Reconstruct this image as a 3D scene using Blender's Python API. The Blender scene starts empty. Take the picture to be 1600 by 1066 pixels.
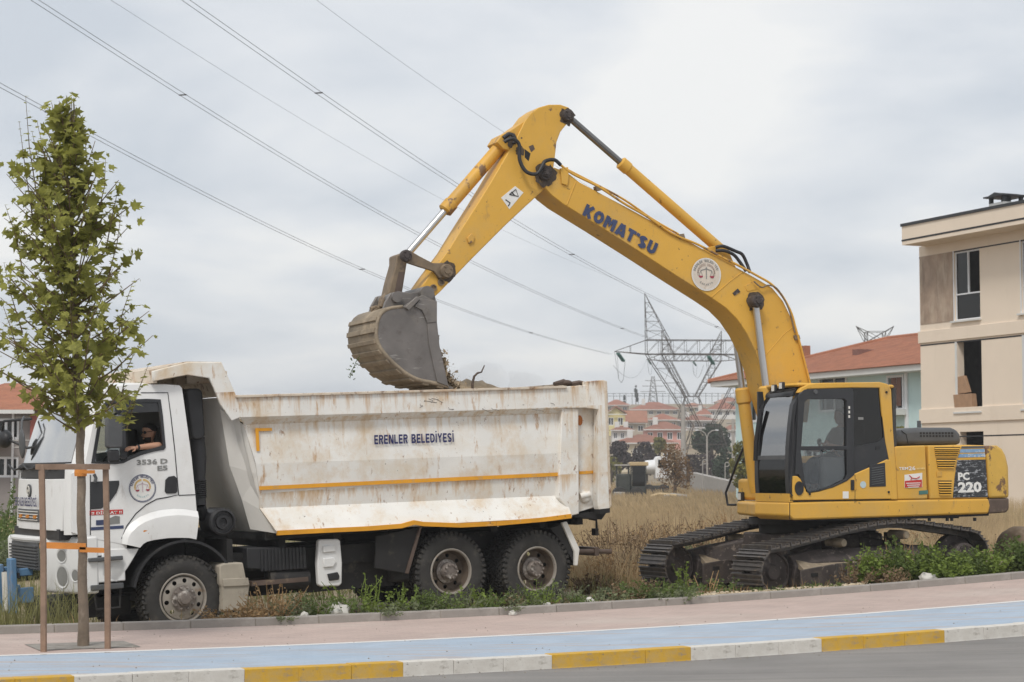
import bpy, bmesh, math, random
import numpy as np
from math import sin, cos, tan, pi, radians, atan, sqrt, exp
from mathutils import Vector, Matrix, Euler, noise
random.seed(7)
V = Vector
SC = bpy.context.scene
COL = SC.collection

# ------------------------------------------------------------------ camera
FPX = 3111.1                      # focal length in pixels of the 1600 px wide photograph
HOR = 745.0
CAM = V((0, 0, 1.75))
PIT = atan((HOR - 533) / FPX)
cd = bpy.data.cameras.new('camera')
cd.lens = 70.0; cd.sensor_width = 36.0; cd.clip_start = .1; cd.clip_end = 9000
cd.dof.use_dof = True; cd.dof.focus_distance = 27.0; cd.dof.aperture_fstop = 4.5
cam = bpy.data.objects.new('camera', cd)
cam.location = CAM; cam.rotation_euler = (pi / 2 + PIT, 0, 0)
COL.objects.link(cam); SC.camera = cam

# ------------------------------------------------------------------ sky and sun
SUN_EL, SUN_AZ = radians(52), radians(200)       # azimuth clockwise from +Y : behind the camera, a little left
w = bpy.data.worlds.new('World'); SC.world = w; w.use_nodes = True
nt = w.node_tree; nt.nodes.clear()
def N(nt, t, **k):
    n = nt.nodes.new(t)
    for a, b in k.items(): setattr(n, a, b)
    return n
out = N(nt, 'ShaderNodeOutputWorld')
sky = N(nt, 'ShaderNodeTexSky', sky_type='NISHITA'); sky.sun_disc = False
sky.sun_elevation = SUN_EL; sky.sun_rotation = SUN_AZ; sky.dust_density = 3.0
bg1 = N(nt, 'ShaderNodeBackground'); bg1.inputs['Strength'].default_value = .12
nt.links.new(sky.outputs[0], bg1.inputs['Color'])
tc = N(nt, 'ShaderNodeTexCoord')
sep = N(nt, 'ShaderNodeSeparateXYZ'); nt.links.new(tc.outputs['Generated'], sep.inputs[0])
zz = N(nt, 'ShaderNodeMath', operation='ABSOLUTE'); nt.links.new(sep.outputs[2], zz.inputs[0])
za = N(nt, 'ShaderNodeMath', operation='ADD'); nt.links.new(zz.outputs[0], za.inputs[0]); za.inputs[1].default_value = .22
dx = N(nt, 'ShaderNodeMath', operation='DIVIDE'); nt.links.new(sep.outputs[0], dx.inputs[0]); nt.links.new(za.outputs[0], dx.inputs[1])
dy = N(nt, 'ShaderNodeMath', operation='DIVIDE'); nt.links.new(sep.outputs[1], dy.inputs[0]); nt.links.new(za.outputs[0], dy.inputs[1])
cmb = N(nt, 'ShaderNodeCombineXYZ'); nt.links.new(dx.outputs[0], cmb.inputs[0]); nt.links.new(dy.outputs[0], cmb.inputs[1])
mp = N(nt, 'ShaderNodeMapping'); mp.inputs['Location'].default_value = (3.3, 1.9, 0); nt.links.new(cmb.outputs[0], mp.inputs[0])
n1 = N(nt, 'ShaderNodeTexNoise'); n1.inputs['Scale'].default_value = 1.6; n1.inputs['Detail'].default_value = 7; n1.inputs['Roughness'].default_value = .5
n1.inputs['Distortion'].default_value = .25
nt.links.new(mp.outputs[0], n1.inputs['Vector'])
rp = N(nt, 'ShaderNodeValToRGB'); cr = rp.color_ramp
cr.elements[0].position = .38; cr.elements[0].color = (.465, .50, .545, 1)
cr.elements[1].position = .60; cr.elements[1].color = (.69, .69, .68, 1)
e = cr.elements.new(.5); e.color = (.58, .60, .625, 1)
nt.links.new(n1.outputs[0], rp.inputs[0])
bg2 = N(nt, 'ShaderNodeBackground'); bg2.inputs['Strength'].default_value = 1.0
nt.links.new(rp.outputs[0], bg2.inputs['Color'])
mx = N(nt, 'ShaderNodeMixShader'); mx.inputs[0].default_value = .93
nt.links.new(bg1.outputs[0], mx.inputs[1]); nt.links.new(bg2.outputs[0], mx.inputs[2])
nt.links.new(mx.outputs[0], out.inputs['Surface'])
sd = bpy.data.lights.new('sun', 'SUN'); sd.energy = 1.5; sd.angle = radians(14); sd.color = (1, .96, .9)
sun = bpy.data.objects.new('sun', sd); COL.objects.link(sun)
sdir = V((sin(SUN_AZ) * cos(SUN_EL), cos(SUN_AZ) * cos(SUN_EL), sin(SUN_EL)))
sun.rotation_euler = sdir.to_track_quat('Z', 'Y').to_euler(); sun.location = (0, 0, 40)
vs = SC.view_settings; vs.view_transform = 'Standard'; vs.look = 'None'; vs.exposure = 0.48; vs.gamma = 1; vs.use_curve_mapping = False

# ------------------------------------------------------------------ pixel -> direction
_F = V((0, cos(PIT), sin(PIT))); _U = V((0, -sin(PIT), cos(PIT)))
def ray(x, y): return _F + V((1, 0, 0)) * ((x - 800) / FPX) - _U * ((y - 533) / FPX)
def at(x, y, Y):
    r = ray(x, y); return CAM + r * (Y / r.y)
class Frame:
    """a vehicle's own axes: +x to its tail, +y to its far side, z up"""
    def __init__(s, pos, th, ph=0):
        s.pos = V(pos); s.rot = Euler((0, ph, th), 'XYZ'); s.M = s.rot.to_matrix(); s.Mi = s.M.transposed()
    def un(s, x, y, yl):
        o = s.Mi @ (CAM - s.pos); d = s.Mi @ ray(x, y); return o + d * ((yl - o.y) / d.y)
    def unx(s, x, y, xl):
        o = s.Mi @ (CAM - s.pos); d = s.Mi @ ray(x, y); return o + d * ((xl - o.x) / d.x)
    def w(s, l): return s.pos + s.M @ V(l)

# ------------------------------------------------------------------ terrain height
TR = radians(24)                                   # the road's heading
def SP(X, Y): return X * cos(TR) + Y * sin(TR), Y * cos(TR) - X * sin(TR)
def XY(S, P): return S * cos(TR) - P * sin(TR), S * sin(TR) + P * cos(TR)
def zp(S):
    t = max(0, S - 5.5)
    return .0021 * t * t if t < 12 else .0021 * 144 + .05 * 12 * (1 - exp(-(t - 12) / 12))
def interp(x, t):
    if x <= t[0][0]: return t[0][1]
    for (a, b), (c, d) in zip(t, t[1:]):
        if x <= c: return b + (d - b) * (x - a) / (c - a)
    return t[-1][1]
ZF = [(-50, -.45), (3, -.42), (6.5, -.35), (11.7, -.06), (16.6, .06), (25, .12), (90, .2)]
HILL = [(100, 0), (170, .3), (230, 1.0), (260, 2.4), (300, 6.3), (350, 9.6), (420, 13.6), (520, 20.6), (600, 21.5), (900, 19), (2000, 8), (5000, -5)]
def ss(t): t = min(1, max(0, t)); return t * t * (3 - 2 * t)
def gz(X, Y):
    S, P = SP(X, Y)
    a = zp(S) + .055; b = interp(S, ZF)
    z = a + (b - a) * ss((P - 23.15) / 1.5)
    if P > 23.2:
        k = min(1, (P - 23.2) / 2)
        z += k * .035 * noise.noise(V((X * .9, Y * .9, 0))) + k * .10 * ss((P - 34) / 10) * noise.noise(V((X * .16, Y * .16, 4)))
    return z + interp(Y, HILL)

# ------------------------------------------------------------------ mesh builder
class MB:
    def __init__(s): s.v = []; s.f = []
    def add(s, vs, fs):
        o = len(s.v); s.v += [V(p) for p in vs]; s.f += [tuple(i + o for i in f) for f in fs]; return s
    def boxb(s, x0, x1, y0, y1, z0, z1):
        return s.add([(x0, y0, z0), (x1, y0, z0), (x1, y1, z0), (x0, y1, z0), (x0, y0, z1), (x1, y0, z1), (x1, y1, z1), (x0, y1, z1)],
                     [(0, 3, 2, 1), (4, 5, 6, 7), (0, 1, 5, 4), (1, 2, 6, 5), (2, 3, 7, 6), (3, 0, 4, 7)])
    def box(s, c, d, R=None):
        c = V(c); R = R or Matrix.Identity(3); a, b, e = d[0] / 2, d[1] / 2, d[2] / 2
        vs = [c + R @ V((i * a, j * b, k * e)) for k in (-1, 1) for (i, j) in ((-1, -1), (1, -1), (1, 1), (-1, 1))]
        return s.add(vs, [(0, 3, 2, 1), (4, 5, 6, 7), (0, 1, 5, 4), (1, 2, 6, 5), (2, 3, 7, 6), (3, 0, 4, 7)])
    def prism(s, pts, d):
        n = len(pts); d = V(d); pts = [V(p) for p in pts]
        return s.add(pts + [p + d for p in pts], [tuple(range(n))[::-1], tuple(range(n, 2 * n))] + [(i, (i + 1) % n, n + (i + 1) % n, n + i) for i in range(n)])
    def face(s, pts): return s.add(pts, [tuple(range(len(pts)))])
    def loft(s, rings, cap=True, close=True):
        n = len(rings[0]); vs = [p for r in rings for p in r]; fs = []
        for k in range(len(rings) - 1):
            for i in range(n if close else n - 1):
                j = (i + 1) % n; fs.append((k * n + i, k * n + j, (k + 1) * n + j, (k + 1) * n + i))
        if cap: fs += [tuple(range(n))[::-1], tuple(range((len(rings) - 1) * n, len(rings) * n))]
        return s.add(vs, fs)
    def tube(s, pts, r, n=6, cap=True):
        pts = [V(p) for p in pts]; rr = r if isinstance(r, (list, tuple)) else [r] * len(pts); rings = []; u = None
        for i, p in enumerate(pts):
            t = (pts[min(i + 1, len(pts) - 1)] - pts[max(i - 1, 0)])
            if t.length < 1e-9: t = V((0, 0, 1))
            t.normalize()
            if u is None:
                u = t.orthogonal().normalized()
            else:
                u = u - t * u.dot(t)
                u = t.orthogonal().normalized() if u.length < 1e-6 else u.normalized()
            b = t.cross(u)
            rings.append([p + (u * cos(2 * pi * k / n) + b * sin(2 * pi * k / n)) * rr[i] for k in range(n)])
        return s.loft(rings, cap)
    def cyl(s, a, b, r, r2=None, n=16): return s.tube([a, b], [r, r if r2 is None else r2], n)
    def lathe(s, prof, o, ax, n=24, cap=False):
        """prof: (radius, height along axis)"""
        o = V(o); ax = V(ax).normalized(); u = ax.orthogonal().normalized(); b = ax.cross(u)
        return s.loft([[o + ax * h + (u * cos(2 * pi * k / n) + b * sin(2 * pi * k / n)) * r for k in range(n)] for r, h in prof], cap)
    def ell(s, c, r, n=12, m=8):
        c = V(c); rings = []
        for j in range(m + 1):
            a = -pi / 2 + pi * j / m; q = max(cos(a), .02)
            rings.append([c + V((r[0] * q * cos(2 * pi * k / n), r[1] * q * sin(2 * pi * k / n), r[2] * sin(a))) for k in range(n)])
        return s.loft(rings)
    def mesh(s, name, smooth=None, recalc=True):
        me = bpy.data.meshes.new(name); me.from_pydata([tuple(p) for p in s.v], [], s.f)
        if recalc and len(s.f) < 60000:
            bm = bmesh.new(); bm.from_mesh(me); bmesh.ops.recalc_face_normals(bm, faces=bm.faces); bm.to_mesh(me); bm.free()
        if smooth is not None:
            for p in me.polygons: p.use_smooth = True
            me.set_sharp_from_angle(angle=radians(smooth))
        me.update(); return me
    def build(s, name, mat, parent=None, smooth=None, bevel=0, seg=2, label=None):
        o = bpy.data.objects.new(name, s.mesh(name, smooth)); COL.objects.link(o)
        if mat: o.data.materials.append(mat)
        if parent: o.parent = parent
        if bevel:
            m = o.modifiers.new('bevel', 'BEVEL'); m.width = bevel; m.segments = seg; m.limit_method = 'ANGLE'; m.angle_limit = radians(35)
            if smooth is None:
                for p in o.data.polygons: p.use_smooth = True
                o.data.set_sharp_from_angle(angle=radians(50))
        if label: o['label'] = label
        return o
def npmesh(name, verts, faces):
    me = bpy.data.meshes.new(name); verts = np.asarray(verts, np.float32); faces = np.asarray(faces, np.int32)
    nf, k = faces.shape
    me.vertices.add(len(verts)); me.vertices.foreach_set('co', verts.ravel())
    me.loops.add(nf * k); me.loops.foreach_set('vertex_index', faces.ravel())
    me.polygons.add(nf); me.polygons.foreach_set('loop_start', np.arange(0, nf * k, k, dtype=np.int32))
    me.update(calc_edges=True); return me
def link(name, me, mat=None, parent=None):
    o = bpy.data.objects.new(name, me); COL.objects.link(o)
    if mat: me.materials.append(mat)
    if parent: o.parent = parent
    return o
def empty(name, loc=(0, 0, 0), rot=None):
    o = bpy.data.objects.new(name, None); o.empty_display_size = .2; COL.objects.link(o); o.location = loc
    if rot is not None: o.rotation_euler = rot
    return o
def tag(o, label=None, cat=None, group=None, kind=None):
    for k, v in (('label', label), ('category', cat), ('group', group), ('kind', kind)):
        if v: o[k] = v
    return o
def copy_tree(o, parent=None):
    c = o.copy(); COL.objects.link(c); c.parent = parent
    for ch in [x for x in o.children]: copy_tree(ch, c)
    return c
def rotz(a): return Matrix.Rotation(a, 3, 'Z')

# ------------------------------------------------------------------ materials
def pm(name, col, rough=.6, metal=0, var=.12, vs=4, dirt=None, damt=.35, ds=2.5, dsoft=.15, stretch=(1, 1, 1), bump=0, bs=40, spec=.4, layers=(), coords='Object', alpha=None, trans=0):
    m = bpy.data.materials.new(name); m.use_nodes = True; nt = m.node_tree; L = nt.links.new
    b = nt.nodes['Principled BSDF']; b.inputs['Roughness'].default_value = rough; b.inputs['Metallic'].default_value = metal
    b.inputs['Specular IOR Level'].default_value = spec
    tc = N(nt, 'ShaderNodeTexCoord'); co = tc.outputs[coords]
    def nz(scale, det=5, ro=.55, st=(1, 1, 1), off=0):
        mp = N(nt, 'ShaderNodeMapping'); mp.inputs['Scale'].default_value = st; mp.inputs['Location'].default_value = (off, off * .7, off * .3); L(co, mp.inputs[0])
        n = N(nt, 'ShaderNodeTexNoise'); n.inputs['Scale'].default_value = scale; n.inputs['Detail'].default_value = det; n.inputs['Roughness'].default_value = ro
        L(mp.outputs[0], n.inputs['Vector']); return n.outputs[0]
    def mix(f, a, c):
        x = N(nt, 'ShaderNodeMix', data_type='RGBA'); L(f, x.inputs[0])
        for k, q in ((6, a), (7, c)):
            if isinstance(q, tuple): x.inputs[k].default_value = (*q[:3], 1)
            else: L(q, x.inputs[k])
        return x.outputs[2]
    def step(src, lo, hi, top=1.0):
        r = N(nt, 'ShaderNodeMapRange'); r.inputs[1].default_value = lo; r.inputs[2].default_value = hi; r.inputs[4].default_value = top; L(src, r.inputs[0]); return r.outputs[0]
    lo = tuple(max(0, c * (1 - var)) for c in col[:3]); hi = tuple(min(1, c * (1 + var)) for c in col[:3])
    cur = mix(step(nz(vs), .3, .7), lo, hi)
    lay = list(layers)
    if dirt: lay.insert(0, (dirt, damt, ds, dsoft, stretch))
    for i, (dc, amt, sc, soft, st) in enumerate(lay):          # amt: 0 none .. 1 everywhere
        t = .72 - .45 * amt
        cur = mix(step(nz(sc, 8, .68, st, 3.1 * (i + 1)), t, t + soft, .92), cur, dc)
    L(cur, b.inputs['Base Color'])
    if bump:
        bn = N(nt, 'ShaderNodeBump'); bn.inputs['Strength'].default_value = bump; bn.inputs['Distance'].default_value = .02
        L(nz(bs, 4, .6), bn.inputs['Height']); L(bn.outputs[0], b.inputs['Normal'])
    if trans:
        tr = N(nt, 'ShaderNodeBsdfTranslucent'); L(cur, tr.inputs[0]); ms = N(nt, 'ShaderNodeMixShader'); ms.inputs[0].default_value = trans
        L(b.outputs[0], ms.inputs[1]); L(tr.outputs[0], ms.inputs[2]); L(ms.outputs[0], nt.nodes['Material Output'].inputs[0])
    return m
def glass(name, tint=(.8, .85, .85), refl=.12, rough=.02):
    m = bpy.data.materials.new(name); m.use_nodes = True; nt = m.node_tree; nt.nodes.clear(); L = nt.links.new
    o = N(nt, 'ShaderNodeOutputMaterial'); t = N(nt, 'ShaderNodeBsdfTransparent'); t.inputs[0].default_value = (*tint, 1)
    g = N(nt, 'ShaderNodeBsdfGlossy'); g.inputs['Roughness'].default_value = rough
    lw = N(nt, 'ShaderNodeFresnel'); lw.inputs[0].default_value = 1.45
    a = N(nt, 'ShaderNodeMath', operation='ADD'); a.inputs[1].default_value = refl; a.use_clamp = True; L(lw.outputs[0], a.inputs[0])
    x = N(nt, 'ShaderNodeMixShader'); L(a.outputs[0], x.inputs[0]); L(t.outputs[0], x.inputs[1]); L(g.outputs[0], x.inputs[2]); L(x.outputs[0], o.inputs[0])
    return m
M = {}
RUST = (.30, .135, .045); RUST2 = (.42, .24, .10); DUST = (.34, .28, .21)
M['white'] = pm('white_paint', (.76, .76, .75), .35, var=.03, layers=[((.55, .51, .45), .36, 1.4, .4, (1, 1, 1)), ((.40, .36, .31), .20, 7, .2, (1, 1, .4))])
M['whiteplastic'] = pm('white_plastic', (.72, .72, .71), .45, var=.03, dirt=(.5, .46, .4), damt=.3, ds=3, dsoft=.3)
M['bed'] = pm('bed_paint', (.76, .745, .705), .55, var=.06, vs=1.6, bump=.06, bs=9, layers=[
    ((.66, .58, .46), .56, 1.0, .28, (1, 1, 1.6)), ((.58, .41, .225), .46, 2.4, .24, (.8, 1, .6)), ((.44, .24, .095), .27, 8, .10, (1, 1, .25)),
    ((.24, .115, .05), .20, 13, .06, (1, 1, .5)), ((.09, .06, .045), .12, 17, .03, (1, 1, 1))])
def rust_runs(m, ztop, rng, col, lo=.60, hi=.76, k=.26, seed=0):
    """stains that start at an edge at height ztop and run down from it"""
    nt = m.node_tree; L = nt.links.new; b = nt.nodes['Principled BSDF']; src = b.inputs['Base Color'].links[0].from_socket
    tc = N(nt, 'ShaderNodeTexCoord'); sp = N(nt, 'ShaderNodeSeparateXYZ'); L(tc.outputs['Object'], sp.inputs[0])
    mr = N(nt, 'ShaderNodeMapRange'); mr.inputs[1].default_value = ztop - rng; mr.inputs[2].default_value = ztop; L(sp.outputs[2], mr.inputs[0])
    ab = N(nt, 'ShaderNodeMath', operation='GREATER_THAN'); ab.inputs[1].default_value = ztop + .02; L(sp.outputs[2], ab.inputs[0])
    fl = N(nt, 'ShaderNodeMath', operation='SUBTRACT'); L(mr.outputs[0], fl.inputs[0]); L(ab.outputs[0], fl.inputs[1])
    mp = N(nt, 'ShaderNodeMapping'); mp.inputs['Scale'].default_value = (3.2, 3.2, .28); mp.inputs['Location'].default_value = (seed, seed, seed); L(tc.outputs['Object'], mp.inputs[0])
    n = N(nt, 'ShaderNodeTexNoise'); n.inputs['Scale'].default_value = 2.4; n.inputs['Detail'].default_value = 9; n.inputs['Roughness'].default_value = .7; L(mp.outputs[0], n.inputs['Vector'])
    ma = N(nt, 'ShaderNodeMath', operation='MULTIPLY_ADD'); ma.inputs[1].default_value = k; L(fl.outputs[0], ma.inputs[0]); L(n.outputs[0], ma.inputs[2])
    st = N(nt, 'ShaderNodeMapRange'); st.inputs[1].default_value = lo; st.inputs[2].default_value = hi; st.inputs[4].default_value = .85; L(ma.outputs[0], st.inputs[0])
    mx = N(nt, 'ShaderNodeMix', data_type='RGBA'); L(st.outputs[0], mx.inputs[0]); L(src, mx.inputs[6]); mx.inputs[7].default_value = (*col, 1); L(mx.outputs[2], b.inputs['Base Color'])
rust_runs(M['bed'], 3.14, .55, (.50, .30, .13), .66, .84); rust_runs(M['bed'], 3.14, .16, (.20, .10, .055), .66, .76, .24, 5); rust_runs(M['bed'], 2.76, .8, (.55, .38, .20), .70, .88, .24, 3); rust_runs(M['bed'], 1.80, .35, (.55, .36, .18), .68, .86, .26, 8)
M['bedclean'] = pm('bed_paint_front', (.70, .68, .64), .55, var=.05, vs=1.6, bump=.05, bs=9, layers=[
    ((.55, .47, .38), .34, 1.5, .3, (1, 1, .5)), ((.40, .24, .11), .14, 6, .1, (1, 1, .4))])
M['bedrust'] = pm('bed_rim_rust', (.60, .52, .42), .7, var=.1, layers=[((.40, .22, .09), .48, 3, .2, (1, 1, 1)), ((.16, .08, .045), .36, 9, .1, (1, 1, 1))])
M['orange'] = pm('orange_stripe', (.72, .33, .02), .5, var=.08, dirt=(.45, .30, .16), damt=.3, ds=6)
M['orangewear'] = pm('orange_edge', (.70, .32, .02), .55, var=.1, layers=[((.5, .42, .33), .28, 3, .1, (1, 1, 1)), ((.16, .07, .04), .24, 5, .06, (1, 1, 1))])
M['yellow'] = pm('machine_yellow', (.64, .36, .055), .48, var=.07, vs=1.2, layers=[
    ((.50, .34, .135), .50, 1.1, .35, (1, 1, 1)), ((.36, .22, .08), .26, 5, .15, (1, 1, .5)), ((.18, .10, .05), .19, 8, .05, (1, 1, .7)), ((.05, .04, .035), .13, 14, .03, (1, 1, 1))])
M['yellowworn'] = pm('machine_yellow_worn', (.62, .34, .05), .5, var=.08, vs=1.5, layers=[
    ((.46, .30, .12), .42, 2, .3, (1, 1, 1)), ((.17, .10, .06), .36, 4.5, .05, (1, 1, .8)), ((.05, .04, .035), .2, 9, .05, (1, 1, 1))])
M['cwt'] = pm('counterweight_paint', (.58, .36, .07), .55, var=.08, layers=[((.30, .22, .13), .30, 2.2, .2, (1, 1, 1)), ((.13, .07, .05), .30, 3.6, .03, (1, 1, .6))])
M['brownsteel'] = pm('brown_steel', (.10, .07, .055), .6, var=.2, dirt=(.30, .22, .14), damt=.3, ds=4)
M['track'] = pm('track_steel', (.12, .11, .105), .45, .5, var=.25, vs=8, dirt=(.24, .19, .14), damt=.36, ds=5)
M['trackframe'] = pm('track_frame_paint', (.058, .047, .044), .7, var=.25, vs=6, layers=[((.20, .16, .115), .40, 1.8, .3, (1, 1, 1)), ((.22, .18, .15), .32, 12, .08, (1, 1, 1))])
M['bucket'] = pm('bucket_steel', (.17, .155, .145), .45, .2, var=.2, vs=3, bump=.08, bs=14, layers=[((.25, .215, .17), .40, 2.2, .3, (1, 1, 1)), ((.10, .085, .075), .33, 5, .15, (1, 1, 1)), ((.33, .31, .29), .22, 9, .05, (.3, 1, 2.5))])
M['bucketdirt'] = pm('bucket_shell', (.26, .21, .15), .75, .0, var=.2, vs=5, bump=.3, bs=30, layers=[((.42, .34, .24), .42, 4, .2, (1, 1, 1)), ((.12, .10, .085), .35, 3, .2, (1, 1, 1))])
M['linksteel'] = pm('link_steel', (.20, .15, .10), .6, .2, var=.2, vs=8, layers=[((.46, .28, .08), .25, 5, .1, (1, 1, 1)), ((.10, .08, .07), .3, 8, .1, (1, 1, 1))])
M['chrome'] = pm('chrome_rod', (.55, .55, .55), .33, .9, var=.05)
M['chromedark'] = pm('dull_rod', (.20, .195, .19), .25, .9, var=.1)
M['black'] = pm('black_plastic', (.022, .022, .024), .5, var=.2, dirt=(.10, .09, .08), damt=.25, ds=3, dsoft=.3)
M['blackpaint'] = pm('black_cab_paint', (.030, .031, .034), .35, var=.1, dirt=(.07, .066, .06), damt=.3, ds=2, dsoft=.4)
M['greyplastic'] = pm('grey_plastic', (.085, .088, .092), .55, var=.1, dirt=(.16, .15, .14), damt=.3, ds=3, dsoft=.3)
M['chassis'] = pm('chassis_steel', (.018, .017, .017), .75, var=.25, dirt=(.09, .075, .06), damt=.3, ds=4)
M['rubber'] = pm('tyre_rubber', (.038, .036, .034), .85, var=.2, vs=7, dirt=(.13, .115, .095), damt=.42, ds=4, dsoft=.3)
M['rim'] = pm('rim_steel', (.30, .27, .235), .55, .2, var=.15, vs=7, layers=[((.24, .16, .10), .36, 7, .15, (1, 1, 1)), ((.07, .055, .05), .2, 12, .1, (1, 1, 1))])
M['hub'] = pm('hub_steel', (.20, .17, .15), .6, .3, var=.2, vs=15, dirt=(.5, .47, .43), damt=.46, ds=9)
M['rimdark'] = pm('rim_inner', (.10, .075, .055), .7, var=.2, vs=8, dirt=(.2, .15, .10), damt=.4, ds=5)
M['mud'] = pm('mudflap', (.36, .32, .26), .8, var=.12, dirt=(.2, .17, .14), damt=.35, ds=4)
M['blue'] = pm('blue_steel', (.10, .21, .36), .5, var=.12, layers=[((.28, .25, .22), .3, 5, .15, (1, 1, .5)), ((.10, .06, .04), .2, 9, .08, (1, 1, 1))])
M['navy'] = pm('navy_lettering', (.022, .025, .11), .5, var=.1)
M['navy2'] = pm('navy_lettering_worn', (.045, .06, .13), .55, var=.15, dirt=(.35, .24, .07), damt=.18, ds=14)
M['greyletter'] = pm('grey_lettering', (.22, .22, .21), .45, var=.08)
M['letterwhite'] = pm('white_lettering', (.74, .73, .70), .5, var=.05)
M['redprint'] = pm('red_print', (.50, .035, .03), .5, var=.05)
M['glass'] = glass('clear_glass', (.82, .88, .87), .10)
M['dullglass'] = glass('windscreen_glass', (.66, .74, .73), .55, .08)
M['darkglass'] = glass('dark_glass', (.16, .16, .165), .015)
M['smokeglass'] = glass('door_glass', (.78, .80, .80), .05)
M['lamp'] = pm('lamp_lens', (.62, .60, .55), .15, var=.1)
M['amber'] = pm('amber_lens', (.60, .22, .02), .2, var=.1)
M['skin'] = pm('skin', (.47, .26, .17), .55, var=.06, vs=12)
M['hair'] = pm('dark_hair', (.015, .012, .011), .6, var=.2)
M['shirtdark'] = pm('black_shirt', (.014, .014, .016), .85, var=.2)
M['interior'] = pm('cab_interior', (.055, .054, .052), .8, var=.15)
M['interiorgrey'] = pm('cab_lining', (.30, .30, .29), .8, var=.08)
M['soil'] = pm('soil', (.30, .23, .15), .95, var=.35, vs=6, bump=.6, bs=18, dirt=(.42, .34, .24), damt=.4, ds=3)
# ================================================================== the setting
def strip(name, P0, P1, dz, mat, S0=-60, S1=160, z=None, n=2):
    b = MB(); ss_ = [S0 + i * .5 for i in range(int((S1 - S0) / .5) + 1)]; rows = []
    for s in ss_:
        rows.append([V((*XY(s, P0 + (P1 - P0) * k / (n - 1)), zp(s) + dz)) for k in range(n)])
    b.loft(rows, cap=False, close=False)
    o = b.build(name, mat); tag(o, kind='structure'); return o
M['asphalt'] = pm('asphalt', (.205, .195, .185), .85, var=.14, vs=.8, coords='Object', bump=.25, bs=160,
                  layers=[((.30, .28, .26), .46, .6, .25, (.12, 1.6, 1)), ((.14, .13, .125), .34, 1.6, .2, (.08, 2.2, 1)), ((.12, .11, .105), .24, 30, .1, (1, 1, 1)), ((.34, .32, .29), .22, 45, .08, (1, 1, 1))])
M['paving'] = pm('pink_paving', (.47, .37, .33), .85, var=.08, vs=1.2, bump=.25, bs=60,
                 layers=[((.52, .46, .41), .46, .7, .35, (.4, 1, 1)), ((.37, .30, .27), .36, 2.2, .25, (.5, 1, 1)), ((.30, .25, .22), .2, 12, .1, (1, 1, 1))])
M['bluelane'] = pm('blue_lane', (.365, .435, .52), .75, var=.08, vs=2, bump=.2, bs=60,
                   layers=[((.31, .42, .54), .46, 1.1, .3, (.5, 1, 1)), ((.42, .375, .36), .42, 2.0, .09, (.22, 2.2, 1))])
# tilt the worn streaks along the road
for k in ('asphalt', 'paving', 'bluelane'):
    for n in M[k].node_tree.nodes:
        if n.type == 'MAPPING': n.inputs['Rotation'].default_value = (0, 0, -TR)
def brickify(m, w, h, amt, dark):
    nt = m.node_tree; L = nt.links.new; b = nt.nodes['Principled BSDF']; src = b.inputs['Base Color'].links[0].from_socket
    tc = N(nt, 'ShaderNodeTexCoord'); mp = N(nt, 'ShaderNodeMapping'); mp.inputs['Rotation'].default_value = (0, 0, -TR); L(tc.outputs['Object'], mp.inputs[0])
    br = N(nt, 'ShaderNodeTexBrick'); br.inputs['Scale'].default_value = 1; br.inputs['Brick Width'].default_value = w; br.inputs['Row Height'].default_value = h; br.inputs['Mortar Size'].default_value = .006
    br.inputs['Color1'].default_value = (1, 1, 1, 1); br.inputs['Color2'].default_value = (1 - amt, 1 - amt, 1 - amt, 1); br.inputs['Mortar'].default_value = (dark, dark, dark, 1); L(mp.outputs[0], br.inputs[0])
    mx = N(nt, 'ShaderNodeMix', data_type='RGBA', blend_type='MULTIPLY'); mx.inputs[0].default_value = 1; L(src, mx.inputs[6]); L(br.outputs[0], mx.inputs[7]); L(mx.outputs[2], b.inputs['Base Color'])
brickify(M['paving'], .2, .1, .08, .84); brickify(M['bluelane'], .2, .1, .05, .90)
M['linewhite'] = pm('white_line', (.66, .65, .63), .7, var=.06, dirt=(.45, .42, .39), damt=.3, ds=5)
M['kerbyellow'] = pm('kerb_yellow', (.56, .33, .035), .7, var=.08, vs=3, layers=[((.42, .33, .20), .46, 3, .25, (1, 1, 1)), ((.30, .25, .20), .34, 7, .14, (1, 1, 1.5)), ((.20, .17, .14), .2, 20, .06, (1, 1, 1))], bump=.15, bs=40)
M['kerbwhite'] = pm('kerb_white', (.60, .575, .53), .75, var=.05, vs=3, layers=[((.46, .42, .37), .48, 3, .3, (1, 1, 1)), ((.32, .29, .25), .32, 7, .14, (1, 1, 1.5)), ((.20, .18, .15), .2, 20, .06, (1, 1, 1))], bump=.15, bs=40)
M['concrete'] = pm('kerb_concrete', (.30, .275, .25), .9, var=.12, vs=2.5, layers=[((.38, .35, .32), .4, 4, .2, (1, 1, 1)), ((.33, .22, .18), .2, 1.5, .2, (1, 1, 1))], bump=.3, bs=50)
M['joint'] = pm('kerb_joint', (.26, .235, .20), .95, var=.15)
strip('road', -60, 17.64, -.125, M['asphalt'], n=20)
strip('bike_lane', 17.80, 19.95, 0, M['bluelane'], n=5)
strip('lane_line', 19.93, 20.04, .004, M['linewhite'])
strip('pavement', 20.02, 22.72, 0, M['paving'], n=5)
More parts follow.
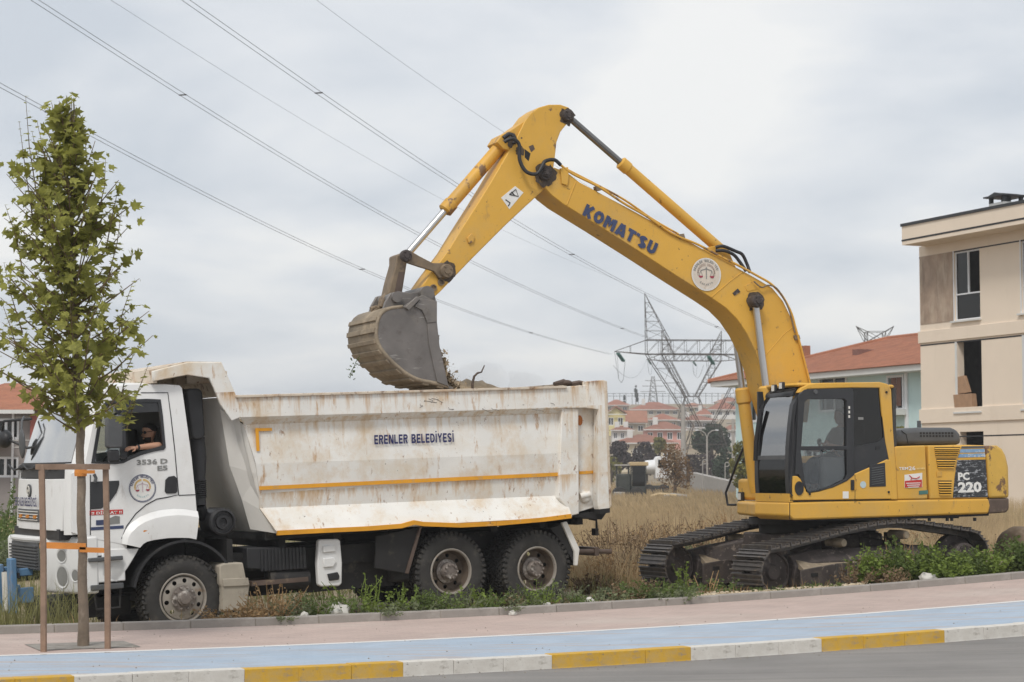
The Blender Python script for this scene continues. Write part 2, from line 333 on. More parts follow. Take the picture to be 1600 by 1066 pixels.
def kerb(name, P0, P1, z0, z1, L, s0, n, mats, gap, bev):
    core = MB(); ss_ = [s0 - 1 + i * .5 for i in range(int((n * L + 2) / .5))]
    core.loft([[V((*XY(s, P0 + .012), zp(s) + z0 - .1)), V((*XY(s, P1 - .012), zp(s) + z0 - .1)), V((*XY(s, P1 - .012), zp(s) + z1 - .012)), V((*XY(s, P0 + .012), zp(s) + z1 - .012))] for s in ss_])
    root = core.build(name, M['joint']); tag(root, kind='structure')
    cache = {}
    for i in range(n):
        a = s0 + i * L; mid = a + L / 2; m = mats(i)
        v = i % 3
        if (m.name, v) not in cache:
            b = MB(); b.boxb(-L / 2 + gap, L / 2 - gap, 0, P1 - P0, z0 - .08, z1)
            for q in b.v: q.x += random.uniform(-.003, .003); q.y += random.uniform(-.004, .004)
            me = b.mesh('kerb_stone'); me.materials.append(m); cache[(m.name, v)] = me
        o = bpy.data.objects.new('kerb_stone', cache[(m.name, v)]); COL.objects.link(o); o.parent = root
        o.location = (*XY(mid, P0 + random.uniform(-.004, .004)), zp(mid) + random.uniform(-.004, .003)); sl = (zp(a + L) - zp(a)) / L
        o.rotation_euler = (0, -atan(sl), TR + random.uniform(-.004, .004))
        mo = o.modifiers.new('bevel', 'BEVEL'); mo.width = bev; mo.segments = 2
    return root
L0 = 1.54 / 3
kerb('front_kerb', 17.645, 17.815, -.125, .008, L0, 5.2 - 27 * L0, 84, lambda i: M['kerbyellow'] if (i // 3) % 2 == 1 else M['kerbwhite'], .0006, .006)
kerb('back_kerb', 22.70, 22.84, -.05, .095, .78, -8, 50, lambda i: M['concrete'], .004, .012)

# ground sheet
def axis(lo, hi, fine0, fine1, st, g):
    a = [fine0 + i * st for i in range(int((fine1 - fine0) / st) + 1)]; d = st; x = a[-1]
    while x < hi: d *= g; x += d; a.append(x)
    d = st; x = a[0]; pre = []
    while x > lo: d *= g; x -= d; pre.append(x)
    return pre[::-1] + a
As = axis(-2400, 2400, -6, 34, .4, 1.10); Ap = axis(22.5, 2400, 22.78, 44, .3, 1.05)
Ap = [p for p in Ap if p >= 22.7]
vv = []; 
for p in Ap:
    for s in As:
        X, Y = XY(s, p); vv.append((X, Y, gz(X, Y)))
ns = len(As); ff = [(j * ns + i, j * ns + i + 1, (j + 1) * ns + i + 1, (j + 1) * ns + i) for j in range(len(Ap) - 1) for i in range(ns - 1)]
M['ground'] = pm('field_ground', (.25, .20, .135), .95, var=.25, vs=.35, bump=.6, bs=6,
                 layers=[((.33, .25, .145), .5, .12, .2, (1, 1, 1)), ((.17, .15, .085), .35, .5, .2, (1, 1, 1)), ((.34, .29, .23), .3, 3, .15, (1, 1, 1))])
g = link('ground', npmesh('ground', vv, ff), M['ground']); tag(g, kind='structure')
for p in g.data.polygons: p.use_smooth = True

def gp(px, py):
    """the point of the ground under a pixel (marching along its ray)"""
    r = ray(px, py); t = 10.0
    while t < 900:
        p = CAM + r * t
        S, P = SP(p.x, p.y)
        z = (zp(S) if P < 22.8 else gz(p.x, p.y))
        if p.z <= z: return V((p.x, p.y, z))
        t += .05 if t < 60 else .5
    return CAM + r * 300
# ================================================================== dump truck
T = Frame((-4.766, 26.722, -.346), .5061, -.0546)
truck = empty('dump_truck', T.pos, T.rot)
tag(truck, 'white three axle tipper truck with rust stained dump body, driver at its open window', 'truck')
def tq(x, y, yl=-1.25): return T.un(x, y, yl)
def tpoly(px, yl): return [tq(x, y, yl) for x, y in px]
def cut_plate(b, outer, holes, y0, y1):
    """flat plate in the local xz plane with holes, given thickness (y0 near face, y1 far face)"""
    bm = bmesh.new(); loops = [outer] + holes; allv = []; edges = []
    for lp in loops:
        vs_ = [bm.verts.new((p[0], 0, p[1])) for p in lp]; allv.append(vs_)
        edges += [bm.edges.new((vs_[i], vs_[(i + 1) % len(vs_)])) for i in range(len(vs_))]
    r = bmesh.ops.triangle_fill(bm, use_beauty=True, use_dissolve=False, edges=edges, normal=(0, 1, 0))
    bm.verts.index_update(); vs_ = list(bm.verts); n = len(vs_)
    tri = [tuple(v.index for v in f.verts) for f in bm.faces]
    co = [(v.co.x, v.co.z) for v in vs_]
    fs = [t for t in tri] + [tuple(i + n for i in t[::-1]) for t in tri]
    k = 0
    for lp in loops:
        m = len(lp)
        for i in range(m): a, c = k + i, k + (i + 1) % m; fs.append((a, c, c + n, a + n))
        k += m
    yf = (lambda x, z: y0) if not callable(y0) else y0
    b.add([(x, yf(x, z), z) for x, z in co] + [(x, yf(x, z) + (y1), z) for x, z in co], fs)
    bm.free(); return b
def xz(pts, yl=-1.25): return [(p.x, p.z) for p in tpoly(pts, yl)]
def arc(cx, cz, r, a0, a1, n, rz=None):
    rz = rz or r
    return [(cx + r * cos(radians(a0 + (a1 - a0) * i / n)), cz + rz * sin(radians(a0 + (a1 - a0) * i / n))) for i in range(n + 1)]

# --- wheels
def wheel_meshes(front):
    R = .545; W2 = .155
    t = MB(); n = 48
    prof = [(.31, -.10), (.315, -W2 + .01), (.36, -W2 - .012), (.43, -W2 - .012), (.49, -W2 + .004), (.522, -W2 + .03), (.530, -W2 + .05), (.530, W2 - .05), (.522, W2 - .03), (.49, W2), (.43, W2 + .012), (.36, W2 + .012), (.315, W2 - .01), (.31, .10)]
    t.lathe(prof, (0, 0, 0), (0, 1, 0), n)
    nb = 44 if not front else 52
    for k in range(nb):
        a = 2 * pi * k / nb
        for (yc, wy, da) in ((-W2 + .045, .085, 0), (W2 - .045, .085, .5), (-.035, .06, .5), (.035, .06, 0)):
            A = a + da * 2 * pi / nb; Rm = Matrix.Rotation(-A, 3, 'Y')
            t.box(Rm @ V((.533, 0, 0)) + V((0, yc, 0)), (.026, wy, .046 if not front else .042), Rm @ Matrix.Rotation(.28 * (1 if yc < 0 else -1), 3, 'X'))
        if not front or k % 2 == 0:
            Rm = Matrix.Rotation(-a, 3, 'Y')
            t.box(Rm @ V((.508, 0, 0)) + V((0, -W2 + .008, 0)), (.045, .028, .034), Rm)
    tm = t.mesh('tyre', 40); tm.materials.append(M['rubber'])
    r = MB()
    if front:   # convex disc standing proud
        r.lathe([(.318, -.10), (.318, -.158), (.306, -.162), (.296, -.158), (.285, -.125), (.27, -.10)], (0, 0, 0), (0, 1, 0), 40)
        outer = arc(0, 0, .272, 0, 360, 40)[:-1]; holes = []
        for k in range(10):
            a = 2 * pi * k / 10 + .2; c = (.225 * cos(a), .225 * sin(a)); holes.append([(c[0] + .030 * cos(q * pi / 5), c[1] + .030 * sin(q * pi / 5)) for q in range(10)])
        cut_plate(r, outer, holes, lambda x, z: -.165 + .28 * max(0, sqrt(x * x + z * z) - .17), .012)
    else:       # deep dish
        r.lathe([(.318, -.10), (.318, -.158), (.306, -.164), (.292, -.158), (.284, -.125)], (0, 0, 0), (0, 1, 0), 40)
    rm = r.mesh('rim', 35); rm.materials.append(M['rim'])
    d = MB()
    if not front:
        d.lathe([(.285, -.128), (.276, -.08), (.262, -.02), (.250, .02)], (0, 0, 0), (0, 1, 0), 40)
        outer = arc(0, 0, .255, 0, 360, 40)[:-1]; holes = []
        for k in range(8):
            a = 2 * pi * k / 8 + .2; c = (.215 * cos(a), .215 * sin(a)); holes.append([(c[0] + .030 * cos(q * pi / 5), c[1] + .030 * sin(q * pi / 5)) for q in range(10)])
        cut_plate(d, outer, holes, lambda x, z: .0 + .10 * (sqrt(x * x + z * z) < .17), .012)
        dm = d.mesh('rim_disc', 35); dm.materials.append(M['rimdark'])
    else: dm = None
    h = MB()
    if front:
        h.lathe([(.165, -.168), (.165, -.178), (.10, -.186), (.095, -.225), (.075, -.235), (.07, -.25), (.03, -.255), (.0005, -.255)], (0, 0, 0), (0, 1, 0), 24)
        rb, yb = .138, -.175
    else:
        h.lathe([(.17, .10), (.165, -.03), (.12, -.05), (.115, -.12), (.10, -.145), (.05, -.15), (.0005, -.15)], (0, 0, 0), (0, 1, 0), 24)
        rb, yb = .09, -.145
    for k in range(10):
        a = 2 * pi * k / 10; h.lathe([(.017, 0), (.017, -.03), (.010, -.034), (.0005, -.034)], (rb * cos(a), yb, rb * sin(a)), (0, 1, 0), 6)
    hm = h.mesh('hub', 40); hm.materials.append(M['hub'])
    return tm, rm, dm, hm
WM = {True: wheel_meshes(True), False: wheel_meshes(False)}
def wheel(x, y, z, front, flip=False):
    tm, rm, dm, hm = WM[front]
    t = link('wheel', rm, None, truck); t.location = (x, y, z); t.rotation_euler = (0, random.uniform(0, 6), pi if flip else 0)
    if 'rim' not in rm.name: pass
    q = link('tyre', tm, None, t); q = link('hub', hm, None, t)
    if dm: link('rim_disc', dm, None, t)
    return t
WB = 3.864
for s in (-1, 1):
    wheel(0, s * 1.05, .545, True, s > 0)
    for xx in (WB, WB + 1.36):
        wheel(xx, s * 1.05, .545 + (.04 if xx < 4 else -.03), False, s > 0)
        o = link('inner_tyre', WM[False][0], None, truck); o.location = (xx, s * .70, .545 + (.04 if xx < 4 else -.03))

# --- chassis
b = MB()
for s in (-1, 1): b.boxb(-1.2, 6.2, s * .43 - .04, s * .43 + .04, .78, 1.05)
for x in (-1.0, .6, 1.9, 3.0, 4.5, 6.1): b.boxb(x, x + .12, -.39, .39, .80, 1.03)
b.boxb(-.1, .1, -.85, .85, .42, .60)
for xx in (WB, WB + 1.36): b.cyl((xx, -.9, .545), (xx, .9, .545), .10); b.ell((xx, 0, .55), (.24, .24, .24))
b.build('chassis', M['chassis'], truck, bevel=.01)
b = MB(); b.boxb(-1.15, .95, -.40, .40, .62, 1.36); b.boxb(-1.1, .2, -.85, .85, 1.05, 1.34); b.build('engine', M['chassis'], truck, bevel=.04)
b = MB(); b.boxb(.85, 2.9, .55, 1.15, .34, 1.02); b.build('fuel_tank', M['chassis'], truck, bevel=.06)
b = MB(); b.boxb(.95, 3.2, -.42, .42, .42, .79); b.boxb(3.0, 3.3, -1.1, 1.1, .5, 1.2); b.build('gearbox', M['chassis'], truck, bevel=.04)
b = MB(); b.boxb(.62, .70, -1.2, 1.2, .30, 1.25); b.build('splash_plate', M['chassis'], truck)
b = MB(); b.boxb(3.3, 6.0, .52, 1.2, 1.06, 1.16); b.boxb(5.95, 6.0, .52, 1.2, .4, 1.06); b.build('far_mudguard', M['chassis'], truck)
b = MB(); b.cyl((5.75, -1.05, .72), (6.55, -1.05, .66), .035); b.boxb(6.25, 6.32, -1.1, 1.1, .62, .74); b.build('rear_bumper_bar', M['brownsteel'], truck)
b = MB(); b.boxb(6.2, 6.36, -.16, .16, .95, 1.1); b.tube([(6.3, -.9, 1.15), (6.42, -.9, 1.12), (6.42, -.9, 1.0)], .02); b.boxb(6.36, 6.42, -.95, -.85, .9, 1.0); b.build('rear_hitch', M['chassis'], truck)

# --- cab shell : side plates with openings
yC = -1.235
outer_px = [(113, 740), (113, 832), (139, 840), (190.6, 850)]
arch = [(205, 842), (225, 836), (253, 834), (280, 836), (306.5, 842)]
rear = [(309, 812), (306, 775), (300, 715), (291, 640), (287, 606), (283, 602)]
roof = [(262, 600.5), (237, 600.5), (200, 601), (170, 606), (158, 618), (150, 650), (133, 727)]
outer = xz(outer_px + arch + rear + roof)
win = xz([(143, 724), (155, 657), (161, 635), (168, 626), (231, 623), (253, 624), (256, 650), (259.5, 699), (257, 703), (240, 706), (222, 711), (205, 718), (193, 724), (180, 725.5)])
cab = MB(); cut_plate(cab, outer, [win], lambda x, z: yC + .16 * max(0, (z - 2.3)) ** 1.3 * .35, .05)
cabo = cab.build('cab_shell', M['white'], truck, smooth=30)
def cyn(x, z): return yC + .16 * max(0, (z - 2.3)) ** 1.3 * .35
# far side plate, roof, back, front corner
b = MB(); b.add([(x, -cyn(x, z), z) for x, z in outer], [tuple(range(len(outer)))])
far = [(x, z) for x, z in outer]
b = MB(); cut_plate(b, outer, [win], lambda x, z: -cyn(x, z) - .05, .05); b.build('cab_far_side', M['white'], truck, smooth=30)
# roof + back + A-pillar strip by bridging near to far outline
pr = rear + roof[:5]
pr2 = xz(pr)
b = MB()
def bridge(b, pts, t=.03, ny=7, bulge=.05):
    n = len(pts); rows = []
    for x, z in pts:
        y0 = cyn(x, z) + .002; rows.append([V((x, y0 + (-2 * y0) * k / (ny - 1), z + (bulge * (1 - (2 * k / (ny - 1) - 1) ** 4) if z > 3.1 else 0))) for k in range(ny)])
    b.loft(rows, cap=False, close=False); return b
bridge(b, pr2); b.build('cab_roof_and_back', M['white'], truck, smooth=40)
# floor / inside lining
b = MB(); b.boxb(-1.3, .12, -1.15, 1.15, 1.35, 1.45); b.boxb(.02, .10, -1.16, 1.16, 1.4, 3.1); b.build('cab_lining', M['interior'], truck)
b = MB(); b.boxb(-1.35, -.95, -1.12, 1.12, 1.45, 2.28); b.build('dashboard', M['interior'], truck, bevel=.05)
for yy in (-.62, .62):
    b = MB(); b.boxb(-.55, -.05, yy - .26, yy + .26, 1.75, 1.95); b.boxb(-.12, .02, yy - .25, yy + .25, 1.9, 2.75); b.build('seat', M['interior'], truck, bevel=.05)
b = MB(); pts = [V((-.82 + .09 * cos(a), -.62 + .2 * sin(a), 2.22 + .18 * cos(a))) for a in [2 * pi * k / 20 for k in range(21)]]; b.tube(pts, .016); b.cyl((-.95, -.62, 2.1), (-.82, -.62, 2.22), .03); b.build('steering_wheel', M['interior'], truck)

# front face panels (x about -1.5, bowed forward in the middle)
def fx(y, z):  # front surface
    return -1.53 + .10 * abs(y / 1.2) ** 3 + (.02 if z < 1.5 else 0) + .04 * ((z - 1.9) / .5)
def front_panel(name, mat, y0, y1, z0, z1, dx=0, th=.04, ny=15, parent=None, smooth=40):
    b = MB(); rings = []
    for k in range(ny):
        y = y0 + (y1 - y0) * k / (ny - 1)
        rings.append([V((fx(y, z0) + dx, y, z0)), V((fx(y, z1) + dx, y, z1)), V((fx(y, z1) + dx + th, y, z1)), V((fx(y, z0) + dx + th, y, z0))])
    b.loft(rings); return b.build(name, mat, parent or truck, smooth=smooth, bevel=.006)
fp = front_panel('front_panel', M['white'], -1.05, 1.17, 1.50, 2.15)
# rounded corner fillers
for s, nm in ((-1, 'cab_corner'), (1, 'cab_corner')):
    b = MB(); rings = []
    e0 = (-1.06 if s < 0 else 1.18)
    for z in (1.45, 1.75, 2.05, 2.34):
        x0 = fx(e0, z); y1 = s * 1.236; x1 = -1.27
        rings.append([V((x0 + (x1 - x0) * (1 - cos(t * pi / 2)), e0 + (y1 - e0) * sin(t * pi / 2), z)) for t in (0, .25, .5, .75, 1)])
    b.loft(rings, cap=False, close=False); b.build(nm, M['white'], truck, smooth=60)
# cowl with wipers
front_panel('cowl', M['black'], -1.1, 1.19, 2.16, 2.36, dx=.03)
b = MB()
for y in (-.7, 0.1, .8): b.tube([(-1.47, y, 2.30), (-1.50, y + .28, 2.27), (-1.49, y + .6, 2.34)], .014); b.ell((-1.47, y, 2.30), (.05, .06, .04))
b.build('wiper', M['black'], truck)
# windscreen: raked and bowed
b = MB(); rings = []
for k in range(13):
    y = -1.10 + 2.24 * k / 12; bow = .10 * abs(y / 1.15) ** 2.5; row = []
    for z, x in ((2.34, -1.455), (2.62, -1.37), (2.9, -1.27), (3.12, -1.165)):
        row.append(V((x + bow, y * (1 - .045 * (z - 2.34)), z)))
    rings.append(row)
b.loft(rings, cap=False, close=False); b.build('windscreen', M['dullglass'], truck, smooth=60)
for s in (-1, 1):  # A pillars
    b = MB(); rows = []
    for z, x in ((2.30, -1.47), (2.62, -1.37), (2.9, -1.27), (3.16, -1.15)):
        sc_ = 1 - .045 * (z - 2.34); yi = (1.10 if s < 0 else 1.14) * sc_; ya = -cyn(-1.1, z)
        rows.append([V((x + .10, s * yi, z)), V((x + .14, s * (yi + .07), z)), V((x + .25, s * ya, z)), V((x + .30, s * (ya - .05), z)), V((x + .16, s * (yi - .03), z))])
    b.loft(rows); b.build('pillar', M['white'], truck, smooth=50)
b = MB(); rings = []
for k in range(13):
    y = -1.12 + 2.26 * k / 12; bow = .10 * abs(y / 1.15) ** 2.5
    rings.append([V((-1.175 + bow, y * .965, 3.10)), V((-1.10 + bow, y * .965, 3.22)), V((-.85, y * .965, 3.285))])
b.loft(rings, cap=False, close=False); b.build('roof_brow', M['white'], truck, smooth=60)
# grille in panel, badge, lettering
front_panel('upper_grille', M['greyplastic'], -.25, .92, 1.60, 1.76, dx=-.012, th=.02, parent=fp)
for i in range(4): front_panel('grille_slat', M['lamp'], -.20, .87, 1.615 + i * .036, 1.628 + i * .036, dx=-.02, th=.01, parent=fp)
for y in (.62, .25, -.1): 
    b = MB(); b.boxb(fx(y, 1.68) - .035, fx(y, 1.68) - .01, y - .05, y + .05, 1.645, 1.685); b.build('marker_lamp', M['amber'], truck)
b = MB(); b.lathe([(.0005, -.02), (.085, -.018), (.085, 0)], (fx(.25, 2.0) - .004, .25, 2.0), (1, 0, 0), 20); bd = b.build('front_badge', M['greyplastic'], truck)
b = MB(); b.tube([(fx(.25, 2.0) - .026, .25 + .06 * cos(a), 2.0 + .06 * sin(a)) for a in [k * pi / 8 for k in range(17)]], .008, 5); b.box((fx(.25, 2.0) - .028, .25, 2.0), (.01, .07, .03)); b.build('badge_mark', M['lamp'], bd)
# text helper
def text_mesh(name, s, origin, xd, ud, width, height, mat, parent=None, bold=.0, shear=0, th=.003, center=False):
    cu = bpy.data.curves.new(name, 'FONT'); cu.body = s; cu.size = 1; cu.offset = bold; cu.shear = shear; cu.extrude = 0; cu.resolution_u = 2; cu.fill_mode = 'BOTH' if hasattr(cu, 'fill_mode') else cu.fill_mode
    ob = bpy.data.objects.new(name, cu); COL.objects.link(ob)
    dg = bpy.context.evaluated_depsgraph_get(); me = bpy.data.meshes.new_from_object(ob.evaluated_get(dg)); bpy.data.objects.remove(ob); bpy.data.curves.remove(cu)
    xs = [v.co.x for v in me.vertices]; ys = [v.co.y for v in me.vertices]; x0, x1, y1 = min(xs), max(xs), max(ys)
    y0 = 0
    xd, ud, o = V(xd), V(ud), V(origin); nrm = xd.cross(ud).normalized()
    for v in me.vertices:
        a = (v.co.x - x0) / (x1 - x0) * width; c = (v.co.y - y0) / (y1 - y0) * height
        if center: a -= width / 2
        v.co = o + xd * a + ud * c + nrm * th
    return link(name, me, mat, parent)
def bold_text(name, s, origin, xd, ud, width, height, mat, parent, sw=.22, gap=.14):
    """heavy block capitals drawn as mitred strokes of one thickness"""
    h = sw / 2
    def arcp(cx, cy, rx, ry, a0, a1, n=10): return [(cx + rx * cos(radians(a0 + (a1 - a0) * i / n)), cy + ry * sin(radians(a0 + (a1 - a0) * i / n))) for i in range(n + 1)]
    lo, hi = h, 1 - h
    G = {'K': (.74, [[(h, 0), (h, 1)], [(.74 - h * .9, 1), (h * 2, .50), (.74 - h * .9, 0)]]), 'O': (.80, [arcp(.40, .5, .40 - h, .5 - h, 90, 450, 24)]),
         'M': (.92, [[(h, 0), (h, 1)], [(h * 2, .92), (.46, .38), (.92 - h * 2, .92)], [(.92 - h, 1), (.92 - h, 0)]]), 'A': (.82, [[(h * .9, 0), (.41 - h * .45, 1)], [(.82 - h * .9, 0), (.41 + h * .45, 1)], [(.28, .24), (.54, .24)]]),
         'T': (.66, [[(0, hi), (.66, hi)], [(.33, 0), (.33, 1 - sw)]]), "'": (.16, [[(.08, .98), (.08, .72)]]), 'U': (.74, [[(h, 1), (h, .36)] + arcp(.37, .36, .37 - h, .36 - h, 180, 360, 10)[1:] + [(.74 - h, 1)]]),
         'S': (.68, [arcp(.34, .73, .34 - h, .27 - h, 20, 270, 12)[:-1] + arcp(.34, .27, .34 - h, .27 - h, 90, -160, 12)]), 'E': (.60, [[(.60, hi), (h, hi), (h, lo), (.60, lo)], [(sw, .5), (.54, .5)]]), 'L': (.58, [[(h, 1), (h, lo), (.58, lo)]]),
         'N': (.74, [[(h, 0), (h, 1)], [(sw * .9, .96), (.74 - sw * .9, .04)], [(.74 - h, 0), (.74 - h, 1)]]), 'R': (.68, [[(h, 0), (h, hi), (.36, hi)] + arcp(.38, .72, .30 - h, .28 - h, 90, -90, 8) + [(sw, .44 + h)], [(.38, .44 - h * .2), (.68 - h, 0)]]),
         'B': (.70, [[(h, 0), (h, 1)], [(sw, hi), (.36, hi)] + arcp(.38, .74, .28 - h, .26 - h, 90, -90, 8)[:-1] + [(sw, .5 - .01)], [(.40, .5 - sw * .5)] + arcp(.40, .25, .30 - h, .25 - h, 60, -90, 8) + [(sw, lo)]]), 'D': (.72, [[(h, lo), (h, hi), (.34, hi)] + arcp(.34, .5, .38 - h, .5 - h, 90, -90, 12)[1:] + [(h * 1.01, lo)]]),
         'İ': (sw, [[(h, 0), (h, .98)], [(h, 1.12), (h, 1.28)]]), 'Y': (.74, [[(h * .8, 1), (.37, .46)], [(.74 - h * .8, 1), (.37, .50)], [(.37, .44), (.37, 0)]])}
    tot = sum((G[c][0] if c != ' ' else .34) + gap for c in s) - gap; kx, ky = width / tot, height; x = 0; b = MB(); xd, ud, o = V(xd), V(ud), V(origin); nrm = xd.cross(ud).normalized(); e = 0
    for c in s:
        if c == ' ': x += .34 + gap; continue
        for pl in G[c][1]:
            e += 1; L_, R_ = [], []
            for i, p in enumerate(pl):
                a = V(pl[max(i - 1, 0)]); q = V(pl[min(i + 1, len(pl) - 1)]); p = V(p); d0 = (p - a); d1 = (q - p)
                d0 = d0.normalized() if d0.length > 1e-6 else d1.normalized(); d1 = d1.normalized() if d1.length > 1e-6 else d0
                n0 = V((-d0.y, d0.x)); n1 = V((-d1.y, d1.x)); m = (n0 + n1); m = m.normalized() if m.length > 1e-6 else n0; k = min(1.6, 1 / max(.5, m.dot(n0))) * h
                L_.append(p + m * k); R_.append(p - m * k)
            b.loft([[o + xd * ((x + q.x) * kx) + ud * (q.y * ky) + nrm * (.0006 * (e % 5)) for q in (l, r)] for l, r in zip(L_, R_)], cap=False, close=False)
        x += G[c][0] + gap
    return b.build(name, mat, parent)
# front lettering, curved enough to be laid flat
o3 = V((fx(.95, 1.86) - .012, .98, 1.80)); e3 = V((fx(-.2, 1.86) - .012, -.22, 1.80))
text_mesh('front_lettering', 'ERENLER BELEDİYESİ', o3 - V((.03, 0, 0)), (e3 - o3).normalized(), (0, 0, 1), (e3 - o3).length, .15, M['navy'], fp, bold=.02, th=.0)
# bumper
def bump_x(y): return -1.62 + (.30 * ((.3 - y) / 1.55) ** 1.6 if y < .3 else .05 * (y - .3) ** 2)
def tpx_(l): d = T.w(l) - CAM; return 800 + FPX * d.x / d.dot(_F), 533 - FPX * d.dot(_U) / d.dot(_F)
def bsec(name, mat, y0, y1, z0, z1, d0=0, th=.22, ny=13, bev=.03):
    b = MB(); rings = []
    for k in range(ny):
        y = y0 + (y1 - y0) * k / (ny - 1); x = bump_x(y) + d0
        rings.append([V((x + .03, y, z0)), V((x, y, z0 + .06)), V((x, y, z1 - .05)), V((x + .02, y, z1)), V((x + th, y, z1)), V((x + th, y, z0))])
    b.loft(rings); return b.build(name, mat, truck, smooth=45, bevel=bev)
bm_ = bsec('bumper', M['whiteplastic'], -1.25, -.26, .70, 1.42)
bsec('bumper_end', M['whiteplastic'], 1.0, 1.27, .95, 1.40)
bsec('bumper_top', M['whiteplastic'], -.27, 1.05, 1.33, 1.41, th=.12)
b = MB()
for i in range(8): b.boxb(bump_x(.5) - .005, bump_x(.5) + .03, -.25, 1.02, 1.0 + i * .04, 1.02 + i * .04)
b.boxb(bump_x(.5) + .03, bump_x(.5) + .05, -.25, 1.02, .98, 1.33); b.build('lower_grille', M['greyplastic'], truck)
b = MB(); b.boxb(-1.52, -1.3, -1.0, 1.1, 1.38, 1.52); b.build('radiator', M['black'], truck)
for (pxl, pyl, ry, rz_) in ((98, 868, .12, .09), (98, 901, .15, .15), (118, 899, .09, .085)):
    y = min((k * .01 for k in range(-124, 30)), key=lambda t: abs(tpx_((bump_x(t), t, 1.0))[0] - pxl)); z = min((k * .01 for k in range(60, 150)), key=lambda t: abs(tpx_((bump_x(y), y, t))[1] - pyl)); x = bump_x(y); sl_ = (bump_x(y + .05) - bump_x(y - .05)) / .1; b = MB(); u = V((0, 1, 0)); 
    for (r0, d0, r1, d1) in ((1.0, -.012, .86, .012), (.86, .012, .74, .03)):
        b.loft([[V((x + d0 + sl_ * ry * r0 * cos(a), y + ry * r0 * cos(a), z + rz_ * r0 * sin(a))) for a in [2 * pi * k / 20 for k in range(20)]], [V((x + d1 - .02 + sl_ * ry * r1 * cos(a), y + ry * r1 * cos(a), z + rz_ * r1 * sin(a))) for a in [2 * pi * k / 20 for k in range(20)]]], cap=False)
    hl = b.build('headlight', M['whiteplastic'], truck, smooth=60)
    b = MB(); b.face([V((x - .006 + sl_ * ry * .8 * cos(a), y + ry * .80 * cos(a), z + rz_ * .80 * sin(a))) for a in [2 * pi * k / 20 for k in range(20)]]); b.build('lens', M['greyletter'], hl)
# blue plough brackets
for (y, h) in ((.82, .62), (.18, .72)):
    b = MB(); b.boxb(-1.86, -1.78, y - .10, y + .10, .42, .42 + h); b.boxb(-1.80, -1.55, y - .04, y + .04, .55, .75); b.boxb(-1.80, -1.55, y - .04, y + .04, .9, 1.0); b.build('plough_bracket', M['blue'], truck, bevel=.012)
b = MB(); b.cyl((-1.8, .5, .45), (-1.8, .5, .95), .07); b.build('plough_cylinder', M['lamp'], truck)
b = MB(); b.boxb(-1.8, -1.74, .1, .9, .5, .58); b.boxb(-1.8, -1.74, .1, .9, .88, .95); b.boxb(-1.55, -.5, -.6, .6, .35, .6); b.build('plough_crossbar', M['chassis'], truck)
# steps between bumper and arch
b = MB(); b.boxb(-1.22, -.72, -1.23, -1.0, 1.16, 1.44); b.build('step_panel', M['white'], truck, bevel=.015)
b = MB(); b.boxb(-1.24, -.80, -1.30, -1.0, 1.10, 1.15); b.build('step', M['greyplastic'], truck, bevel=.01)
b = MB(); b.boxb(-1.22, -.76, -1.24, -1.0, .83, 1.10); b.build('step_panel', M['white'], truck, bevel=.015)
b = MB(); b.boxb(-1.22, -.80, -1.28, -1.0, .74, .81); b.build('step', M['greyplastic'], truck, bevel=.01)
b = MB(); b.tube([(-1.16, -1.2, .75), (-1.14, -1.2, .50), (-.84, -1.2, .50), (-.82, -1.2, .75)], .018); b.build('low_step', M['chassis'], truck)
b = MB(); b.prism([V((p[0], -1.24, p[1])) for p in xz([(160, 858), (218, 857), (208, 875), (200, 888), (183, 910), (160, 900)])], (0, .16, 0)); b.build('bumper_corner', M['white'], truck, bevel=.012)
# wheel arch bulge: white panel
A0 = [(190.6, 850), (191, 838), (196, 828), (205, 817), (218, 808), (235, 801), (252, 797), (272, 795), (290, 796), (309, 799)]
A1 = [(219, 856), (224, 850), (230, 846.5), (240, 844), (250, 842.5), (262, 841), (275, 840.5), (288, 840.5), (298, 841), (307, 843)]
b = MB(); rows = []
for (p, q) in zip(A0, A1):
    a, c = tq(*p, -1.24), tq(*q, -1.30); rows.append([a, a + (c - a) * .22 + V((0, -.052, 0)), a + (c - a) * .6 + V((0, -.035, 0)), c, c + V((0, .10, .0))])
b.loft(rows, cap=False, close=False); b.build('wheel_arch', M['white'], truck, smooth=35)
# rear half of the mudguard: black band arc + flap
b = MB(); Rg = .66; cz = .60
pts = arc(0, cz, Rg, 168, 12, 26)
rows = [[V((x, -1.28, z)), V((x * 1.05, -1.28, cz + (z - cz) * 1.05)), V((x * 1.05, -.78, cz + (z - cz) * 1.05)), V((x, -.78, z))] for x, z in pts]
b.loft(rows); b.build('mudguard', M['black'], truck, smooth=40)
b = MB(); b.prism(tpoly([(343, 884), (350, 880), (380, 879), (385, 905), (391, 912), (386, 952), (346, 957), (347, 918), (343, 912)], -1.29), (0, .5, 0)); b.build('mudflap', M['mud'], truck, bevel=.02)
b = MB(); b.prism(tpoly([(348, 905), (388, 903), (390, 915), (349, 917)], -1.31), (0, .03, 0)); b.build('flap_rib', M['mud'], truck, bevel=.006)
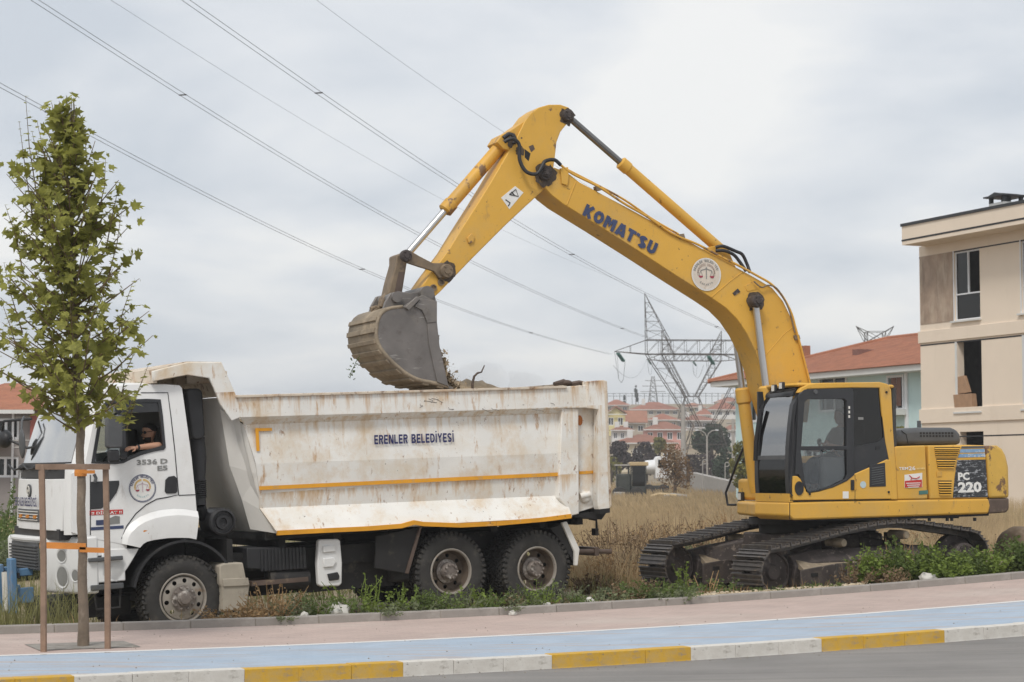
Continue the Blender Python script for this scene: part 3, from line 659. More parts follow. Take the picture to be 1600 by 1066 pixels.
# door seams, handles, window trim, blocked lower window
def seam(px, w=.007, mat='black', yl=yC, parent=cabo, name='door_seam'):
    b = MB(); pts = [tq(x, y, yl) for x, y in px]; pts = [V((p.x, cyn(p.x, p.z) - .001, p.z)) for p in pts]; b.tube(pts, w, 4); return b.build(name, M[mat], parent)
seam([(222, 613.5), (264, 613.5), (268, 650), (273, 702), (279, 773), (262, 777), (245, 780), (228, 789), (212, 803), (198, 822), (190, 842)])
seam([(279, 774), (306, 773)]); seam([(141, 742), (141, 836)])
def trim_plate(name, px, d, mat, th=.012, parent=truck, bev=.006, yl=yC):
    b = MB(); pts = [tq(x, y, yl) for x, y in px]; b.prism([V((p.x, cyn(p.x, p.z) - d, p.z)) for p in pts], (0, th, 0)); return b.build(name, mat, parent, bevel=bev)
trim_plate('lower_door_window', [(141, 753), (186, 751), (186, 758), (182, 770), (172, 784), (158, 795), (141, 796)], .012, M['blackpaint'])
trim_plate('door_handle', [(258, 750), (263, 745), (272, 743.5), (276, 747), (277, 768), (274, 771), (260, 771.5), (257, 768)], .014, M['black'])
# window frame, tinted upper band, half-lowered glass
b = MB(); inn = xz([(149, 721), (160, 659), (165, 638), (171, 630), (231, 627.5), (249, 628.5), (252, 652), (255.5, 696), (240, 700.5), (222, 705), (205, 712), (192, 720), (180, 722)])
cut_plate(b, win, [inn], lambda x, z: cyn(x, z) - .010, .05); b.build('window_frame', M['blackpaint'], truck, smooth=30)
b = MB(); b.prism([V((p[0], cyn(*p) + .004, p[1])) for p in xz([(182, 629), (252, 627), (254, 643), (184, 646)])], (0, .008, 0)); b.build('wind_deflector', M['blackpaint'], truck)
b = MB(); b.prism([V((p[0], cyn(*p) + .02, p[1])) for p in xz([(149, 721), (160, 659), (166, 635), (190, 632), (193, 719), (180, 722)])], (0, .006, 0)); b.build('quarter_window', M['glass'], truck)
b = MB(); b.prism([V((p[0], cyn(*p) + .002, p[1])) for p in xz([(188, 632), (196, 632), (199, 716), (190, 721)])], (0, .02, 0)); b.build('window_divider', M['blackpaint'], truck)
trim_plate('side_marker_lamp', [(219, 829), (223, 827), (231, 828), (234, 831), (230, 835), (222, 835)], .075, M['amber'], .04, bev=.012)
# mirrors
b = MB(); b.prism(tpoly([(168.5, 653), (172, 649), (188, 648.5), (192, 652), (192, 697), (189, 700), (171, 700), (168.5, 697)], -1.52), (0, .14, 0)); mr = b.build('mirror', M['greyplastic'], truck, bevel=.03, seg=3)
b = MB(); b.prism(tpoly([(170, 703), (187, 703), (188, 722), (171, 723)], -1.50), (0, .10, 0)); b.build('mirror', M['black'], truck, bevel=.025, seg=3)
b = MB(); a = tq(186, 660, -1.5); c = tq(196, 640, -1.2); b.tube([a, (a + c) / 2 + V((0, 0, .04)), c], .015); a = tq(183, 712, -1.45); c = tq(198, 718, -1.2); b.tube([a, c], .018); b.build('mirror_arm', M['black'], truck)
b = MB(); c0 = V((-1.42, 1.62, 2.62)); b.tube([V((-1.2, 1.2, 2.52)), V((-1.42, 1.42, 2.66)), V((-1.46, 1.6, 2.70))], .02); b.tube([V((-1.2, 1.2, 2.95)), V((-1.5, 1.5, 2.94)), V((-1.5, 1.62, 2.8))], .018); b.build('mirror_arm', M['black'], truck)
b = MB(); b.ell((-1.46, 1.66, 2.70), (.10, .20, .13)); b.build('mirror', M['black'], truck, smooth=80)
b = MB(); b.ell((-1.46, .78, 2.62), (.03, .13, .20)); b.tube([V((-1.46, .78, 2.8)), V((-1.42, .9, 2.92)), V((-1.35, 1.05, 2.98))], .015); b.build('front_mirror', M['greyplastic'], truck, smooth=80)
b = MB(); b.tube([tq(147, 741, -1.27), tq(150, 747, -1.27), tq(148, 754, -1.27)], .02); b.build('door_fitting', M['greyplastic'], truck)
# lettering and emblem on the door
def side_text(name, s, p0, p1, hpx, mat, bold=.0, shear=0, d=.004, parent=cabo):
    a, c = tq(*p0, yC), tq(*p1, yC); a.y = cyn(a.x, a.z) - d; c.y = cyn(c.x, c.z) - d
    h = hpx / 117.0; xd = (c - a).normalized(); ud = V((0, 1, 0)).cross(xd) * -1
    return text_mesh(name, s, a, xd, V((-xd.z, 0, xd.x)), (c - a).length, h, mat, parent, bold, shear, 0)
side_text('model_lettering', '3536 D', (213.5, 726.5), (262, 724), 7.5, M['greyletter'], .035)
side_text('model_lettering', 'E5', (246, 735.5), (262, 734.5), 7, M['greyletter'], .035)
def disc(b, c, r0, r1, fn, n=36, e=0, sx=1.0):
    o = [fn(c.x + r1 * sx * cos(2 * pi * k / n), c.z + r1 * sin(2 * pi * k / n), e) for k in range(n)]
    if r0 <= 0: b.face(o)
    else:
        i = [fn(c.x + r0 * sx * cos(2 * pi * k / n), c.z + r0 * sin(2 * pi * k / n), e) for k in range(n)]
        b.loft([o, i], cap=False)
def emblem(c, R, fn, parent, word, mats, sub='SAKARYA'):
    """round municipal emblem: white ground, double ring, word round the rim, wreath and pair of scales"""
    b = MB(); disc(b, c, 0, R, fn, e=.003); root = b.build('emblem', mats['ground'], parent)
    b = MB(); disc(b, c, R * .955, R * 1.0, fn, e=.005); disc(b, c, R * .90, R * .93, fn, e=.005); b.build('emblem_ring', mats['ring'], root)
    for k in range(len(word)):
        if word[k] == ' ': continue
        a = pi - .30 - (pi - .6) * k / (len(word) - 1); p = V((c.x + R * .76 * cos(a), 0, c.z + R * .76 * sin(a))); t = V((sin(a), 0, -cos(a))); u = V((cos(a), 0, sin(a)))
        q = fn(p.x, p.z, .006); text_mesh('emblem_letter', word[k], q - t * R * .05, t, u, R * .10 if word[k] not in 'İI' else R * .03, R * .15, mats['word'], root, .03, 0, 0)
    for k in range(len(sub)):
        a = -pi / 2 + (k - (len(sub) - 1) / 2) * .22; u = V((-cos(a), 0, -sin(a))); t = V((-sin(a), 0, cos(a)))
        p = V((c.x + R * .68 * cos(a), 0, c.z + R * .68 * sin(a))); q = fn(p.x, p.z, .006); text_mesh('emblem_letter', sub[k], q - t * R * .05, t, u, R * .10, R * .12, mats['sub'], root, .02, 0, 0)
    b = MB()
    for s in (-1, 1):
        for k in range(7):
            a = radians(-8 + k * 14); p = (c.x + s * R * .56 * cos(a), c.z + R * .10 + R * .50 * sin(a)); d = radians(70) + a
            b.face([fn(p[0] + s * R * (.10 * cos(d + q) * (1 if i % 2 == 0 else .9)), p[1] + R * .13 * sin(d + q), .006) for i, q in enumerate((0, 1.2, pi, pi + 1.2))])
    b.build('emblem_wreath', mats['wreath'], root)
    b = MB()
    def ln(x0, z0, x1, z1, w):
        d = V((x1 - x0, z1 - z0)); nn = V((-d.y, d.x)).normalized() * w * R
        b.face([fn(c.x + R * x0 + nn.x, c.z + R * z0 + nn.y, .008), fn(c.x + R * x1 + nn.x, c.z + R * z1 + nn.y, .008), fn(c.x + R * x1 - nn.x, c.z + R * z1 - nn.y, .008), fn(c.x + R * x0 - nn.x, c.z + R * z0 - nn.y, .008)])
    ln(0, -.28, 0, .45, .03); ln(-.38, .22, 0, .34, .025); ln(0, .34, .38, .22, .025)
    for s in (-1, 1): ln(s * .38, .22, s * .50, -.10, .015); ln(s * .38, .22, s * .26, -.10, .015)
    b.build('emblem_scales', mats['scale'], root)
    for s in (-1, 1): b = MB(); b.face([fn(c.x + R * (s * .38 + .15 * cos(q)), c.z + R * (-.09 + .13 * sin(q)), .009) for q in [pi + pi * i / 8 for i in range(9)]]); b.build('emblem_pan', mats['pan'], root)
    return root
M['embgold'] = pm('emblem_gold', (.70, .48, .20), .5); M['embred'] = pm('emblem_red', (.33, .04, .07), .5); M['embpink'] = pm('emblem_mauve', (.55, .42, .46), .5); M['embteal'] = pm('emblem_teal', (.30, .48, .50), .5)
EM = dict(ground=M['letterwhite'], ring=M['navy2'], word=M['navy'], wreath=M['embgold'], scale=M['embpink'], pan=M['embred'], sub=M['embteal'])
ec = tq(222.5, 763, yC); emblem(ec, .178, lambda x, z, e: V((x, cyn(x, z) - e, z)), cabo, 'ERENLER BELEDİYESİ', EM)
# warning sticker DİKKAT
trim_plate('warning_sticker', [(140, 798), (192, 796), (192, 803.5), (140, 805.5)], .004, M['redprint'], .003, cabo, 0)
side_text('sticker_lettering', '!! DİKKAT !!', (143, 804.3), (190, 802.3), 5.2, M['letterwhite'], .03, d=.007)
trim_plate('sticker_strip', [(142, 824), (193, 821), (193, 826), (142, 829)], .004, M['navy2'], .003, cabo, 0)
b = MB()
for pp in ([(150, 813), (168, 812), (168, 820), (150, 821)],): b.prism([V((p.x, cyn(p.x, p.z) - .006, p.z)) for p in tpoly(pp, yC)], (0, .003, 0))
b.build('sticker_truck_picture', M['navy2'], cabo)
b = MB()
for pp in ([(168, 811), (180, 806), (187, 807), (187, 818), (168, 820)],): b.prism([V((p.x, cyn(p.x, p.z) - .006, p.z)) for p in tpoly(pp, yC)], (0, .003, 0))
b.build('sticker_truck_picture', M['greyletter'], cabo)

# --- intake stack and air cleaner
b = MB(); b.prism(tpoly([(291, 612), (295, 607), (312, 607), (317, 612), (321, 680), (317, 687), (305, 688), (300, 682)], -1.05), (0, .42, 0)); b.build('air_intake', M['black'], truck, bevel=.03, seg=3)
b = MB(); p = [tq(308, 684, -.9), tq(311, 715, -.9), tq(311, 745, -.9), tq(312, 790, -.95)]; b.tube(p, [.10, .10, .085, .085], 14)
for k in range(9): q = p[2].lerp(p[3], .15 + k * .07); b.lathe([(.088, -.012), (.100, 0), (.088, .012)], q, (0, 0, 1), 14)
b.tube([p[3], tq(316, 805, -.9), tq(330, 815, -.8)], .08, 12); b.build('intake_duct', M['black'], truck, smooth=40)
c = tq(348.6, 816, -1.15); b = MB(); b.lathe([(.17, 0), (.185, .02), (.185, .40), (.16, .46), (.0005, .46)], c, (0, 1, 0), 28); b.lathe([(.0005, .03), (.05, .03), (.055, .0), (.09, .0), (.10, .03), (.14, .03), (.15, -.01), (.17, 0)], c, (0, 1, 0), 28); b.build('air_cleaner', M['black'], truck, smooth=35)
# --- side equipment
b = MB(); b.prism(tpoly([(386, 856), (478, 855), (480, 889), (416, 893), (415, 890), (386, 889)], -1.15), (0, .55, 0)); bx = b.build('battery_box', M['black'], truck, bevel=.012)
b = MB()
for k in range(13): x = 1.10 + k * .05; b.boxb(x, x + .022, -1.165, -1.14, .80, 1.08)
b.build('box_rib', M['black'], bx)
b = MB(); a = tq(418, 906, -1.05); c = tq(480, 905, -1.05); b.cyl(a, c, .13, n=20); b.build('air_tank', M['chassis'], truck, smooth=40)
b = MB(); b.boxb(.95, 1.75, -1.18, -.6, .62, .68); b.build('tank_bracket', M['brownsteel'], truck)
b = MB(); b.boxb(.55, 3.0, -1.0, -.47, .80, 1.05); b.boxb(1.75, 3.1, -.95, -.47, .45, .8); b.build('side_frame', M['chassis'], truck)
wp = MB(); wp.prism(tpoly([(498, 845), (501, 843), (528, 842.5), (532, 845), (535, 880), (534.5, 912), (530, 916), (502, 917), (498, 914), (496, 880)], -1.22), (0, .10, 0)); wpo = wp.build('lamp_panel', M['whiteplastic'], truck, bevel=.02, seg=3)
for pxs, mt in (([(505, 853), (523, 852), (525, 862), (505, 864)], 'whiteplastic'), ([(505, 873), (522, 871), (526, 878), (521, 886), (506, 887)], 'whiteplastic'), ([(512, 897), (528, 894), (531, 900), (530, 906), (515, 908)], 'black')):
    b = MB(); b.prism(tpoly(pxs, -1.245), (0, .03, 0)); b.build('panel_recess', M[mt], wpo, bevel=.01)
# hanging guard before the first rear wheel, and the rear fender arm
b = MB(); b.prism(tpoly([(588, 838), (652, 824), (658, 828), (637, 897), (586, 888)], -1.22), (0, .05, 0)); b.build('wheel_guard', M['chassis'], truck, bevel=.008)
b = MB(); b.prism(tpoly([(656, 822), (660, 823), (639, 897), (634, 896)], -1.25), (0, .06, 0)); b.build('guard_edge', M['brownsteel'], truck, bevel=.008)
b = MB(); b.prism(tpoly([(878, 817), (886, 815), (906, 858), (903, 884), (898, 884), (898, 862)], -1.24), (0, .05, 0)); b.build('fender_arm', M['bedclean'], truck, bevel=.01)
b = MB(); b.prism(tpoly([(880, 818), (900, 862), (899, 884), (880, 850), (860, 826)], -1.20), (0, .5, 0)); b.build('fender_plate', M['chassis'], truck)

# --- dump body.  levels of the near wall: (front px, rear px at the rear post, depth y)
LV = [((371, 619), (884, 604), -1.30), ((376, 652), (884, 637), -1.30), ((381, 664), (884, 646), -1.18),
      ((400, 725), (884, 708), -1.225), ((405, 763), (884, 742), -1.20), ((405.5, 794), (882, 774), -1.16), ((434, 833), (894, 807), -1.36)]
def bed_pts(yoff=0, far=False):
    A, B = [], []
    for (p, q, y) in LV:
        a, c = tq(*p, y), tq(*q, y)
        if far: a.y, c.y = -a.y, -c.y
        a.y += yoff; c.y += yoff; A.append(a); B.append(c)
    return A, B
bed = MB(); A, B = bed_pts(); nx = 14
rows = [[a.lerp(c, k / nx) for k in range(nx + 1)] for a, c in zip(A, B)]
for r_ in rows[1:-1]:
    for k, p in enumerate(r_[1:-1]): p.y += .012 * noise.noise(V((p.x * 2, p.z * 3, 1)))
bed.loft(rows, cap=False, close=False)
bedo = bed.build('dump_body', M['bed'], truck)
# solidify through a modifier gives the plate its thickness
sm = bedo.modifiers.new('thick', 'SOLIDIFY'); sm.thickness = .03; sm.offset = -1 if True else 1
b = MB(); A2, B2 = bed_pts(far=True); b.loft([A2, B2], cap=False, close=False); fo = b.build('body_far_side', M['bed'], bedo); q_ = fo.modifiers.new('thick', 'SOLIDIFY'); q_.thickness = .03; q_.offset = 0
# top rail
b = MB(); a, c = tq(369, 617.5, -1.33), tq(886, 603, -1.33)
b.prism([a, a + V((0, .16, 0)), a + V((0, .16, -.035)), a + V((0, 0, -.035))], c - a); b.build('top_rail', M['bedrust'], bedo, bevel=.006)
b = MB(); a2, c2 = V((a.x, 1.33, a.z)), V((c.x, 1.33, c.z)); b.prism([a2, a2 + V((0, -.16, 0)), a2 + V((0, -.16, -.035)), a2 + V((0, 0, -.035))], c2 - a2); b.build('top_rail', M['bedrust'], bedo)
# front wall: half-round, leaning
fr = MB(); rows = []
Wt = [(.86, 3.10), (.86, 2.95), (.92, 2.5), (1.02, 2.05), (1.12, 1.70), (1.30, 1.30)]
for i in range(17):
    t = -1 + 2 * i / 16; y = t * 1.17; bow = .34 * (1 - abs(t) ** 2.2)
    rows.append([V((x - bow * (.35 + .65 * (z - 1.3) / 1.8) if abs(t) < 1 else x, y, z)) for x, z in Wt])
fr.loft(rows, cap=False, close=False); fw = fr.build('front_wall', M['bedclean'], bedo, smooth=35)
# sloping corner plates between the front wall and the near wall
b = MB(); b.loft([[tq(x, y, d) for x, y, d in ((381, 664, -1.17), (403, 741, -1.2), (405.5, 796, -1.15), (434, 834, -1.3))], [V((.70, -.95, 2.95)), V((.80, -.95, 2.2)), V((.95, -.95, 1.75)), V((1.05, -.95, 1.35))]], cap=False, close=False); b.build('corner_plate', M['bedclean'], bedo)
b = MB(); b.boxb(1.2, 6.2, -1.1, 1.1, 1.20, 1.30)
for x in (1.4, 2.2, 3.0, 3.8, 4.6, 5.4, 6.0): b.boxb(x, x + .1, -1.05, 1.05, 1.08, 1.2)
b.build('body_floor', M['chassis'], bedo)
# canopy over the cab: side plates and a sloping top
cano = [(238, 580), (293, 566), (346, 566), (352, 580), (369, 617), (371, 619), (379, 651), (362, 658), (344, 631), (334, 606), (327, 591), (293, 586), (240, 596)]
b = MB(); b.prism(tpoly(cano, -1.29), (0, .05, 0)); b.build('canopy_side', M['bed'], bedo, bevel=.01)
b = MB(); b.prism([V((p.x, 1.29, p.z)) for p in tpoly(cano, -1.29)], (0, -.05, 0)); b.build('canopy_side', M['bed'], bedo)
p1, p2, p3, p4 = tq(240, 579, -1.29), tq(293, 566.5, -1.29), tq(346, 567, -1.29), tq(368, 617, -1.29)
b = MB(); b.loft([[p + V((0, dy, 0)) for p in (p1, p2, p3, p4)] for dy in (.03, 2.55)], cap=False, close=False); cb = b.build('canopy_top', M['bedrust'], bedo); q_ = cb.modifiers.new('thick', 'SOLIDIFY'); q_.thickness = .03; q_.offset = 0
b = MB(); b.prism([p1 + V((-.01, .03, .01)), p1 + V((.05, .03, .01)), p1 + V((.05, .03, -.16)), p1 + V((-.01, .03, -.16))], (0, 2.5, 0)); b.build('canopy_lip', M['bedrust'], bedo)
for y in (-.8, -.3, .3, .8): b = MB(); b.boxb(.3, .86, y - .04, y + .04, 3.3, 3.45); b.build('canopy_rib', M['bedrust'], bedo)
# rear post, recess, tail post, tailgate
b = MB(); b.prism(tpoly([(878, 638), (897, 637), (904, 640), (905, 803), (893, 806), (884, 792), (873, 778)], -1.27), (0, .14, 0)); b.build('rear_post', M['bed'], bedo, bevel=.012)
b = MB(); b.prism(tpoly([(896, 637), (936, 636), (936, 790), (904, 800)], -1.16), (0, .05, 0)); b.build('rear_recess', M['bed'], bedo)
b = MB(); b.prism(tpoly([(884, 604), (946, 600), (947, 637), (884, 638)], -1.30), (0, .12, 0)); b.build('rear_header', M['bed'], bedo, bevel=.01)
b = MB(); b.prism(tpoly([(917, 596), (944, 594), (953, 796), (938, 802), (934, 790), (935, 640), (918, 638)], -1.32), (0, .14, 0)); b.build('tail_post', M['bed'], bedo, bevel=.012)
b = MB(); b.prism(tpoly([(944, 594), (949, 596), (956, 790), (952, 796)], -1.32), (0, 2.64, 0)); b.build('tailgate', M['bedrust'], bedo, bevel=.01)
b = MB(); b.prism(tpoly([(936, 796), (953, 794), (953, 801), (937, 804)], -1.33), (0, .3, 0)); b.build('tail_foot', M['chassis'], bedo)
b = MB(); b.cyl(tq(906, 776, -1.18), tq(921, 772, -1.2), .05); b.ell(tq(914, 777, -1.16), (.10, .06, .09)); b.build('tail_lock', M['bed'], bedo, smooth=50)
b = MB(); b.prism(tpoly([(893, 804), (950, 798), (940, 812), (900, 808)], -1.2), (0, 2.4, 0)); b.build('tail_sill', M['chassis'], bedo)
b = MB(); b.tube([tq(866, 600, -1.1), tq(880, 597, -1.05), tq(890, 601, -1.0), tq(905, 598, -1.1), tq(916, 600, -1.1)], [.03, .045, .04, .035, .03], 6); b.ell(tq(884, 598, -1.05), (.10, .06, .04)); b.build('hinge_linkage', M['brownsteel'], bedo)
b = MB(); q_ = tq(906, 657, -1.17); b.ell(q_, (.045, .012, .075)); b.build('rust_blister', pm('rust_patch', (.40, .13, .03), .8, dirt=(.16, .06, .03), damt=.4, ds=20), bedo)
# skirt lip along the bottom, painted orange
lip = [(434, 834), (500, 830.5), (575, 827), (628, 823), (648, 817.5), (662, 820), (720, 822), (780, 819), (850, 813), (893, 807.5)]
b = MB(); pts = [tq(x, y - 1.0, -1.375) for x, y in lip]; b.loft([[p + V((0, 0, .03)), p + V((0, 0, -.03)), p + V((0, .05, -.03)), p + V((0, .05, .03))] for p in pts]); b.build('skirt_edge', M['orangewear'], bedo)
def bed_stripe(pa, pb, wpx, yl, name='stripe', n=10):
    b = MB(); a, c = tq(*pa, yl), tq(*pb, yl); h = wpx / 117 / 2
    b.prism([a + V((0, 0, h)), a + V((0, 0, -h)), c + V((0, 0, -h)), c + V((0, 0, h))], (0, .004, 0)); b.build(name, M['orange'], bedo)
bed_stripe((405, 763), (876, 741), 6, -1.222); bed_stripe((905, 739), (930, 737.5), 5, -1.166)
bed_stripe((399, 671.5), (425, 671), 4.5, -1.215, 'corner_mark'); b = MB(); a = tq(399, 669, -1.228); c = tq(402.5, 705, -1.228); b.prism([a, a + V((.045, 0, 0)), c + V((.03, 0, 0)), c - V((.015, 0, 0))], (0, .004, 0)); b.build('corner_mark', M['orange'], bedo)
a, c = tq(585, 694.5, -1.232), tq(709, 690.8, -1.232); xd = (c - a).normalized()
bold_text('side_lettering', 'ERENLER BELEDİYESİ', a, xd, V((-xd.z, 0, xd.x)), (c - a).length, .125, M['navy'], bedo, .20, .13)
# scratches on the wall
b = MB()
rs = random.Random(3)
for k in range(9):
    x, y = rs.uniform(590, 870), rs.uniform(622, 640); p = tq(x, y, -1.304); q_ = [p]
    for j in range(3): q_.append(q_[-1] + V((rs.uniform(-.05, .09), 0, -rs.uniform(.0, .03))))
    b = MB(); b.tube(q_, .0028, 3); b.build('scratch', M['brownsteel'], bedo)
# --- load
b = MB(); n, m = 60, 18; rows = []
for i in range(n + 1):
    x = .95 + 5.1 * i / n; row = []
    for j in range(m + 1):
        y = -1.12 + 2.24 * j / m
        h = 2.74 + .50 * exp(-((x - 4.7) / 1.15) ** 2 - ((y - .1) / .8) ** 2) + .10 * noise.noise(V((x * 2.2, y * 2.2, 0))) + .06 * noise.noise(V((x * 7, y * 7, 3)))
        row.append(T.w((x, y, h)))
    rows.append(row)
b.loft(rows, cap=False, close=False); o = b.build('soil_load', M['soil'], None, smooth=80); tag(o, 'heap of brown soil filling the tipper truck body', 'soil')
b = MB(); p0 = tq(738, 600, -.4); p1 = tq(741, 588, -.4); p2 = tq(752, 582, -.4); p3 = tq(757, 571, -.4); b.tube([T.w(p) for p in (p0 - V((0, 0, .4)), p0, p1, p1.lerp(p2, .5) + V((0, 0, .02)), p2, p3)], [.02, .02, .018, .016, .012, .008], 6); o = b.build('root_stick', M['brownsteel'], None, smooth=60); tag(o, 'bent dark root sticking out of the soil heap', 'stick')
# ================================================================== excavator
TH = radians(22.5)
_E = Frame((0, 0, 0), TH); E = Frame(at(1233, 812, 28.6) - _E.M @ V((-1.45, -1.37, 1.08)), TH)
exc = empty('excavator', E.pos, E.rot)
tag(exc, 'yellow crawler excavator tipping its bucket over the truck, black cab frame, worn paint', 'excavator')
def eq(x, y, yl=-1.37): return E.un(x, y, yl)
def epoly(px, yl): return [eq(x, y, yl) for x, y in px]
def exz(px, yl=-1.37): return [(p.x, p.z) for p in epoly(px, yl)]
# --- boom: two side plates joined by top and bottom plates
BY = .28
boom_px = [(843, 268), (853, 262), (867, 262), (878, 266), (888, 271), (906, 285), (985, 327), (1067, 372), (1136, 410), (1180, 434), (1207, 450), (1224, 471), (1237, 498), (1247, 530), (1257, 566), (1268, 610), (1262, 660), (1215, 660), (1198, 610), (1192, 580), (1180, 547), (1167, 521), (1152, 499), (1134, 481), (1112, 466), (1060, 433), (1000, 394), (940, 356), (880, 319), (862, 305), (848, 289), (841, 278)]
b = MB(); b.prism(epoly(boom_px, -BY), (0, 2 * BY, 0)); boom = b.build('boom', M['yellow'], exc, bevel=.012)
# flange edges and seam plates
def plate(name, px, yl, th, mat, parent, bev=.006):
    b = MB(); b.prism(epoly(px, yl), (0, th, 0)); return b.build(name, mat, parent, bevel=bev)
def weld(name, px, yl, r, mat, parent):
    b = MB(); b.tube([eq(x, y, yl) for x, y in px], r, 5); return b.build(name, mat, parent)
weld('weld_seam', [(1112, 464), (1140, 440), (1160, 425)], -BY - .001, .008, M['yellow'], boom)
weld('weld_seam', [(1192, 560), (1225, 522), (1238, 512)], -BY - .001, .006, M['yellow'], boom)
weld('weld_seam', [(886, 320), (900, 284)], -BY - .001, .008, M['yellow'], boom)
plate('boom_bracket', [(876, 263), (888, 261), (889, 276), (887, 290), (878, 287)], -BY - .03, .05, M['yellow'], boom)
def pin(px, yl, r, parent, mat='linksteel', h=.06, ln=None, name='pin'):
    c = eq(*px, yl); b = MB(); b.lathe([(r, .02), (r, -h * .6), (r * .85, -h), (r * .45, -h), (r * .40, -h * 1.3), (.0005, -h * 1.3)], c, (0, 1, 0), 20)
    for k in range(4): a = k * pi / 2 + .5; b.lathe([(r * .13, 0), (r * .13, -.02), (.0005, -.02)], c + V((r * .65 * cos(a), -h, r * .65 * sin(a))), (0, 1, 0), 6)
    return b.build(name, M[mat], parent, smooth=40)
pin((851, 271), -BY - .01, .105, boom, 'trackframe'); pin((1181, 471), -BY - .10, .10, boom, 'trackframe', .08)
b = MB(); b.cyl(eq(1181, 471, -BY - .12), eq(1181, 471, -BY - .12) + V((0, 2 * BY + .24, 0)), .07); b.build('cylinder_pin', M['trackframe'], boom)
b = MB(); b.prism(epoly([(1145, 458), (1153, 451), (1157, 456), (1148, 462)], -BY - .012), (0, .02, 0)); b.build('boom_fitting', M['trackframe'], boom)
plate('boom_fitting', [(1163, 447), (1176, 440), (1184, 452), (1168, 456)], -BY - .008, .01, M['yellowworn'], boom)
# lettering
a, c = eq(909, 336, -BY), eq(1021, 399, -BY); xd = (c - a).normalized(); zd = V((-xd.z, 0, xd.x)); a -= V((0, .012, 0))
bold_text('boom_lettering', "KOMAT'SU", a, xd, zd, (c - a).length, .185, M['navy2'], boom, .27, .10)
ec = eq(1103, 429, -BY); EM2 = dict(ground=pm('emblem_faded', (.62, .55, .47), .6, var=.1, dirt=(.45, .36, .28), damt=.35, ds=12), ring=M['letterwhite'], word=M['greyletter'], wreath=pm('emblem_faded_mid', (.44, .36, .30), .6), scale=M['greyletter'], pan=M['embred'], sub=M['greyletter'])
emblem(ec, .245, lambda x, z, e: V((x, -BY - .008 - e, z)), boom, 'ERENLER BELEDİYESİ', EM2)
# --- arm
AY = .23
arm_px = [(820, 189), (829, 177), (842, 168), (858, 163.5), (876, 163.5), (889, 168), (895, 177), (894, 187), (884, 196), (876, 206), (870, 222), (867.5, 245), (864, 270), (853, 294), (822, 322), (790, 352), (735, 407), (688, 456), (678, 465), (668, 466), (656, 452), (670, 432), (700, 392), (722, 356), (745, 320), (766, 286), (786, 252), (808, 214)]
b = MB(); b.prism(epoly(arm_px, -AY), (0, 2 * AY, 0)); arm = b.build('arm', M['yellow'], exc, bevel=.012)
# the wider front plate with its bracket
plate('arm_bracket', [(777, 222), (784, 211), (800, 203), (820, 189), (808, 214), (797, 236), (786, 232)], -AY + .03, 2 * AY - .06, M['yellowworn'], arm)
pin((886, 181), -AY - .02, .085, arm, 'trackframe'); pin((852, 271), -AY - .085, .06, arm, 'trackframe')
pin((697, 424), -AY - .07, .10, arm, 'linksteel', .05)
for px in ((689, 441), (677, 450)): 
    b = MB(); b.lathe([(.05, 0), (.05, -.02), (.035, -.02), (.03, .0), (.0005, .0)], eq(*px, -AY - .001), (0, 1, 0), 16); b.build('boss', M['linksteel'], arm)
plate('arm_boss', [(730, 372), (737, 365), (742, 369), (740, 378), (733, 381)], -AY - .03, .04, M['yellowworn'], arm)
plate('warning_decal', [(783, 309), (805, 291), (818, 301), (796, 327)], -AY - .004, .004, M['letterwhite'], arm, 0)
b = MB(); D = -AY - .007
def dl(px, w=.008):
    b.tube([eq(x, y, D) for x, y in px], w, 4)
dl([(796, 304), (806, 296), (810, 307), (796, 304)]); dl([(790, 312), (797, 317), (794, 322)]); dl([(799, 300), (804, 305)]); b.build('decal_drawing', M['chassis'], arm)
# worn lower edges of arm
plate('wear_mark', [(826, 229), (833, 226), (836, 233), (830, 238)], -AY - .003, .003, M['brownsteel'], arm, 0)
plate('wear_mark', [(820, 233), (829, 240), (826, 252), (820, 246)], -AY - .003, .003, M['chassis'], arm, 0)
M['grease'] = pm('grease', (.07, .05, .035), .6, var=.3, vs=20, dirt=(.30, .19, .05), damt=.35, ds=14)
def stain(px, yl, r, parent, seed, sx=1.0):
    c = eq(*px, yl); b = MB(); b.face([c + V((r * sx * cos(a) * (1 + .45 * noise.noise(V((2.2 * cos(a), 2.2 * sin(a), seed)))), 0, r * sin(a) * (1 + .45 * noise.noise(V((2.2 * cos(a), 2.2 * sin(a), seed + 5)))))) for a in [2 * pi * k / 30 for k in range(30)]]); b.build('grease_stain', M['grease'], parent)
stain((697, 425), -AY - .003, .15, arm, 1.0); stain((886, 182), -AY - .003, .12, arm, 2.0); stain((852, 273), -BY - .004, .17, boom, 3.0); stain((1181, 471), -BY - .004, .15, boom, 4.0); stain((813, 236), -AY - .0035, .07, arm, 5.0); stain((798, 222), -AY - .002, .08, arm, 6.0, .7)
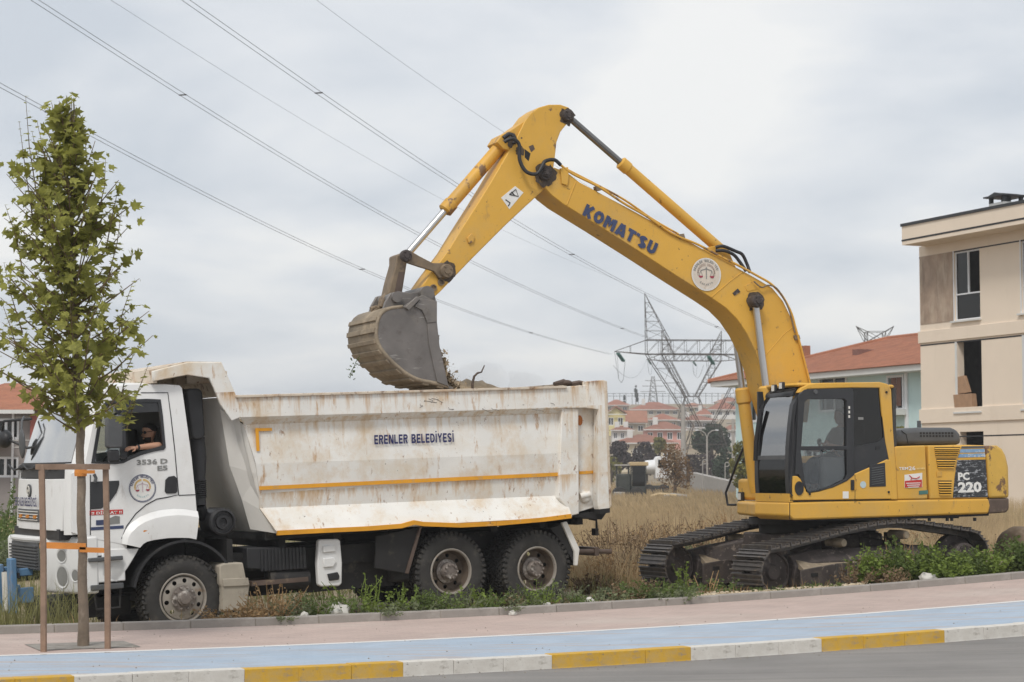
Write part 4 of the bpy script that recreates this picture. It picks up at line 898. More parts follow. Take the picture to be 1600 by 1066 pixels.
# --- cylinders
def cylinder(name, pa, pb, split, yl, rb, rr, bm_, rm_, r0=None):
    a, c = eq(*pa, yl), eq(*pb, yl); m = a.lerp(c, split); d = (c - a).normalized(); b = MB()
    b.tube([a - d * .05, a + d * .02, a + d * .10, m - d * .18, m - d * .16, m - d * .02, m], [rb * .85, rb, rb, rb, rb * 1.14, rb * 1.14, rb * .8], 18)
    o = b.build(name, bm_, exc, smooth=30)
    b = MB(); b.cyl(m - d * .05, c, rr, n=16); b.cyl(V((c.x, yl - .09, c.z)), V((c.x, yl + .09, c.z)), rr * 1.5, n=16); b.build('piston_rod', rm_, o, smooth=40)
    b = MB(); b.cyl(V((a.x, yl - .1, a.z)), V((a.x, yl + .1, a.z)), rb * .8, n=14); b.build('cylinder_eye', M['linksteel'], o, smooth=40)
    return o
ac = cylinder('arm_cylinder', (1128, 392), (886, 181), .665, 0, .085, .05, M['yellow'], M['chromedark'])
bc = cylinder('bucket_cylinder', (790, 220), (634, 400), .62, 0, .095, .052, M['yellowworn'], M['chrome'])
# bracket plates that hold the arm cylinder's foot
for y in (-.12, .09): plate('cylinder_bracket', [(1100, 388), (1122, 383), (1136, 386), (1150, 418), (1100, 392)], y, .03, M['yellow'], boom)
for (yl, nm) in ((-.36, 'near'), (.36, 'far')):
    a = eq(1181, 471, -BY - .10); a = V((a.x, yl, a.z)); foot = V((-1.02, yl, 1.45)); d = (foot - a).normalized(); ln = (foot - a).length
    b = MB(); m = a + d * ln * .44; b.tube([m, m + d * .03, m + d * .22, m + d * .25, foot - d * .1, foot], [.085, .115, .115, .095, .095, .08], 18); o = b.build('boom_cylinder', M['yellow'], exc, smooth=30)
    b = MB(); b.cyl(a, m + d * .05, .052, n=16); b.build('piston_rod', M['chrome'], o, smooth=40)
    b = MB(); b.cyl(a + V((0, -.07, 0)), a + V((0, .07, 0)), .10); b.build('cylinder_eye', M['trackframe'], o, smooth=40)
# --- hoses and pipes
def hose(name, pts, r, mat, parent):
    """smooth curve through pixel points (x, y, local depth)"""
    P = [eq(x, y, d) for x, y, d in pts]; Q = []
    for i in range(len(P) - 1):
        p0, p1, p2, p3 = P[max(i - 1, 0)], P[i], P[i + 1], P[min(i + 2, len(P) - 1)]
        for k in range(6):
            t = k / 6; Q.append(.5 * (2 * p1 + (p2 - p0) * t + (2 * p0 - 5 * p1 + 4 * p2 - p3) * t * t + (3 * p1 - p0 - 3 * p2 + p3) * t ** 3))
    Q.append(P[-1]); b = MB(); b.tube(Q, r, 7); return b.build(name, mat, parent, smooth=60)
hose('hose', [(788, 222, -.28), (800, 217, -.31), (811, 226, -.32), (812, 250, -.33), (822, 268, -.36), (838, 272, -.40), (846, 262, -.40), (852, 252, -.38), (866, 250, -.36), (876, 258, -.34)], .028, M['black'], boom)
hose('hose', [(786, 216, -.2), (796, 210, -.2), (804, 215, -.22), (803, 225, -.24)], .03, M['black'], arm)
hose('pipe', [(876, 258, -.3), (895, 272, -.3), (935, 292, -.3), (975, 318, -.3), (1010, 338, -.30), (1050, 365, -.30), (1090, 382, -.3), (1120, 398, -.3), (1150, 413, -.3)], .018, M['yellowworn'], boom)
hose('pipe', [(880, 262, -.24), (925, 285, -.24), (975, 312, -.24), (1020, 343, -.24), (1060, 366, -.24)], .016, M['yellowworn'], boom)
hose('hose', [(1118, 387, -.15), (1130, 385, -.2), (1150, 393, -.2), (1160, 398, -.2), (1167, 412, -.2), (1172, 426, -.25)], .026, M['black'], boom)
hose('hose', [(1118, 392, -.2), (1132, 392, -.25), (1146, 398, -.25), (1155, 408, -.25), (1166, 424, -.3)], .026, M['black'], boom)
hose('pipe', [(1150, 413, -.31), (1185, 432, -.31), (1205, 444, -.31), (1222, 462, -.31), (1236, 488, -.31), (1243, 512, -.31), (1252, 545, -.31), (1266, 600, -.31)], .018, M['yellowworn'], boom)
hose('pipe', [(1178, 440, -.33), (1190, 449, -.33), (1200, 446, -.33), (1215, 452, -.33), (1232, 482, -.33), (1242, 520, -.33)], .012, M['linksteel'], boom)
for px in ((936, 294), (1066, 369), (1246, 527)): plate('pipe_clamp', [(px[0] - 5, px[1] - 3), (px[0] + 3, px[1] - 4), (px[0] + 5, px[1] + 3), (px[0] - 3, px[1] + 5)], -BY - .03, .1, M['linksteel'], boom, .004)
# --- bucket linkage
for y in (-.30, .24): 
    b = MB(); b.prism(epoly([(628, 395), (640, 391), (655, 400), (676, 411), (692, 411), (705, 417), (707, 428), (698, 436), (686, 434), (678, 424), (655, 417), (637, 411), (628, 405)], y), (0, .06, 0)); b.build('rocker_link', M['linksteel'], exc, bevel=.01)
b = MB(); b.prism(epoly([(619, 399), (628, 395), (637, 400), (636, 412), (628, 462), (620, 470), (609, 470), (606, 462), (611, 440), (619, 412)], -.16), (0, .32, 0)); b.build('push_link', M['linksteel'], exc, bevel=.02)
b = MB(); b.prism(epoly([(623, 425), (632, 425), (626, 462), (616, 460)], -.165), (0, .01, 0)); b.build('link_groove', M['brownsteel'], exc)
pin((634, 400), -.34, .085, exc, 'trackframe', .05)
# --- bucket
KY = .60
side = [(595, 491), (601, 487), (612, 479), (628, 478), (636, 472), (655, 463), (668, 455), (680, 462), (682, 472), (683, 505), (687, 540), (694, 572), (701, 603), (694, 603), (678, 598), (655, 594), (636, 585), (617, 569), (603, 555), (592, 540), (588, 525), (589, 510)]
# side plates
sidl = [(594, 491), (607, 481.5), (630, 479), (648, 467), (660, 461), (682, 471), (683, 505), (687, 540), (694, 572), (701, 604), (678, 598), (655, 594), (636, 585), (617, 569), (603, 555), (592, 540), (588, 525), (589, 507)]
for y in (-KY, KY - .03):
    b = MB(); L_ = [V((p.x, y, p.z)) for p in epoly(sidl, -KY)]; b.prism(L_, (0, .03, 0)); sp = b.build('bucket_side', M['bucket'], exc, bevel=.006)
back = [(682, 471), (660, 461), (648, 467), (630, 479), (607, 481.5), (594, 491), (589, 507), (588, 525), (592, 540), (603, 555), (617, 569), (636, 585), (655, 594), (678, 598), (701, 604)]
bk = [V((p.x, 0, p.z)) for p in epoly(back, -KY)][3:]
# smooth the back curve
def chaikin(P, n=2):
    for _ in range(n):
        Q = [P[0]]
        for a, c in zip(P, P[1:]): Q += [a.lerp(c, .25), a.lerp(c, .75)]
        P = Q + [P[-1]]
    return P
bk = chaikin(bk, 1)
b = MB(); b.loft([[p + V((0, -KY - .005, 0)) for p in bk], [p + V((0, KY + .005, 0)) for p in bk]], cap=False, close=False); sh = b.build('bucket_shell', M['bucketdirt'], exc, smooth=30); q_ = sh.modifiers.new('thick', 'SOLIDIFY'); q_.thickness = .045; q_.offset = 0
cen = V((0, 0, 0))
for p in bk: cen += p
cen /= len(bk)
for k in range(5, len(bk) - 2, 2):      # wear straps across the back
    p, q = bk[k], bk[k + 1]; d = (q - p); nrm = V((d.z, 0, -d.x)).normalized(); 
    if nrm.dot(p - cen) < 0: nrm = -nrm
    b = MB(); b.prism([p + nrm * .018 + d * .05, q + nrm * .018 - d * .05, q + nrm * .05 - d * .08, p + nrm * .05 + d * .08], (0, 0, 0))
    m = (p + q) / 2 + nrm * .035; b = MB(); R = Matrix((d.normalized(), V((0, 1, 0)), nrm)).transposed()
    b.box(m, (d.length * .86, 2 * KY - .02, .03), R); b.build('wear_strap', M['bucketdirt'], sh, bevel=.006)
# ears, edge strips
for y in (-.33, .27): 
    b = MB(); b.prism([V((p.x, y, p.z)) for p in epoly([(596, 492), (602, 472), (610, 458), (622, 455), (640, 458), (657, 455), (668, 448), (678, 452), (682, 472), (668, 474), (640, 482), (610, 486)], -.33)], (0, .06, 0)); b.build('bucket_ear', M['bucket'], exc, bevel=.01)
b = MB(); b.prism(epoly([(648, 479), (657, 466), (683, 471), (683, 503), (668, 505), (660, 485)], -KY - .03), (0, .04, 0)); b.build('side_plate', M['bucket'], exc, bevel=.006)
b = MB(); b.prism(epoly([(668, 505), (683, 503), (687, 540), (694, 572), (701, 604), (683, 597), (677, 570), (670, 535)], -KY - .022), (0, .03, 0)); b.build('side_cutter', M['bucket'], exc, bevel=.006)
b = MB(); b.prism(epoly([(633, 480), (652, 463), (657, 467), (639, 485)], -KY - .06), (0, .07, 0)); b.build('stiffener', M['bucket'], exc, bevel=.006)
c0 = eq(668, 458, -.4); b = MB(); b.cyl(c0, c0 + V((0, .8, 0)), .10, n=20); b.build('bucket_pin', M['bucket'], exc, smooth=40)
c0 = eq(621, 464, -.4); b = MB(); b.cyl(c0, c0 + V((0, .8, 0)), .075, n=20); b.build('bucket_pin', M['bucket'], exc, smooth=40)
hk = [eq(x, y, 0) for x, y in ((598, 475), (590, 482), (581, 489), (580, 482), (587, 480), (592, 484))]; b = MB(); b.tube(hk, .03, 8); b.tube([eq(605, 462, 0), eq(599, 470, 0), eq(595, 480, 0)], [.05, .07, .05], 8); b.build('lifting_hook', M['linksteel'], exc, smooth=60)
for k in range(5):   # teeth along the cutting edge
    y = -KY + .1 + k * (2 * KY - .2) / 4; p = bk[-1]; d = (bk[-1] - bk[-2]).normalized(); u = V((-d.z, 0, d.x)); b = MB()
    b.loft([[p - d * .08 + V((0, y + sy * .05 , 0)) + u * sz * .04 for sy, sz in ((-1, -1), (1, -1), (1, 1), (-1, 1))], [p + d * .10 + V((0, y + sy * .025, 0)) + u * sz * .012 for sy, sz in ((-1, -1), (1, -1), (1, 1), (-1, 1))]]); b.build('tooth', M['bucket'], exc, bevel=.005)
# soil sliding out of the bucket
so = MB(); rs = random.Random(5)
rows = []
for i in range(15):
    t = i / 14; p = eq(683 + 19 * t, 476 + 130 * t, -KY); q = []
    for j in range(11):
        y = -KY + .05 + (2 * KY - .1) * j / 10; bul = (.30 * ss(t * 1.5 - .35) + .12 * noise.noise(V((t * 6, y * 5, 0))) * ss(t * 3)) - .08
        q.append(E.w(V((p.x + bul, y, p.z))))
    rows.append(q)
for (px, py, rx, ry, rz, sd) in ((698, 578, .10, .50, .24, 1.0), (706, 594, .14, .48, .13, 2.0), (712, 603, .20, .45, .10, 3.0), (691, 545, .06, .45, .26, 4.0)):
    bm = bmesh.new(); bmesh.ops.create_icosphere(bm, subdivisions=4, radius=1); c_ = eq(px, py, -KY); c_.y = 0; q = []
    for v in bm.verts:
        d = v.co.normalized(); k = 1 + .35 * noise.noise(d * 2.2 + V((sd, 0, 0))) + .28 * noise.noise(d * 5 + V((0, sd, 0))) + .2 * noise.noise(d * 11 + V((0, 0, sd))); q.append(E.w(c_ + V((d.x * rx * k, d.y * ry * k, d.z * rz * k))))
    so.add(q, [tuple(v.index for v in f.verts) for f in bm.faces]); bm.free()
for k in range(1100):
    t = rs.random(); yy = rs.uniform(-.55, .5); p = eq(690 + 12 * t, 545 + 58 * t, -KY); p = V((p.x + abs(rs.gauss(.05, .10)) * (.35 + 1.6 * t), yy, p.z - .05 * t)); r = rs.choice((.006, .01, .014, .02, .028))
    so.add([E.w(p + V((rs.uniform(-r, r), rs.uniform(-r, r), rs.uniform(-r, r)))) for _ in range(4)], [(0, 1, 2), (0, 2, 3), (0, 3, 1), (1, 3, 2)])
o = so.build('falling_soil', M['soil'], None); tag(o, 'brown soil sliding out of the tilted excavator bucket', 'soil', kind='stuff')
# twig hanging below the bucket
b = MB(); pts = [eq(x, y, .1) for x, y in ((556, 566), (553, 574), (549, 580), (547, 590))]; b.tube([E.w(p) for p in [eq(562, 556, .1)] + pts], .006, 4)
for k in range(22):
    p = pts[k % 4] + V((rs.uniform(-.06, .06), rs.uniform(-.05, .05), rs.uniform(-.05, .06))); a, c = V((rs.uniform(-1, 1), rs.uniform(-1, 1), rs.uniform(-1, 1))) * .022, V((rs.uniform(-1, 1), rs.uniform(-1, 1), rs.uniform(-1, 1))) * .022
    b.face([E.w(p + a), E.w(p + c), E.w(p - a), E.w(p - c)])
M['weed'] = pm('weed_green', (.085, .125, .035), .7, var=.35, vs=3, trans=.3)
o = b.build('hanging_twig', M['weed']); tag(o, 'small leafy twig caught on the underside of the excavator bucket', 'twig')

# --- upper structure
deck = [(1233, 785), (1300, 783), (1400, 781.5), (1545, 779), (1548, 790), (1545, 803), (1400, 808), (1290, 811.5), (1240, 813), (1232, 806)]
b = MB(); b.prism(epoly(deck, -1.37), (0, 1.0, 0)); b.build('deck', M['yellow'], exc, bevel=.03, seg=3)
b = MB(); b.boxb(-.37, 2.28, -.36, 1.36, 1.09, 1.325); b.build('deck', M['yellow'], exc, bevel=.03, seg=3)
b = MB(); b.prism(epoly([(1238, 808), (1400, 806), (1545, 800), (1545, 806), (1400, 812), (1240, 814)], -1.33), (0, .95, 0)); b.boxb(-.3, 2.2, -.3, 1.3, 1.05, 1.1); b.build('deck_underside', M['chassis'], exc)
weld('deck_seam', [(1234, 786), (1234, 812)], -1.375, .006, M['chassis'], exc)
for px in (1420, 1452, 1480, 1487, 1523): b = MB(); p = eq(px, 809, -1.3); b.cyl(p, p - V((0, 0, .05)), .025, n=8); b.build('bolt', M['chassis'], exc)
# front part of the deck on the far side, storage box, steps
fd = E.unx(1146, 804, -1.0)
b = MB(); b.prism([V((-1.42, -.375, 1.10)), V((-1.42, -.375, 1.315)), V((-.80, 1.34, 1.315)), V((-.80, 1.34, 1.10))], (.6, 0, 0)); b.build('front_deck', M['yellow'], exc, bevel=.04, seg=3)
b = MB(); b.boxb(-.78, .9, .62, 1.36, 1.33, 1.66); b.build('storage_box', M['yellow'], exc, bevel=.05, seg=3)
b = MB(); b.boxb(.3, 1.2, .70, 1.36, 1.70, 2.02); b.build('fuel_tank', M['yellow'], exc, bevel=.05, seg=3)
c = E.unx(1158, 776, -.81); b = MB(); b.box(c, (.06, .12, .14)); lo_ = b.build('work_lamp', M['black'], exc, bevel=.01); b = MB(); b.box(c - V((.035, 0, 0)), (.01, .08, .10)); b.build('lens', M['lamp'], lo_)
b = MB(); rl = [E.unx(x, y, xx) for x, y, xx in ((1150, 789, -.85), (1137, 789, -.90), (1134, 770, -.90), (1140, 755, -.88), (1152, 722, -.85), (1164, 695, -.8), (1174, 686, -.6))]; b.tube(rl, .02, 7); b.tube([E.unx(1162, 702, -.8), E.unx(1178, 702, -.6)], .02); b.build('handrail', M['black'], exc, smooth=60)
b = MB(); p = E.unx(1170, 750, -.6); b.prism([p + V((0, -.10, -.05)), p + V((0, .06, -.05)), p + V((0, .06, .05)), p + V((0, 0, .28)), p + V((0, -.05, .20))], (.05, 0, 0)); b.build('blue_cover', M['navy2'], exc)
# house side panels behind the cab
hp1 = [(1398, 699), (1402, 697.5), (1446, 696), (1450, 780), (1402, 781)]
b = MB(); b.prism(epoly(hp1, -1.36), (0, .9, 0)); sd1 = b.build('side_door', M['yellow'], exc, bevel=.02, seg=3)
b = MB(); b.prism(epoly([(1450.5, 696), (1538, 696), (1541, 718), (1544, 779), (1453, 780)], -1.36), (0, .9, 0)); sd2 = b.build('engine_door', M['yellow'], exc, bevel=.02, seg=3)
b = MB(); b.prism(epoly([(1398, 697), (1500, 695), (1540, 696), (1540, 779), (1398, 780)], -.5), (0, 1.85, 0)); b.build('engine_bay', M['yellow'], exc, bevel=.02)
def louvre(px, n, slats=True):
    b = MB(); b.prism(epoly(px, -1.363), (0, .004, 0)); o = b.build('louvre', M['chassis'], sd2)
    (x0, y0), (x1, y1), (x2, y2), (x3, y3) = px
    for k in range(n):
        t0, t1 = (k + .45) / n, (k + 1) / n
        pts = [(x0 + (x3 - x0) * t0, y0 + (y3 - y0) * t0), (x1 + (x2 - x1) * t0, y1 + (y2 - y1) * t0), (x1 + (x2 - x1) * t1, y1 + (y2 - y1) * t1), (x0 + (x3 - x0) * t1, y0 + (y3 - y0) * t1)]
        q = epoly(pts, -1.37); b = MB(); b.prism([q[0] + V((0, .006, 0)), q[1] + V((0, .006, 0)), q[2] + V((0, -.018, 0)), q[3] + V((0, -.018, 0))], (0, .006, 0)); b.build('slat', M['yellow'], o)
louvre([(1460, 699), (1500, 699), (1495, 714.5), (1462, 714.5)], 5); louvre([(1463, 717), (1494, 717), (1490, 731.5), (1465, 731.5)], 4); louvre([(1466, 751), (1487, 751), (1486, 774), (1468, 774)], 6)
plate('door_catch', [(1464, 737), (1472, 736.5), (1472, 744.5), (1464, 745)], -1.372, .01, M['yellowworn'], sd2, .002)
plate('model_panel', [(1496, 719), (1540, 718), (1543.5, 777), (1489, 778), (1492, 745)], -1.366, .006, pm('scratched_black_film', (.032, .034, .038), .35, var=.2, layers=[((.35, .36, .38), .34, 12, .02, (1, 1, 3)), ((.18, .19, .2), .3, 25, .03, (.5, 1, 2))]), sd2, 0)
plate('stripe_band', [(1503, 697.5), (1537, 697), (1538.5, 700), (1502, 701)], -1.366, .006, M['greyplastic'], sd2, 0)
M['ltblue'] = pm('blue_film', (.20, .33, .50), .4, var=.1, layers=[((.55, .56, .57), .4, 14, .03, (1, 1, 2))])
plate('stripe_band', [(1501, 702), (1538.5, 701.5), (1539, 707), (1499.5, 707.5)], -1.366, .006, M['ltblue'], sd2, 0)
plate('stripe_band', [(1499, 709.5), (1539, 708.5), (1540, 714), (1497, 715)], -1.366, .006, M['ltblue'], sd2, 0)
for s_, pa, pb, h in (('PC', (1497, 750), (1515, 749.5), 11.5), ('220', (1497, 769), (1534, 768), 15.5)):
    a, c = eq(*pa, -1.375), eq(*pb, -1.375); xd = (c - a).normalized(); text_mesh('model_lettering', s_, a, xd, V((-xd.z, 0, xd.x)), (c - a).length, h / 104, M['letterwhite'], sd2, .045, 0, 0)
for s_, pa, pb, h in (('TEM', (1405, 734.5), (1419, 734), 4.2), ('26', (1420, 735), (1430.5, 734.5), 6)):
    a, c = eq(*pa, -1.366), eq(*pb, -1.366); xd = (c - a).normalized(); text_mesh('door_lettering', s_, a, xd, V((-xd.z, 0, xd.x)), (c - a).length, h / 104, M['letterwhite'], sd1, .02, 0, 0)
plate('faded_print', [(1432, 734), (1445, 733.4), (1445, 730.6), (1432, 731.2)], -1.367, .002, pm('faded_print', (.66, .45, .16), .5, var=.2, vs=30), sd1, 0)
plate('warning_decal', [(1413.5, 742), (1441, 739), (1441, 761.5), (1413.5, 762.5)], -1.366, .005, M['letterwhite'], sd1, 0)
plate('decal_band', [(1414, 751.5), (1440.5, 749.5), (1440.5, 761), (1414, 762)], -1.369, .003, M['redprint'], sd1, 0)
for i in range(3):
    y = 754 + i * 3.1; x0 = 1416 + (0, 1.5, 3)[i]; plate('decal_print', [(x0, y + 1.9), (1438.5 - (0, 1, 2.5)[i], y + 1.3), (1438.5 - (0, 1, 2.5)[i], y + .1), (x0, y + .7)], -1.373, .002, M['letterwhite'], sd1, 0)
b = MB(); b.tube([eq(x, y, -1.371) for x, y in ((1421, 743), (1425, 747), (1432, 748), (1437, 745))], .008, 4); b.tube([eq(x, y, -1.371) for x, y in ((1425, 747), (1423, 750))], .007, 4); b.build('decal_drawing', M['redprint'], sd1)
plate('small_decal', [(1436, 767), (1450, 766), (1450, 772), (1436, 773)], -1.367, .004, pm('small_decal', (.06, .16, .14), .5, dirt=(.4, .4, .1), damt=.3, ds=30), sd1, 0)
# counterweight: rounded rear block
cw = [(1540, 696.5), (1558, 696), (1566, 702), (1571, 712), (1575, 730), (1576, 778), (1546, 779), (1543, 718)]
xb = eq(1546, 779, -1.37).x
prof = [(p.x, p.z) for p in epoly(cw, -1.37)]
b = MB(); rings = []
for i in range(13):
    t = -1 + 2 * i / 12; y = t * 1.37; k = .55 * (1 - t * t)
    x0 = min(p[0] for p in prof); xm = max(p[0] for p in prof)
    rings.append([V((x + k * (x - x0) / (xm - x0), y, z)) for x, z in prof])
b.loft(rings); b.build('counterweight', M['cwt'], exc, smooth=35, bevel=.04, seg=3)
cb_ = [(1545, 779.5), (1576, 779), (1576, 795), (1572, 801), (1545, 803)]; prof = [(p.x, p.z) for p in epoly(cb_, -1.365)]
b = MB(); rings = []
for i in range(13):
    t = -1 + 2 * i / 12; y = t * 1.365; k = .55 * (1 - t * t); x0 = min(p[0] for p in prof); xm = max(p[0] for p in prof)
    rings.append([V((x + k * (x - x0) / (xm - x0), y, z)) for x, z in prof])
b.loft(rings); b.build('counterweight_base', M['brownsteel'], exc, smooth=35, bevel=.02)
# engine hood
b = MB(); hd = [(1397, 696), (1397, 678), (1408, 672), (1424, 669.5), (1438, 668), (1488, 668), (1497, 671), (1502, 679), (1504, 695)]
b.prism(epoly(hd, -1.0), (0, 1.5, 0)); hood = b.build('engine_hood', M['greyplastic'], exc, bevel=.07, seg=3)
for r_ in range(3):
    for k in range(11):
        x = 1437 + k * 4.9 + r_ * .3; y0 = (671.2, 675.5, 680)[r_]; b = MB(); q = epoly([(x, y0), (x + 3, y0), (x + 3, y0 + (1.8 if r_ == 0 else 3.0)), (x, y0 + (1.8 if r_ == 0 else 3.0))], -1.003 + (.03 if r_ == 0 else 0)); b.prism(q, (0, .012, 0)); b.build('hood_slot', M['chassis'], hood)
weld('hood_seam', [(1408, 673), (1416, 679), (1419, 694)], -1.002, .006, M['chassis'], hood)
b = MB(); p = eq(1436, 668, -.8); b.cyl(p, p + V((0, 0, .10)), .03); b.build('hood_stack', M['greyplastic'], hood)
# --- cab
cab_out = [(1240, 782), (1237, 742), (1240, 690), (1245, 640), (1248, 618), (1252, 608), (1262, 601.5), (1275, 600), (1374, 598.5), (1385, 601), (1391, 609), (1394, 673), (1399, 740), (1401, 780)]
dw1 = [(1256, 629), (1261, 624), (1318, 623.5), (1322, 627), (1322, 697), (1251, 697.5)]
dw2 = [(1250, 704), (1322, 703), (1323, 742), (1320, 749), (1300, 759), (1280, 766), (1263, 769), (1259, 765), (1256, 748)]
rw = [(1332.5, 606), (1374, 605), (1376, 620), (1381, 684), (1371, 691), (1334.5, 697.5)]
b = MB(); cut_plate(b, exz(cab_out), [exz(dw1), exz(dw2), exz(rw)], -1.37, .05); cabe = b.build('cab_frame', M['blackpaint'], exc)
# yellow surrounds: roof rail, rear pillar, lower skirt
b = MB(); b.prism(epoly([(1247, 614), (1252, 606), (1263, 600.5), (1276, 598.5), (1375, 597), (1387, 600), (1393, 609), (1396, 673), (1401, 740), (1403, 781), (1393, 781), (1390, 720), (1384, 690), (1378, 640), (1375, 606), (1332, 606), (1262, 608), (1254, 614)], -1.385), (0, .09, 0)); b.build('cab_surround', M['yellow'], cabe, bevel=.015, seg=3)
b = MB(); b.prism(epoly([(1239, 782), (1238, 744), (1246, 744), (1252, 749), (1257, 757), (1260, 768.5), (1264, 770.5), (1281, 768), (1301, 761), (1322, 751), (1330, 743), (1360, 730), (1386, 718), (1393, 719), (1396, 780)], -1.384), (0, .06, 0)); lowp = b.build('cab_lower_panel', M['yellow'], cabe, bevel=.012)
weld('panel_seam', [(1336, 742), (1336, 781)], -1.385, .004, M['chassis'], lowp)
b = MB(); b.lathe([(.10, 0), (.10, -.012), (.085, -.012), (.0005, -.004)], eq(1248.5, 763, -1.386), (0, 1, 0), 22)
for v in b.v: v.x = eq(1248.5, 763, -1.386).x + (v.x - eq(1248.5, 763, -1.386).x) * .72
b.build('fuel_cap', M['black'], lowp)
plate('vent_panel', [(1359, 727), (1383, 723), (1384.5, 760), (1359, 761)], -1.392, .02, M['blackpaint'], lowp, .004)
for k in range(8):
    y = 731 + k * 3.6; b = MB(); b.tube([eq(1362, y + 1, -1.397), eq(1381, y - 2, -1.397)], .008, 4); b.build('vent_slat', M['greyplastic'], lowp)
plate('door_handle', [(1330, 750), (1335, 750), (1335, 766), (1330, 766)], -1.40, .02, M['black'], lowp, .004)
plate('handle_plate', [(1336, 748), (1339, 748), (1339, 766), (1336, 766)], -1.39, .01, M['yellowworn'], lowp, .002)
plate('small_decal', [(1317, 768), (1326, 768), (1326, 779), (1317, 779)], -1.388, .004, M['letterwhite'], lowp, 0)
b = MB(); b.lathe([(.05, 0), (.05, -.004), (.0005, -.004)], eq(1348.5, 757.5, -1.386), (0, 1, 0), 20); b.build('round_decal', pm('pale_blue_decal', (.45, .56, .60), .5), lowp)
for px in ((1388.5, 769), (1265, 772), (1385, 613)): b = MB(); b.lathe([(.018, 0), (.018, -.01), (.0005, -.01)], eq(*px, -1.392), (0, 1, 0), 8); b.build('bolt', M['chassis'], lowp)
# door frame ridge, hinges
b = MB(); cut_plate(b, exz([(1247, 616), (1256, 609), (1330, 607), (1332.5, 612), (1334, 742), (1322, 752), (1300, 762), (1262, 771), (1255, 760), (1247, 742), (1241, 741)]), [exz(dw1), exz(dw2)], -1.392, .03); dr = b.build('cab_door', M['blackpaint'], cabe, bevel=.006)
for (px, nm) in ((dw1, 'door_window'), (dw2, 'lower_door_window'), (rw, 'rear_side_window')):
    b = MB(); b.prism(epoly(px, -1.352), (0, .008, 0)); b.build(nm, M['darkglass'] if px is rw else M['smokeglass'], cabe)
for y in (637, 644, 651): b = MB(); b.boxb(*(lambda p: (p.x - .012, p.x + .012, p.y - .012, p.y, p.z - .02, p.z + .02))(eq(1326.5, y, -1.392))); b.build('hinge_bolt', M['lamp'], dr)
weld('door_grip', [(1288, 702), (1292, 706), (1299, 706), (1302, 702)], -1.40, .012, M['greyplastic'], dr)
b = MB(); b.lathe([(.035, 0), (.03, -.02), (.0005, -.02)], eq(1274, 612.5, -1.392), (0, 1, 0), 12); b.build('lock', M['greyplastic'], dr)
plate('latch_mark', [(1341, 652), (1349, 652), (1349, 656), (1341, 656)], -1.36, .004, M['greyletter'], cabe, 0)
plate('rear_latch', [(1368, 697.5), (1376, 696.5), (1376, 702), (1368, 703)], -1.378, .012, M['black'], cabe, .003)
# front face of the cab: frame with two panes; local plane follows the front pillar
def cf(t, v):  # t 0..1 from near (y -1.37) to far (-.37); v = height
    xs = [(1.08, -1.43), (1.34, -1.43), (1.75, -1.46), (2.3, -1.43), (2.75, -1.36), (2.92, -1.30), (3.02, -1.15)]
    return V((interp(v, xs), -1.365 + .98 * t, v))
def fpane(name, t0, t1, v0, v1, d, mat, parent=cabe, n=6, th=.01):
    b = MB(); rows = []
    for k in range(n + 1):
        v = v0 + (v1 - v0) * k / n; rows.append([cf(t0, v) + V((d, 0, 0)), cf(t1, v) + V((d, 0, 0)), cf(t1, v) + V((d + th, 0, 0)), cf(t0, v) + V((d + th, 0, 0))])
    b.loft(rows); return b.build(name, mat, parent, smooth=40)
for t0, t1 in ((0, .10), (.90, 1.0)): fpane('front_pillar', t0, t1, 1.34, 3.0, 0, M['blackpaint'], th=.06)
fpane('front_crossbar', .10, .90, 1.94, 2.0, 0, M['greyplastic'], th=.04); fpane('front_header', .10, .90, 2.86, 3.02, 0, M['blackpaint'], th=.05)
fpane('front_sill', 0, 1, 1.33, 1.45, -.01, M['yellow'], th=.06)
fpane('front_window', .10, .90, 2.0, 2.87, .015, glass('front_glass', (.42, .43, .43), .33, .04)); fpane('lower_front_window', .10, .90, 1.44, 1.94, .015, M['darkglass'])
b = MB(); b.boxb(-1.28, .36, -1.36, -.39, 2.99, 3.045); b.build('cab_roof', M['yellow'], cabe, bevel=.03)
b = MB(); b.boxb(-1.40, .38, -.42, -.385, 1.33, 1.9); b.boxb(-1.40, -1.1, -.42, -.385, 1.33, 2.95); b.boxb(.2, .38, -.42, -.385, 1.33, 3.0); b.build('cab_far_side', M['blackpaint'], cabe)
b = MB(); b.boxb(-1.35, .2, -.408, -.40, 1.9, 2.95); b.build('far_window', M['smokeglass'], cabe)
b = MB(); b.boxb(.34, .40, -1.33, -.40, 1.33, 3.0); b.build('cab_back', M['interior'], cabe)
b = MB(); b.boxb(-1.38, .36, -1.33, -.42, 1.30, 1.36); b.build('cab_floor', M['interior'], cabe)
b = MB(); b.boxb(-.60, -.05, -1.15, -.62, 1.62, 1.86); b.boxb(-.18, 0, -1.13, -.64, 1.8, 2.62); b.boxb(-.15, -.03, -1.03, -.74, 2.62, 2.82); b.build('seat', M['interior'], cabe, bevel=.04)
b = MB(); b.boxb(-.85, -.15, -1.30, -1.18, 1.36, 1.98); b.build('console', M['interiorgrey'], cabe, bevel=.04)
b = MB(); b.cyl((-.8, -1.24, 1.95), (-.86, -1.24, 2.18), .02); b.ell((-.86, -1.24, 2.2), (.035, .035, .05)); b.build('joystick', M['interior'], cabe)
